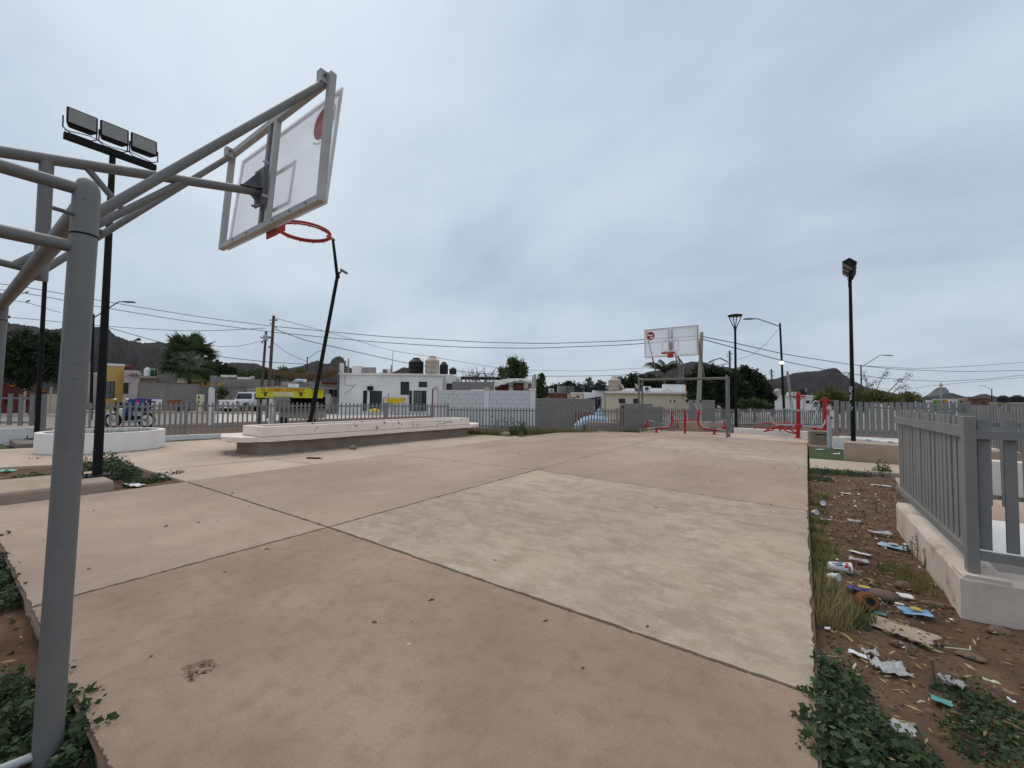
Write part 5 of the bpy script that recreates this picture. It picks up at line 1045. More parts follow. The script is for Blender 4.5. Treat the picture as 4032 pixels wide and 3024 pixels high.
# ================================================================== STREET THINGS ON THE LEFT
# taco stand with its banner
st = thing('food_stand', 'food stand with a yellow lettered banner by the wooden poles', 'food stand', tuple(at(1113, 1640, 20.2)), FR); st.location.z = GZ
def sx_(px): return (px-1113)/FPX*20.2
def sz(py, px=1113): return at(px, py, 20.2).z-GZ
bn_ = MB().box(sx_(1006), sx_(1219), -.03, .0, sz(1566), sz(1528)).build('banner', 'sign_yellow', st)
MB().hexa([(sx_(1219)+.002, -.03, sz(1566)), (sx_(1251), .5, sz(1566)), (sx_(1251), .53, sz(1566)), (sx_(1219)+.002, 0, sz(1566)), (sx_(1219)+.002, -.03, sz(1530)), (sx_(1251), .5, sz(1530)), (sx_(1251), .53, sz(1530)), (sx_(1219)+.002, 0, sz(1530))]).build('side_banner', 'sign_yellow', st)
for k in range(3): MB().hexa([(sx_(1228)+.02, .10+k*.1, sz(1562)), (sx_(1233)+.05, .2+k*.1, sz(1562)), (sx_(1233)+.05, .205+k*.1, sz(1562)), (sx_(1228)+.02, .105+k*.1, sz(1562)), (sx_(1228)+.02, .10+k*.1, sz(1534)), (sx_(1233)+.05, .2+k*.1, sz(1534)), (sx_(1233)+.05, .205+k*.1, sz(1534)), (sx_(1228)+.02, .105+k*.1, sz(1534))]).build('side_lettering', 'sign_white', st)
text('lettering', 'EL COMPA JOHNNY', .20, 'sign_red', bn_, (0.0, -.034, sz(1536)), (PI/2, 0, 0), .002, .008, sx=1.18)
text('lettering', 'TACOS DE CARNE ASADA', .105, 'sign_white', bn_, (0.02, -.034, sz(1547.5)), (PI/2, 0, 0), .002, .003, sx=.86)
text('lettering', 'Y HOT DOGS', .135, 'sign_white', bn_, (0.02, -.034, sz(1556)), (PI/2, 0, 0), .002, .006, sx=1.25)
for cx0 in (1043, 1184):
    s_ = 1 if cx0 < 1100 else -1; c = (sx_(cx0), sz(1552)); mb = MB()
    for poly in ([(-.06, -.1), (.03, -.12), (.09, -.02), (.05, .1), (-.02, .12), (-.07, .03)], [(-.2, .06), (-.04, .04), (-.03, .07), (-.19, .1)], [(.04, .05), (.17, .08), (.17, .11), (.03, .08)]): mb.plate([(c[0]+x*s_, -.0335, c[1]+z) for x, z in poly], (0, 1, 0), .004)
    mb.build('painted_figure', 'sign_dark', bn_)['kind'] = 'stuff'
MB().box(sx_(1075), sx_(1150), -.036, -.031, sz(1565.5), sz(1562)).build('painted_stripe', 'sign_green', bn_)
MB().box(sx_(1000), sx_(1255), 0.02, 1.7, sz(1527), sz(1524)).build('roof_sheet', 'tarp_grey', st); MB().box(sx_(1075), sx_(1232), .25, 1.5, .75, .86).build('counter', 'dark_steel', st, bevel=.01); MB().box(sx_(1078), sx_(1228), .45, 1.4, .35, .75).build('cart_body', 'wall_tan', st, bevel=.02); MB().box(sx_(1078), sx_(1225), 1.45, 1.5, .86, sz(1560)).build('back_panel', 'black_metal', st)
for x in (1008, 1073, 1230): MB().tube([(sx_(x), .1, 0), (sx_(x), .1, sz(1530))], .03, 8).build('post', 'silver' if x != 1008 else 'rust', st)
for x in (1095, 1210): MB().tube([(sx_(x), .4, .22), (sx_(x), .5, .22)], .22, 16).build('wheel', 'rubber', st)
MB().box(sx_(1062), sx_(1076), -.1, .2, 0, sz(1570)).build('side_cloth', 'wall_white', st); 
tbx = thing('white_box', 'white box on top of the food stand roof', 'box', tuple(at(1155, 1527, 21)), FR); MB().box(-.16, .17, -.2, .2, 0, .17).build('carton', 'wall_white', tbx); MB().box(-.17, .18, -.21, .21, .17, .2).build('lid', 'white_paint', tbx)
tt = thing('folding_table', 'thin legged table right of the food stand', 'table', tuple(at(1262, 1610, 27)), FR); tt.location.z = GZ; MB().box(-.55, .6, -.3, .3, .86, .9).build('tabletop', 'wall_brick', tt)
for x in (-.5, .5):
    for y in (-.25, .25): MB().tube([(x, y, 0), (x*.9, y, .86)], .02, 6).build('leg', 'dark_steel', tt)
# pickup
tk = thing('pickup_truck', 'white pickup truck parked behind the yellow banner, seen from the rear', 'pickup truck', tuple(at(895, 1620, 35)), FR-.12); tk.location.z = GZ
mb = MB(); W_ = .96
mb.hexa([(-W_, 0, .55), (W_, 0, .55), (W_, 5.3, .55), (-W_, 5.3, .55), (-W_, 0, 1.12), (W_, 0, 1.12), (W_, 5.3, 1.15), (-W_, 5.3, 1.15)]); tkb = mb.build('body', 'car_white', tk, bevel=.06, seg=2)
MB().hexa([(-.92, 1.75, 1.10), (.92, 1.75, 1.10), (.92, 4.1, 1.10), (-.92, 4.1, 1.10), (-.72, 1.95, 1.83), (.72, 1.95, 1.83), (.72, 3.2, 1.83), (-.72, 3.2, 1.83)]).build('cab', 'car_white', tk, bevel=.05, seg=2)
MB().hexa([(-.78, 1.775, 1.22), (.78, 1.775, 1.22), (.78, 1.82, 1.22), (-.78, 1.82, 1.22), (-.66, 1.90, 1.72), (.66, 1.90, 1.72), (.66, 1.95, 1.72), (-.66, 1.95, 1.72)]).build('rear_window', 'pane', tk)
for s_ in (-1, 1): MB().hexa([(s_*.905, 2.0, 1.2), (s_*.905, 3.5, 1.2), (s_*.86, 3.5, 1.2), (s_*.86, 2.0, 1.2), (s_*.775, 2.1, 1.7), (s_*.775, 3.05, 1.7), (s_*.74, 3.05, 1.7), (s_*.74, 2.1, 1.7)]).build('side_window', 'pane', tk)
MB().box(-.15, .15, 1.93, 1.98, 1.83, 1.87).build('stop_light', 'tail_red', tk)
MB().box(-.82, .82, -.02, .005, .6, 1.1).build('tailgate', 'car_white', tk, bevel=.015); MB().box(-.12, .12, -.035, -.02, .9, .97).build('gate_handle', 'black_metal', tk); MB().box(-.95, .95, -.16, -.02, .42, .58).build('bumper', 'silver', tk, bevel=.03); MB().box(-.2, .2, -.165, -.158, .45, .56).build('licence_plate', 'white_flat', tk)
for x in (-.9, .9): MB().box(x-.07, x+.07, -.03, .0, .78, 1.06).build('tail_light', 'tail_red', tk)
for x in (-.85, .85):
    for y in (.95, 4.4):
        wl = MB().tube([(x-.12, y, .36), (x+.12, y, .36)], .36, 20).build('wheel', 'rubber', tk); MB().tube([(x+(.122 if x > 0 else -.122), y, .36), (x+(.13 if x > 0 else -.13), y, .36)], .2, 14).build('rim', 'silver', wl)
        MB().tube([(x*1.135, y, .5), (x*1.14, y, .5)], .42, 20).build('wheel_arch', 'black_metal', tkb)
MB().tube([(-1.0, -.3, 1.45), (1.0, -.3, 1.45)], .02, 6).build('rack_bar', 'wall_brick', tk)
# motorcycle
mc = thing('motorcycle', 'delivery motorcycle with a blue printed box behind the left fence', 'motorcycle', tuple(at(515, 1680, 18.3)), FR+.15); mc.location.z = GZ
for x in (-.72, .62):
    w_ = MB().tube([(x+.30*math.cos(2*PI*i/24), 0, .31+.30*math.sin(2*PI*i/24)) for i in range(25)], .055, 8, cap=False).build('wheel', 'rubber', mc, smooth=True); MB().tube([(x, -.06, .31), (x, .06, .31)], .07, 12).build('hub', 'silver', w_)
    for k in range(8): MB().tube([(x, 0, .31), (x+.28*math.cos(k*PI/4), 0, .31+.28*math.sin(k*PI/4))], .008, 5).build('spoke', 'silver', w_)
for y in (-.09, .09): MB().tube([(-.72, y, .31), (-.47, y, .98)], .022, 8).build('fork', 'silver', mc)
MB().hexa([(-.95, -.07, .56), (-.5, -.07, .66), (-.5, .07, .66), (-.95, .07, .56), (-.9, -.06, .66), (-.52, -.06, .72), (-.52, .06, .72), (-.9, .06, .66)]).build('front_fender', 'car_white', mc, bevel=.02)
MB().hexa([(-.4, -.13, .55), (.45, -.12, .5), (.45, .12, .5), (-.4, .13, .55), (-.42, -.14, .86), (.4, -.1, .72), (.4, .1, .72), (-.42, .14, .86)]).build('body', 'car_white', mc, bevel=.04, seg=2); MB().hexa([(-.25, -.14, .22), (.2, -.14, .22), (.2, .14, .22), (-.25, .14, .22), (-.3, -.14, .52), (.25, -.14, .52), (.25, .14, .52), (-.3, .14, .52)]).build('engine', 'black_metal', mc, bevel=.03)
MB().hexa([(-.1, -.13, .78), (.55, -.12, .74), (.55, .12, .74), (-.1, .13, .78), (-.08, -.12, .87), (.5, -.1, .84), (.5, .1, .84), (-.08, .12, .87)]).build('seat', 'rubber', mc, bevel=.03); MB().tube([(-.4, -.36, 1.07), (-.46, -.1, 1.02), (-.46, .1, 1.02), (-.4, .36, 1.07)], .016, 8).build('handlebar', 'black_metal', mc); MB().lathe([(0, -.08), (.1, -.05), (.1, .05), (0, .08)], (-.56, 0, .9), 12).build('headlight', 'pane', mc); MB().hexa([(-.62, -.16, .72), (-.45, -.16, .72), (-.45, .16, .72), (-.62, .16, .72), (-.55, -.12, 1.12), (-.47, -.12, 1.12), (-.47, .12, 1.12), (-.55, .12, 1.12)]).build('fairing', 'black_metal', mc, bevel=.02)
for y in (-.3, .3): MB().tube([(-.42, y, 1.08), (-.42, y*1.1, 1.22)], .01, 5).build('mirror_stem', 'black_metal', mc); MB().lathe([(0, -.05), (.06, -.02), (.06, .02), (0, .05)], (-.42, y*1.12, 1.24), 10).build('mirror', 'white_flat', mc)
MB().tube([(-.1, -.18, .25), (.4, -.18, .3), (.75, -.18, .42)], .045, 10).build('exhaust', 'silver', mc)
bxm = MB().box(.30, .86, -.29, .29, .80, 1.30).build('delivery_box', 'box_blue', mc, bevel=.03, seg=2)
for x0, x1, z0, z1, m_ in ((.34, .5, 1.0, 1.24, 'magenta'), (.53, .68, .98, 1.22, 'bin_blue'), (.34, .82, .9, .95, 'tank_pink'), (.71, .81, 1.08, 1.24, 'magenta'), (.41, .46, 1.03, 1.1, 'white_flat'), (.74, .78, 1.13, 1.18, 'white_flat')): MB().box(x0, x1, -.298 if m_ != 'white_flat' else -.301, -.289, z0, z1).build('printed_panel', m_, bxm)
MB().box(.88, 1.08, -.2, .2, .8, 1.24).build('side_crate', 'white_flat', mc, bevel=.02); MB().box(.885, 1.075, -.21, -.2, 1.12, 1.18).build('crate_stripe', 'box_blue', mc); MB().box(.885, 1.075, -.21, -.2, .86, 1.0).build('crate_stripe', 'barrow_orange', mc)
cl_ = thing('blue_jacket', 'dark blue cloth hanging over the motorcycle seat', 'cloth', tuple(at(511, 1600, 18.0)), FR)
V = [(x*.18, .04*math.sin(i*1.3+j), -.09*j+.12) for j in range(7) for i, x in enumerate((-1, -.6, -.2, .2, .6, 1))]; mb = MB(); mb.add(V, [(j*6+i, j*6+i+1, j*6+i+7, j*6+i+6) for j in range(6) for i in range(5)]); mb.build('fabric', 'box_blue', cl_).modifiers.new('t', 'SOLIDIFY').thickness = .02; MB().tube([(-.18, 0, .13), (.18, 0, .13)], .02, 6).build('fold', 'box_blue', cl_)
# bins and barrow across the street
for px, m_, lb in ((520, 'bin_blue', 'blue plastic tub across the street, behind the motorcycle'), (566, 'bin_yellow', 'yellow plastic tub across the street')):
    t = thing('plastic_tub', lb, 'tub', tuple(at(px, 1600, 33)), FR, 'plastic tubs across the street'); t.location.z = GZ+.1; MB().lathe([(0, 0), (.16, 0), (.27, .72), (.30, .74), (.30, .78), (.25, .78), (.15, .04), (0, .04)], (0, 0, .25), 18).build('shell', m_, t); MB().lathe([(.2, 0), (.26, 0), (.26, .25), (.2, .25)], (0, 0, 0), 12).build('stand', 'dark_steel', t)
wbw = thing('wheelbarrow', 'rusty orange wheelbarrow against the grey block wall', 'wheelbarrow', tuple(at(683, 1610, 34)), FR); wbw.location.z = GZ+.1
MB().hexa([(-.2, -.25, .55), (.25, -.25, .55), (.25, .25, .55), (-.2, .25, .55), (-.3, -.32, .95), (.42, -.32, 1.0), (.42, .32, 1.0), (-.3, .32, .95)]).build('tray', 'barrow_orange', wbw); MB().tube([(.3, 0, .25), (-.9, .25, .9)], .025, 6).build('handle', 'rust', wbw); MB().tube([(.3, 0, .25), (-.9, -.25, .9)], .025, 6).build('handle', 'rust', wbw); MB().tube([(.4, -.05, .22), (.4, .05, .22)], .22, 14).build('wheel', 'rubber', wbw)
for y in (-.2, .2): MB().tube([(-.15, y, 0), (-.1, y, .55)], .02, 6).build('leg', 'rust', wbw)
wb2 = thing('wheelbarrow', 'grey wheelbarrow tipped up against the grey block wall', 'wheelbarrow', tuple(at(738, 1612, 34)), FR); wb2.location.z = GZ+.1
MB().hexa([(-.38, -.1, .25), (.38, -.1, .25), (.3, .1, .3), (-.3, .1, .3), (-.42, -.1, .95), (.42, -.1, .95), (.3, .15, .8), (-.3, .15, .8)]).build('tray', 'dark_steel', wb2, bevel=.05)
for x in (-.3, .3): MB().tube([(x, .05, .3), (x*1.1, .2, 1.35)], .02, 6).build('handle', 'dark_steel', wb2)
MB().tube([(-.05, 0, .2), (.05, 0, .2)], .2, 14).build('wheel', 'rubber', wb2)
ff = thing('old_cooker', 'pale upright cooker standing before the dark gate', 'cooker', tuple(at(787, 1612, 34.5)), FR); ff.location.z = GZ+.1; MB().box(-.16, .17, -.25, .25, 0, 1.45).build('case', 'wall_beige', ff, bevel=.02); MB().box(.02, .12, -.27, -.25, 1.1, 1.35).build('dial_panel', 'black_metal', ff); MB().box(.02, .12, -.27, -.25, .75, .95).build('vent', 'black_metal', ff)

# ================================================================== TREES AND PALMS
def tree(label, lobes, d, base, m='leaf_dark', n=7000, leaf=.2, depth=.9, name='tree', bare=0, g=None, trunk_r=.14, cat='tree', flat=.6):
    b = at(base[0], base[1], d); b.z = GZ
    t = thing(name, label, cat, tuple(b), 0, g); L0 = np.array([*b])
    cs = [(at(x, y, d+RNG.uniform(-.3, .3)*r/FPX*d), r/FPX*d) for x, y, r in lobes]
    wts = np.array([r**2 for _, r in cs]); wts /= wts.sum(); P = []
    for (c, r), w in zip(cs, wts):
        k = max(8, int(n*w)); nc = max(5, int(k/45))                 # clumps on the shell of each lobe
        dv = RNG.normal(size=(nc, 3)); dv /= np.linalg.norm(dv, axis=1)[:, None]
        cc = np.array([*c])+dv*(r*RNG.uniform(.45, .98, nc))[:, None]*np.array([1, 1, .92])
        idx = RNG.integers(0, nc, k); P.append(cc[idx]+RNG.normal(0, r*.13+.05, (k, 3)))
    P = np.vstack(P); V, F = leaves(P-L0, leaf, flat, .55); np_mesh('crown', V, F, m, t)
    br = MB(); top = cs[int(np.argmax(wts))][0]; mid_ = Vector((b.x, b.y, max(.6, top.z*.35)))
    br.tube([b, b.lerp(mid_, .5)+Vector((.05, .03, 0)), mid_], [trunk_r, trunk_r*.85, trunk_r*.7], 10); tr_ = br.build('trunk', 'bark', t, True, True)
    for c, r in cs[:7]:
        k = mid_.lerp(c, .5)+Vector((RNG.normal()*.1, RNG.normal()*.1, .1)); MB().tube([mid_, k, c], [trunk_r*.5, trunk_r*.3, trunk_r*.12], 7).build('limb', 'bark', t, True, True)
    for q in range(bare):
        c, r = cs[RNG.integers(0, len(cs))]; a = c+Vector((RNG.normal()*r*.4, RNG.normal()*r*.4, r*.5)); e = a+Vector((RNG.normal()*r*.3, RNG.normal()*r*.3, r*RNG.uniform(.5, .9)))
        k = a.lerp(e, .5)+Vector((RNG.normal()*.1, RNG.normal()*.1, 0)); f = e+Vector((RNG.normal()*.2, RNG.normal()*.2, .25)); MB().tube([a, k, e, f], [.03, .025, .015, .008], 5).build('twig', 'twig', t, True)
    return t
tree('dense dark tree at the left edge in front of the mountain', [(60, 1400, 60), (110, 1345, 50), (30, 1340, 45), (160, 1390, 60), (200, 1340, 42), (215, 1430, 50), (120, 1450, 60), (40, 1470, 45), (180, 1480, 40), (100, 1500, 35), (-60, 1380, 80), (240, 1380, 40)], 29, (120, 1640), n=16000, leaf=.2)
tree('round dark tree rising behind the shack', [(2005, 1470, 30), (2030, 1440, 28), (2050, 1470, 26), (1985, 1460, 24), (2018, 1425, 20), (2060, 1445, 18), (2035, 1495, 25), (1975, 1480, 18)], 45, (2015, 1600), 'leaf_mid', n=6500, leaf=.22, bare=16)
tree('leafy green tree right of the bare concrete column', [(2125, 1505, 16), (2135, 1485, 12), (2120, 1535, 16), (2140, 1550, 14), (2120, 1560, 14)], 34, (2125, 1600), 'leaf_mid', n=2200, leaf=.2)
tree('big spreading dark tree right of the far goal', [(2760, 1470, 34), (2800, 1455, 30), (2725, 1500, 28), (2840, 1480, 34), (2880, 1500, 40), (2920, 1470, 30), (2935, 1460, 20), (2960, 1475, 26), (2985, 1500, 34), (2780, 1530, 44), (2850, 1550, 50), (2920, 1550, 48), (2980, 1545, 40), (3010, 1530, 26), (2740, 1560, 34), (3030, 1560, 24), (3000, 1590, 30), (2720, 1530, 18), (2790, 1580, 40), (2900, 1595, 40)], 36, (2850, 1640), n=24000, leaf=.22, trunk_r=.25)
tree('small dark tree right of the big spreading tree', [(3035, 1545, 20), (3045, 1570, 22), (3030, 1590, 18)], 42, (3040, 1620), n=1800, leaf=.22)
tree('low bright bush before the big dark tree', [(2930, 1592, 22), (2965, 1588, 24), (3000, 1596, 22), (3025, 1600, 16)], 30, (2970, 1620), 'leaf_mid', n=2400, leaf=.16, name='bush', cat='bush')
tree('olive green mesquite bushes behind the tall right fence', [(3240, 1565, 26), (3280, 1545, 30), (3320, 1570, 30), (3370, 1555, 30), (3420, 1565, 28), (3460, 1560, 24), (3500, 1572, 22), (3540, 1578, 18), (3230, 1590, 24), (3400, 1590, 30), (3300, 1595, 30)], 32, (3340, 1640), 'leaf_olive', n=8000, leaf=.15, name='mesquite_tree')
for k, (x0, y0, x1, y1) in enumerate(((3370, 1560, 3340, 1470), (3420, 1560, 3400, 1465), (3440, 1560, 3490, 1465), (3480, 1560, 3588, 1470), (3500, 1560, 3575, 1515), (3390, 1560, 3450, 1500), (3470, 1570, 3600, 1550))):
    a, e = at(x0, y0, 31.5), at(x1, y1, 31.5); t = thing('bare_branch', ['leftmost thin sprig above the mesquite bushes', 'upright sprig just right of the graffiti marked mast', 'sprig with leaf tufts leaning right above the bushes', 'longest sprig reaching far right above the bushes', 'low sprig under the longest one', 'short middle sprig above the bushes', 'lowest sprig bending right over the fence'][k], 'branch', tuple(a), 0, 'sprigs above the mesquite bushes')
    m_ = a.lerp(e, .5)+Vector((0, 0, .15)); MB().tube([a, m_, e], [.035, .025, .012], 6).build('stem', 'twig', t, True)
    P = np.array([[*(m_.lerp(e, RNG.uniform(0, 1.05)))] for _ in range(14)]); P = np.repeat(P, 7, 0)+RNG.normal(0, .13, (98, 3)); V, F = leaves(P-np.array([*a]), .11); np_mesh('foliage', V, F, 'leaf_olive', t)
# far belts of green, too far to tell apart
def belt(name, label, x0, x1, ytop, d, n, leaf, m='leaf_mid'):
    P = []
    for _ in range(int((x1-x0)/7)):
        x = RNG.uniform(x0, x1); y = ytop(x)+RNG.uniform(0, 10); c = at(x, y, d+RNG.uniform(-3, 3)); P.append(np.array([*c])+RNG.normal(0, d*.004, (n, 3)))
        c2 = at(x, y+14, d); P.append(np.array([*c2])+RNG.normal(0, d*.005, (n, 3)))
    V, F = leaves(np.vstack(P), leaf); tag(np_mesh(name, V, F, m), label, 'trees', kind='stuff')
belt('tree_belt', 'green tree belt beyond the dark tanks', 2110, 2400, lambda x: 1520+8*math.sin(x*.05)+(8 if x < 2160 else 0), 75, 120, .5, 'leaf_dark')
belt('tree_belt', 'green belt behind the beige house', 2430, 2720, lambda x: 1500-14*math.sin((x-2430)*.011*PI*.5)+5*math.sin(x*.09), 70, 120, .5, 'leaf_dark')
belt('tree_belt', 'green belt behind the left houses', 900, 1130, lambda x: 1462+8*math.sin(x*.06), 80, 60, .5, 'leaf_mid')
belt('tree_belt', 'olive belt along the foot of the right mountain', 3060, 3620, lambda x: 1556+6*math.sin(x*.04), 85, 70, .45, 'leaf_olive')
tree('dark tree right of the left palm', [(850, 1440, 22), (880, 1450, 24), (905, 1465, 20), (830, 1450, 20), (865, 1475, 24)], 50, (865, 1560), n=3000, leaf=.24)
tree('yellow leaved tree beneath the brown awning', [(1150, 1478, 22), (1185, 1470, 24), (1215, 1485, 20), (1170, 1495, 18)], 48, (1180, 1560), 'leaf_olive', n=2600, leaf=.2)
tree('small green shrub beside the pickup truck', [(862, 1545, 14), (878, 1538, 16), (892, 1552, 14), (870, 1562, 14)], 36.5, (875, 1600), 'leaf_mid', n=900, leaf=.16, name='shrub', cat='bush')
# leafless shrub over the grey wall
bs = thing('bare_shrub', 'leafless tangled shrub above the grey wall, left of the shack', 'shrub', tuple(at(1890, 1540, 33)))
for k in range(34):
    x0 = RNG.uniform(1830, 1960); a = at(x0, 1535, 33+RNG.uniform(-1, 1)); x1 = x0+RNG.normal()*30; m_ = at((x0+x1)/2+RNG.normal()*8, 1490+RNG.uniform(-10, 10), 33); e = at(x1, RNG.uniform(1440, 1490), 33)
    MB().tube([a, m_, e], [.035, .024, .010], 5).build('twig', 'twig', bs, True)
    e2 = m_+Vector((RNG.normal()*.4, RNG.normal()*.4, RNG.uniform(.2, .6))); MB().tube([m_, e2], [.018, .008], 5).build('twig', 'twig', bs, True)
def fan_palm(label, px, py, d, rpx, base, trunk_w=.17, nf=34, g='palm trees', m='palm_leaf'):
    b = at(*base, d); b.z = GZ; c = at(px, py, d); R_ = rpx/FPX*d
    t = thing('palm_tree', label, 'palm tree', tuple(b), 0, g)
    n = 14; MB().tube([b.lerp(c, k/n) for k in range(n+1)], [trunk_w*(1.0+.12*(k % 2)) for k in range(n+1)], 12).build('trunk', 'palm_trunk', t, True)
    V = []; F = []
    for k in range(nf):
        az = RNG.uniform(0, 2*PI); el = -.7+2.0*k/nf; dr = np.array([math.cos(az)*math.cos(el), math.sin(az)*math.cos(el), math.sin(el)]); st_ = R_*RNG.uniform(.45, .62)
        o = np.array([*c])+dr*st_-np.array([0, 0, .10*R_*(1-el)]); up = np.array([0, 0, 1.0]); s_ = np.cross(dr, up); s_ /= np.linalg.norm(s_)+1e-6; u2 = np.cross(s_, dr)
        q = len(V); w_ = s_*.012; p0 = np.array([*c]); V += [p0-w_, p0+w_, o+w_, o-w_]; F.append((q, q+1, q+2, q+3))
        for j in range(16):
            a = (j-7.5)/7.5*1.5; ln = R_*.62*(1-.28*abs(a)/1.5)*RNG.uniform(.9, 1.1); dv = dr*math.cos(a)+s_*math.sin(a)+u2*.12*math.cos(a*2); tip = o+dv*ln-np.array([0, 0, ln*.16*(1+abs(a))]); md = o+dv*ln*.5; pw = np.cross(dv, u2); pw /= np.linalg.norm(pw)+1e-6; pw = pw*ln*.075
            q = len(V); V += [o, md-pw, tip, md+pw]; F.append((q, q+1, q+2, q+3))
    L0 = np.array([*b]); np_mesh('fronds', np.array(V)-L0, F, m, t); return t
fan_palm('fan palm rising behind the grey block wall at the left', 745, 1412, 42, 105, (748, 1600), nf=60)
fan_palm('small distant fan palm behind the black rooftop tanks', 2318, 1508, 60, 26, (2318, 1590), .14, 22)
def feather_palm(label, px, py, d, rpx, base, nf=15, g='palm trees'):
    b = at(*base, d); b.z = GZ; c = at(px, py, d); R_ = rpx/FPX*d; t = thing('palm_tree', label, 'palm tree', tuple(b), 0, g)
    n = 12; MB().tube([b.lerp(c, k/n) for k in range(n+1)], [.15+.012*(k % 2) for k in range(n+1)], 12).build('trunk', 'palm_trunk', t, True); V = []; F = []
    for k in range(nf):
        az = 2*PI*k/nf+RNG.uniform(-.2, .2); e0 = RNG.uniform(1.15, 1.52); p = np.array([*c]); h = np.array([math.cos(az), math.sin(az), 0]); s_ = np.array([-h[1], h[0], 0]); N_ = 22; ln = R_*1.15*RNG.uniform(.85, 1.1)/N_; el = e0
        for j in range(N_):
            dv = h*math.cos(el)+np.array([0, 0, math.sin(el)]); p2 = p+dv*ln; el -= .088
            wl = R_*.36*math.sin(PI*min(1, (j+2)/N_)*.9)
            for sg in (-1, 1):
                tip = p2+s_*sg*wl*.75+dv*wl*.35-np.array([0, 0, wl*.62]); q = len(V); V += [p, p2, tip]; F.append((q, q+1, q+2))
            p = p2
    np_mesh('fronds', np.array(V)-np.array([*b]), F, 'leaf_dark', t)
feather_palm('feathery palm seen beneath the far backboard', 2616, 1470, 48, 80, (2622, 1600), nf=19)

# ================================================================== WEEDS AND GRASS
def weed(label, centers, h, n, leaf, m='weed', group='weed clumps', z=-.1, name='weed_clump', stems=10, droop=.6):
    if leaf < .045: n, leaf = int(n*2.0), leaf*.68
    c0 = centers[0]; t = thing(name, label, 'weeds', (c0[0], c0[1], z), 0, group); P = []; ms = MB()
    for (x, y, r) in centers:
        k = int(n*r*r/sum(q[2]**2 for q in centers)); a = RNG.uniform(0, 2*PI, k); rr = r*np.sqrt(RNG.uniform(0, 1, k)); hh = h*np.sqrt(np.clip(1-(rr/r)**2, 0, 1))*RNG.uniform(.15, 1.0, k)*(1+.5*np.sin(a*3+x*40))
        P.append(np.stack([x+rr*np.cos(a), y+rr*np.sin(a), z+hh], 1))
        for _ in range(stems):
            aa = RNG.uniform(0, 2*PI); q = r*RNG.uniform(.2, 1.0); ms.tube([(x, y, z-.02), (x+q*.5*math.cos(aa), y+q*.5*math.sin(aa), z+h*.5), (x+q*math.cos(aa), y+q*math.sin(aa), z+h*RNG.uniform(.2, .8))], [.004, .003, .0015], 4)
    P = np.vstack(P); pick = RNG.uniform(0, 1, len(P))
    for lo_, hi_, mm_, sz_, as_ in ((0, .45, m, leaf*1.15, .72), (.45, .74, 'weed_b', leaf*.8, .6), (.74, .965, 'weed_light', leaf*.7, .5), (.965, 1.01, 'straw', leaf*.9, .25)):
        q = P[(pick >= lo_) & (pick < hi_)]
        if len(q): V, F = leaves(q-np.array([c0[0], c0[1], z]), sz_, .35, as_, .55); o = np_mesh('leaves', V, F, mm_, t); o['kind'] = 'stuff'
    o = ms.build('stems', 'weed', t, True); o['kind'] = 'stuff'; return t
def cg(px, py, r, z=-.1): p = gp(px, py, z); return (p.x, p.y, r)
weed('dark leafy weeds spilling over the slab edge at the bottom right', [cg(3290, 2700, .10), cg(3260, 2820, .15), cg(3330, 2830, .15), cg(3270, 2930, .18), cg(3380, 2950, .16), cg(3240, 3010, .16), cg(3450, 3010, .15), cg(3220, 2660, .05), cg(3330, 2760, .12), cg(3560, 3050, .14), cg(3350, 3080, .2)], .13, 4200, .038)
weed('low green weeds at the bottom right corner', [cg(3850, 2800, .16), cg(3960, 2870, .2), cg(3800, 2740, .12), cg(3980, 2990, .2), cg(3880, 2940, .14)], .05, 1100, .028)
weed('leafy weeds around the foot of the near basketball goal post', [cg(60, 2930, .14), cg(200, 2990, .14), cg(300, 2830, .11), cg(340, 2980, .12), cg(255, 2740, .06), cg(130, 2860, .12), cg(20, 2760, .10), cg(360, 2880, .06), cg(260, 2920, .10)], .12, 2400, .04, z=-.11)
weed('leafy weeds along the slab edge at the left margin', [cg(10, 2330, .16), cg(60, 2370, .12), cg(5, 2240, .12), cg(20, 2150, .1), cg(40, 2290, .10)], .10, 1500, .038, z=-.11)
weed('green creeping weeds on the soil beside the walkway', [cg(3230, 1860, .35), cg(3290, 1865, .35), cg(3350, 1870, .3), cg(3215, 1890, .25), cg(3400, 1868, .2)], .08, 2600, .035)
weed('dark little bush on the soil before the walkway', [cg(3470, 1872, .16), cg(3485, 1868, .12)], .24, 500, .04, stems=16)
weed('grassy green tuft by the fence behind the bench', [cg(2050, 1712, .28), cg(2020, 1716, .2)], .32, 1800, .06, 'weed_light', z=-.07)
weed('weeds around the base of the left floodlight mast', [cg(440, 1870, .3), cg(400, 1850, .3), cg(470, 1890, .25), cg(500, 1900, .2), cg(380, 1880, .2)], .24, 2600, .045, z=-.07, stems=14)
weed('creeping weeds at the tip of the left soil bed', [cg(610, 1905, .2), cg(660, 1890, .2), cg(700, 1885, .15), cg(560, 1910, .2), cg(520, 1920, .12)], .09, 1500, .035, z=-.07)
weed('patchy weeds left of the goal post on the soil bed', [cg(90, 1930, .35), cg(150, 1905, .3), cg(40, 1945, .3), cg(120, 1890, .25)], .07, 1800, .035, z=-.07)
weed('small weeds on the turf edge left of the bench', [cg(930, 1752, .25), cg(900, 1742, .25), cg(960, 1757, .2)], .1, 900, .05, z=-.05)
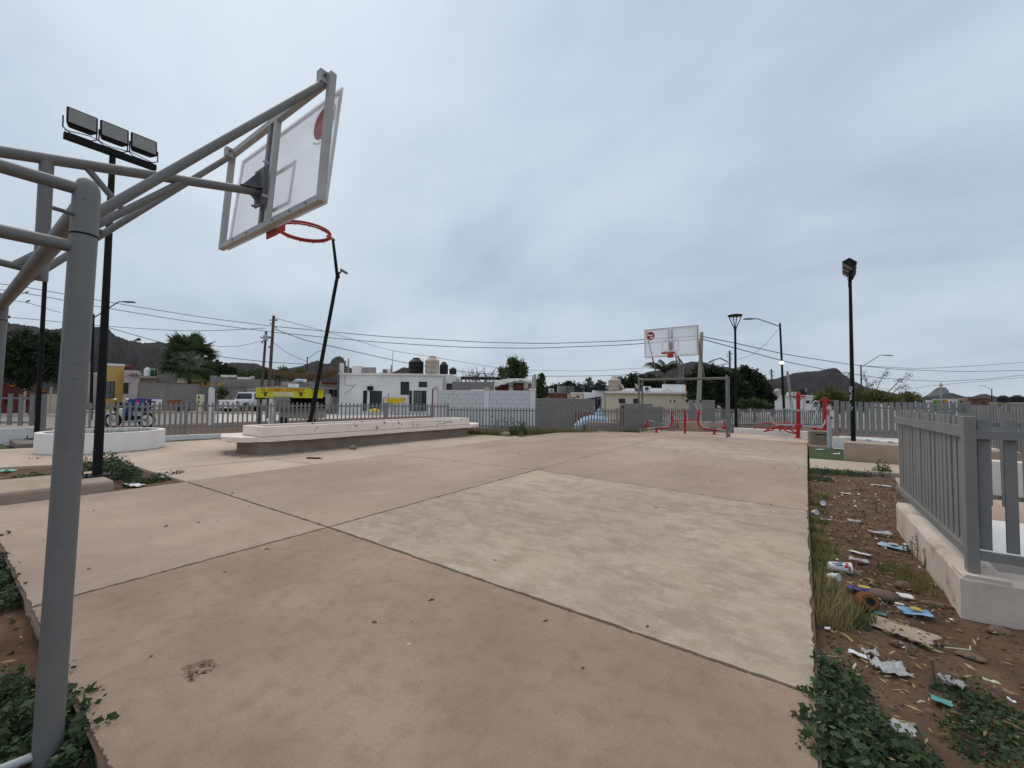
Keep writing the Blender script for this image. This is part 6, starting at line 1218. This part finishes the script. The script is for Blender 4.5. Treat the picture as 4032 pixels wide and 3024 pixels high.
for k, (px, py, hh) in enumerate(((3590, 2210, .17), (3640, 2260, .2), (3600, 2110, .1), (3450, 2020, .14), (3490, 2040, .15), (3400, 2050, .12), (3610, 2200, .22), (3570, 2190, .1))):
    p = gp(px, py, -.1); t = thing('dry_weed', ['tall dry weed stalk by the white wall', 'bare brown stalk leaning on the white wall', 'small sprout below the white wall', 'thin green seedling on the soil', 'thin green seedling, right of the other', 'leftmost thin green seedling', 'branched dry weed by the white wall', 'short dry weed near the white wall'][k], 'weed', tuple(p), 0, 'lone weeds by the white wall')
    MB().tube([(0, 0, -.02), (.01, .005, hh*.5), (.0, .02, hh)], [.004, .003, .002], 5).build('stem', 'bark' if k in (0, 1, 6) else 'weed', t)
    P = np.stack([RNG.normal(0, .02, 26), RNG.normal(0, .02, 26), RNG.uniform(.3, 1.0, 26)*hh], 1); V, F = leaves(P, .022); np_mesh('leaves', V, F, 'weed' if k not in (1,) else 'straw', t)
def tuft(name, label, centers, n, h, w, m, z=-.1):
    P = []
    tot = sum(q[2]**2 for q in centers)
    for x, y, r in centers:
        k = max(6, int(n*r*r/tot)); a = RNG.uniform(0, 2*PI, k); rr = r*np.sqrt(RNG.uniform(0, 1, k)); P.append(np.stack([x+rr*np.cos(a), y+rr*np.sin(a), np.full(k, z-.01)], 1))
    V, F = blades(np.vstack(P), h, w); tag(np_mesh(name, V, F, m), label, 'grass', kind='stuff')
edge = [cg(3205+RNG.uniform(0, 60), y, .10*RNG.uniform(.6, 1.2)) for y in (1960, 1990, 2020, 2060, 2100, 2140, 2180, 2220, 2260, 2300, 2340, 2380, 2420, 2460)]
tuft('grass_fringe', 'yellow green grass along the right slab edge', edge, 2600, .11, .0035, 'grass_mix')
tuft('grass_fringe', 'dry grass tussock at the slab edge', [cg(3270, 2400, .10), cg(3320, 2420, .09), cg(3260, 2340, .10), cg(3240, 2450, .09), cg(3300, 2470, .08), cg(3350, 2440, .06)], 1500, .13, .003, 'straw')
tuft('grass_fringe', 'green grass mixed into the dry tussock', [cg(3350, 2470, .09), cg(3290, 2380, .08), cg(3400, 2450, .07)], 500, .12, .004, 'weed_light')
tuft('grass_fringe', 'grass in the shade of the white wall', [cg(3560, 2270, .16), cg(3600, 2300, .14), cg(3530, 2250, .12), cg(3640, 2330, .12)], 900, .08, .003, 'grass_mix')
tuft('grass_fringe', 'tall grass along the far fence', [cg(x, 1712, .35, -.07) for x in range(1850, 2030, 22)]+[cg(x, 1708, .4, -.07) for x in range(2050, 2320, 22)], 4200, .26, .009, 'grass_mix', -.07)
tuft('grass_fringe', 'weedy grass under the far goal', [cg(2500, 1700, .5, -.05), cg(2540, 1700, .5, -.05), cg(2640, 1700, .3, -.05), cg(2460, 1701, .3, -.05)], 900, .22, .008, 'grass_mix', -.07)
tuft('grass_fringe', 'dry grass on the left soil bed', [cg(60, 1960, .4, -.07), cg(130, 1950, .4, -.07), cg(190, 1930, .3, -.07), cg(250, 1935, .2, -.07)], 1500, .08, .003, 'grass_mix', -.07)
tuft('grass_fringe', 'sparse blades on the near left soil', [(RNG.uniform(-6, -2.6), RNG.uniform(-.2, .33), .12) for _ in range(25)], 500, .06, .003, 'grass_mix', -.11)
# scattered straw, pebbles and leaf bits on the soil
def litter(name, label, poly, n, size, m, z, asp=.18, flat=.12):
    P = np.c_[inpoly(poly, n), np.full(n, z)+RNG.uniform(0, .012, n)]; V, F = leaves(P, size, flat, asp); tag(np_mesh(name, V, F, m), label, 'litter', kind='stuff')
east = [(.06, 1.8), (.78, 3.9), (.78, 6.2), (1.4, 9.6), (.1, 9.6)]; east2 = [(.06, 1.2), (2.2, 1.8), (2.2, 3.8), (.8, 3.8), (.06, 5)]
litter('straw_litter', 'dry straw and stalks scattered on the right soil bed', east, 900, .05, 'straw', -.085); litter('straw_litter', 'dry straw in the near right soil', east2, 500, .055, 'straw', -.085); litter('leaf_litter', 'small dead leaves on the right soil bed', east, 2600, .022, 'bark', -.087, .6); litter('leaf_litter', 'dark crumbs on the near right soil', east2, 1800, .02, 'bark', -.088, .6); litter('leaf_litter', 'small green bits on the right soil bed', east2, 700, .022, 'weed', -.085, .6); litter('paper_litter', 'tiny pale scraps scattered on the right soil bed', east, 110, .028, 'paper', -.083, .7)
litter('straw_litter', 'dry straw on the left soil bed', [(-11, .2), (-7.7, .2), (-7.7, 2.2), (-10.5, 2.2)], 500, .06, 'straw', -.05); litter('leaf_litter', 'dead leaves on the near left soil', [(-6, -.5), (-1.5, -.5), (-1.5, .36), (-6, .36)], 500, .04, 'bark', -.095, .5); litter('straw_litter', 'straw on the near left soil', [(-6, -.5), (-1.5, -.5), (-1.5, .36), (-6, .36)], 300, .06, 'straw', -.09)
cp = [(-7.5, .5), (-.05, .5), (-.05, 14), (-7.8, 14)]; P = inpoly(cp, 130); P = np.c_[P, [court_z(*q)+.006 for q in P]]; V, F = leaves(P, .028, .05, .5, .7); tag(np_mesh('leaf_litter', V, F, 'bark'), 'dark leaf specks scattered over the court', 'litter', kind='stuff')
P = inpoly(cp, 36); P = np.c_[P, [court_z(*q)+.006 for q in P]]; V, F = leaves(P, .03, .05, .6, .6); tag(np_mesh('paper_litter', V, F, 'paper'), 'pale paper specks scattered over the court', 'litter', kind='stuff')
litter('dirt_litter', 'dirt and leaf bits along the foot of the bench, also deepening its contact shadow', [(-9.78, 4.1), (-9.45, 4.1), (-9.5, 11.3), (-9.78, 11.3)], 420, .022, 'bark', -.004, .6, .08); litter('dirt_litter', 'dirt gathered at the left end of the bench', [(-11, 3.8), (-9.6, 3.8), (-9.6, 4.25), (-11, 4.25)], 40, .03, 'bark', -.004, .6, .08); litter('dirt_litter', 'dirt along the foot of the planter', [(-12.7, 1.2), (-12.45, 1.2), (-12.5, 3.0), (-12.68, 3.0)], 120, .03, 'stone', .0, .6, .08)  # dark bits at the bench are dirt, and also make up for weak contact shadow
def pebbles(name, label, poly, n, s, m, z):
    V = []; F = []
    P = inpoly(poly, n)
    for x, y in P:
        r = s*RNG.uniform(.4, 1.4); q = len(V); V += [(x+r*math.cos(a)*RNG.uniform(.7, 1.2), y+r*math.sin(a)*RNG.uniform(.7, 1.2), z) for a in (0, 1.26, 2.5, 3.77, 5.0)]+[(x, y, z+r*.8)]; F += [(q+i, q+(i+1) % 5, q+5) for i in range(5)]
    tag(np_mesh(name, V, F, m), label, 'pebbles', kind='stuff')
pebbles('pebbles', 'small stones on the right soil bed', east, 260, .016, 'stone', -.1); pebbles('pebbles', 'small stones on the near right soil', east2, 160, .018, 'stone', -.1); pebbles('pebbles', 'small stones on the near left soil', [(-6, -.5), (-1.5, -.5), (-1.5, .36), (-6, .36)], 140, .015, 'stone', -.11)

# ================================================================== RUBBISH
def place(f, x, y, z=-.085): return gp(*f(x, y), z)
def scrap(label, p, w, l, m, rz=0, cr=.02, name='paper_scrap', cat='paper', group='rubbish on the soil', z=None, nx=6, ny=5):
    t = thing(name, label, cat, tuple(p), rz, group); V = []; F = []; ph = RNG.uniform(.5, 1.3, 5)
    for j in range(ny+1):
        for i in range(nx+1):
            e = RNG.uniform(.82, 1.05); xx, yy = (i/nx-.5)*w*e+RNG.normal()*w*.02, (j/ny-.5)*l*e+RNG.normal()*l*.02; q_ = Vector((xx*26+ph[0]*40, yy*26+ph[1]*40, 0)); V.append((xx, yy, .004+cr*(1.8*abs(mnoise.noise(q_))+.9*abs(mnoise.noise(q_*2.7)))))
    for j in range(ny):
        for i in range(nx): q = j*(nx+1)+i; F.append((q, q+1, q+nx+2, q+nx+1))
    o = np_mesh('sheet', V, F, m, t, True); o.modifiers.new('s', 'SUBSURF').render_levels = 2; o.modifiers.new('t', 'SOLIDIFY').thickness = .0015; return t
def rock(label, p, sx, sy, sz, m='stone', rz=0, group='stones on the soil', name='stone', cat='stone'):
    t = tag(bpy.data.objects.new(name, None), label, cat, group); bpy.data.objects.remove(t)
    V = []; F = []; N, M_ = 12, 7
    for j in range(M_+1):
        th = PI*j/M_
        for i in range(N): a = 2*PI*i/N; k = 1+.16*math.sin(3*a+j)+RNG.normal()*.05; V.append((sx*math.sin(th)*math.cos(a)*k, sy*math.sin(th)*math.sin(a)*k, sz*(math.cos(th)+.55)))
    for j in range(M_):
        for i in range(N): F.append((j*N+i, (j+1)*N+i, (j+1)*N+(i+1) % N, j*N+(i+1) % N))
    o = np_mesh(name, V, F, m, None, True); o.location = p; o.rotation_euler.z = rz; return tag(o, label, cat, group)
# crushed paper cup
p = place(ZR, 605, 1205); cup = thing('paper_cup', 'printed white paper cup lying on its side by the grass', 'cup', (p.x, p.y, -.06), .25, 'rubbish on the soil')
V = []; F = []; N = 24
for j, (x, r) in enumerate(((-.075, .030), (-.074, .032), (.07, .043), (.076, .0455), (.078, .043), (.06, .040), (-.07, .029))):
    for i in range(N): a = 2*PI*i/N; V.append((x, r*math.cos(a), r*math.sin(a)))
for j in range(6):
    for i in range(N): F.append((j*N+i, j*N+(i+1) % N, (j+1)*N+(i+1) % N, (j+1)*N+i))
mb = MB(); mb.add(V, F+[tuple(range(N))]); cb = mb.build('cup_wall', 'plastic_white', cup, smooth=True)
for x, a0, w_, l_, m_ in ((-.02, 2.1, .07, .010, 'print_blue'), (-.01, 2.5, .05, .010, 'print_blue'), (.035, 2.6, .025, .022, 'print_red'), (.045, 2.0, .02, .02, 'print_red'), (.01, 1.7, .05, .008, 'print_blue'), (.055, 2.9, .012, .04, 'print_red')):
    r = .0375+(x+.002)*.075; r += .0012; mb = MB(); k = 6
    pts = [(x+w_/2*s_, (r+.04*w_*s_)*math.cos(a0+(i/k-.5)*l_/r), (r+.04*w_*s_)*math.sin(a0+(i/k-.5)*l_/r)) for s_ in (-1, 1) for i in range(k+1)]
    mb.add(pts, [(i, i+1, k+2+i, k+1+i) for i in range(k)]); mb.build('print', m_, cb)
for k, (f, x, y, lb, m_) in enumerate(((ZR, 460, 645, 'white crushed can lid at the grass edge, the farther one', 'plastic_white'), (ZR, 388, 725, 'small white bottle piece by the slab edge', 'plastic_white'), (ZR, 550, 1300, 'white crumpled cup under the printed cup', 'paper'))):
    p = place(f, x, y); t = thing('crushed_cup', lb, 'cup', tuple(p), .5*k, 'rubbish on the soil'); MB().lathe([(0, 0), (.022, 0), (.03, .03), (.027, .06), (.033, .07), (.03, .075), (0, .065)], (0, 0, -.035), 12).build('shell', m_, t, smooth=True).rotation_euler = (1.3, .3, 0); t.location.z += .03
def foil_bag(label, p, w, l, m, m2, rz):
    t = scrap(label, p, w, l, m, rz, .012, 'snack_wrapper', 'wrapper'); mb = MB(); mb.plate([(w*.18*math.cos(a), l*.25*math.sin(a), .03) for a in [2*PI*i/10 for i in range(10)]], (0, 0, 1), .002); mb.build('print', m2, t); return t
foil_bag('shiny blue snack wrapper near the chipped wall corner', place(ZB, 1270, 200), .17, .11, 'bag_blue', 'foil_yellow', .3); foil_bag('pale blue snack wrapper midway along the white wall', place(ZR, 1075, 1003), .21, .14, 'tarp_sky', 'tank_pink', -.2); foil_bag('purple and yellow snack wrapper by the stones', place(ZR, 820, 1385), .22, .10, 'bag_purple', 'foil_yellow', .1)
scrap('flattened tan cardboard sheet on the soil', place(ZB, 1130, 345), 0.34, .19, 'cardboard', -.3, .004, 'cardboard_sheet', 'cardboard')
for f, x, y, w_, l_, m_, lb in ((ZR, 970, 472, .28, .06, 'paper', 'narrow white carton far along the soil bed'), (ZR, 650, 540, .16, .05, 'paper', 'white paper strip on the far soil'), (ZR, 960, 890, .2, .12, 'bag_film', 'crumpled pale foam tray before the white wall'), (ZR, 780, 1062, .16, .05, 'paper', 'white paper strip with a red end'), (ZR, 770, 1130, .15, .07, 'bag_film', 'crumpled clear cup piece right of the printed cup'), (ZR, 1180, 1437, .09, .08, 'paper', 'bright white paper scrap by the reddish stone'), (ZR, 735, 785, .13, .06, 'bag_film', 'greyish plastic scrap on the middle soil'), (ZR, 485, 770, .12, .04, 'paper', 'white strip beside the far grass fringe'), (ZB, 1125, 130, .05, .035, 'bone', 'small cream scrap above the blue wrapper'), (ZB, 770, 570, .10, .05, 'paper', 'oval white scrap on the near soil'), (ZB, 955, 210, .07, .035, 'teal', 'pale teal scrap beside the husk'), (ZB, 500, 343, .03, .03, 'paper', 'small white square by the dry grass'), (ZB, 625, 195, .04, .05, 'bag_film', 'clear plastic scrap in the dry grass'), (ZB, 1497, 980, .075, .05, 'teal', 'teal plastic scrap on the near soil'), (ZB, 1930, 805, .06, .02, 'bone', 'cream strip at the right margin'), (ZB, 2105, 975, .03, .02, 'paper', 'white chip at the right margin'), (ZB, 1160, 1235, .09, .07, 'bag_film', 'white film scrap at the bottom of the soil bed')):
    scrap(lb, place(f, x, y), w_, l_, m_, RNG.uniform(-.5, .5), .012 if m_ != 'bag_film' else .025)
for f, x, y, w_, lb in ((ZB, 1040, 700, .15, 'crumpled translucent plastic bag on the near soil'), (ZB, 1590, 840, .09, 'small crumpled plastic bag beside the stick'), (ZB, 870, 560, .08, 'thin plastic bag end beside the oval scrap')):
    t = scrap(lb, place(f, x, y), w_, w_*.75, 'bag_film', .4, .03, 'plastic_bag', 'plastic bag', nx=14, ny=12)
for f, x, y, a, b_, c_, lb in ((ZB, 975, 70, .085, .055, .04, 'long brown stone behind the husk'), (ZR, 1160, 1365, .05, .045, .035, 'round reddish stone by the white paper'), (ZB, 1440, 140, .09, .03, .02, 'flat reddish stone under the wall corner'), (ZB, 1995, 385, .055, .04, .03, 'squarish stone below the right wall'), (ZB, 1740, 580, .06, .045, .012, 'flat stone right of the stick'), (ZB, 1085, 478, .022, .018, .018, 'small brown pebble below the cardboard'), (ZB, 1385, 1080, .02, .017, .015, 'dark red pebble on the near soil')):
    rock(lb, place(f, x, y, -.1), a, b_, c_, rz=RNG.uniform(-.4, .4))
p = place(ZB, 840, 150); hk = thing('coconut_husk', 'hollow brown coconut husk lying by the dry grass', 'husk', (p.x, p.y, -.05), -.15, 'rubbish on the soil'); MB().lathe([(.018, .07), (.045, .068), (.062, .03), (.066, 0), (.055, -.045), (0, -.062), (.04, -.02), (.04, .03), (.02, .06)], (0, 0, 0), 18).build('shell', 'husk', hk, smooth=True).rotation_euler = (1.1, 0, .4); MB().lathe([(0, .064), (.026, .066), (.026, .071), (0, .071)], (0, 0, 0), 12).build('opening', 'black_metal', hk).rotation_euler = (1.1, 0, .4)
for f, x0, y0, x1, y1, r, m_, lb in ((ZB, 620, 375, 725, 455, .008, 'straw', 'thick dry stalk beside the dry grass'), (ZB, 705, 730, 745, 645, .006, 'bone', 'pale twig on the near soil'), (ZB, 1520, 497, 1745, 520, .0035, 'bone', 'bent white drinking straw on the soil'), (ZB, 1160, 560, 1290, 520, .004, 'bark', 'thin brown stick right of the plastic bag'), (ZB, 930, 1130, 1270, 1170, .006, 'straw', 'long pale stalk near the bottom'), (ZB, 1280, 985, 1345, 972, .004, 'bone', 'short cream stick near the teal scrap'), (ZB, 1550, 1090, 1600, 1160, .004, 'straw', 'short yellow stick below the teal scrap'), (ZR, 1340, 1180, 1352, 1040, .006, 'bark', 'brown stick leaning on the white wall'), (ZB, 1440, 830, 1430, 560, .005, 'bark', 'brown stick standing upright in the soil')):
    a = place(f, x0, y0, -.09); e = place(f, x1, y1, -.088)
    if 'upright' in lb: e = a+Vector((-.01, .0, .12))
    if 'leaning' in lb: e = a+Vector((.02, .0, .10))
    pts = [a, a.lerp(e, .5)+Vector((0, 0, .006)), e]
    if 'straw' in lb and 'bent' in lb: pts = [a, e, e+Vector((.01, .05, .0))]
    tag(MB().tube(pts, r, 6).build('stick', m_), lb, 'stick', 'sticks on the soil')
for px, py, w_, l_, m_, lb, z_ in ((535, 1913, .32, .16, 'paper', 'crumpled white wrapper at the edge of the left soil bed', -.05), (25, 1857, .3, .16, 'mint', 'mint green plastic scrap at the left edge', -.05), (2032, 1722, .3, .16, 'tarp_sky', 'pale blue wrapper in the grass by the far slab edge', -.04), (170, 1915, .3, .3, 'bag_film', 'clear plastic bottle bag behind the goal post', -.04), (640, 1882, .12, .05, 'paper', 'small white scrap in the creeping weeds', -.02), (3230, 1772, .25, .12, 'paper', 'white paper on the green turf, the farthest', -.025), (3292, 1789, .16, .08, 'paper', 'white paper on the green turf, the nearest', -.025), (3307, 1770, .3, .2, 'paper', 'crumpled white paper by the brown block', -.025)):
    scrap(lb, gp(px, py, z_), w_, l_, m_, RNG.uniform(-.5, .5), .03)
for px, py, s_, m_, lb in ((1390, 1768, .12, 'raw_concrete', 'grey concrete lump at the foot of the bench'), (1992, 1716, .2, 'raw_concrete', 'pale rock in the grass by the far fence')): rock(lb, gp(px, py), s_, s_*.6, s_*.5, m_, name='rubble', cat='rubble', group='rubble')
sl = thing('brick_piece', 'thin red brick piece lying before the bench', 'brick', tuple(gp(1232, 1805)), .5); MB().box(-.14, .14, -.03, .03, 0, .025).build('fragment', 'husk', sl, bevel=.006); MB().box(.12, .2, -.02, .02, 0, .015).build('chip', 'wall_brick', sl)

# ================================================================== AIR
hz = MB().box(-9600, 9600, -9600, 9600, -3.6, 420).build('haze', 'white_flat'); tag(hz, kind='stuff')
hm = bpy.data.materials.new('haze_air'); hm.use_nodes = True; hn = hm.node_tree; hn.nodes.clear()
ho = hn.nodes.new('ShaderNodeOutputMaterial'); hv = hn.nodes.new('ShaderNodeVolumePrincipled'); hv.inputs['Color'].default_value = (.88, .92, 1, 1); hv.inputs['Density'].default_value = 2.6e-5; hv.inputs['Anisotropy'].default_value = .1
hm.cycles.homogeneous_volume = True; hn.links.new(hv.outputs[0], ho.inputs['Volume']); hz.data.materials.clear(); hz.data.materials.append(hm)
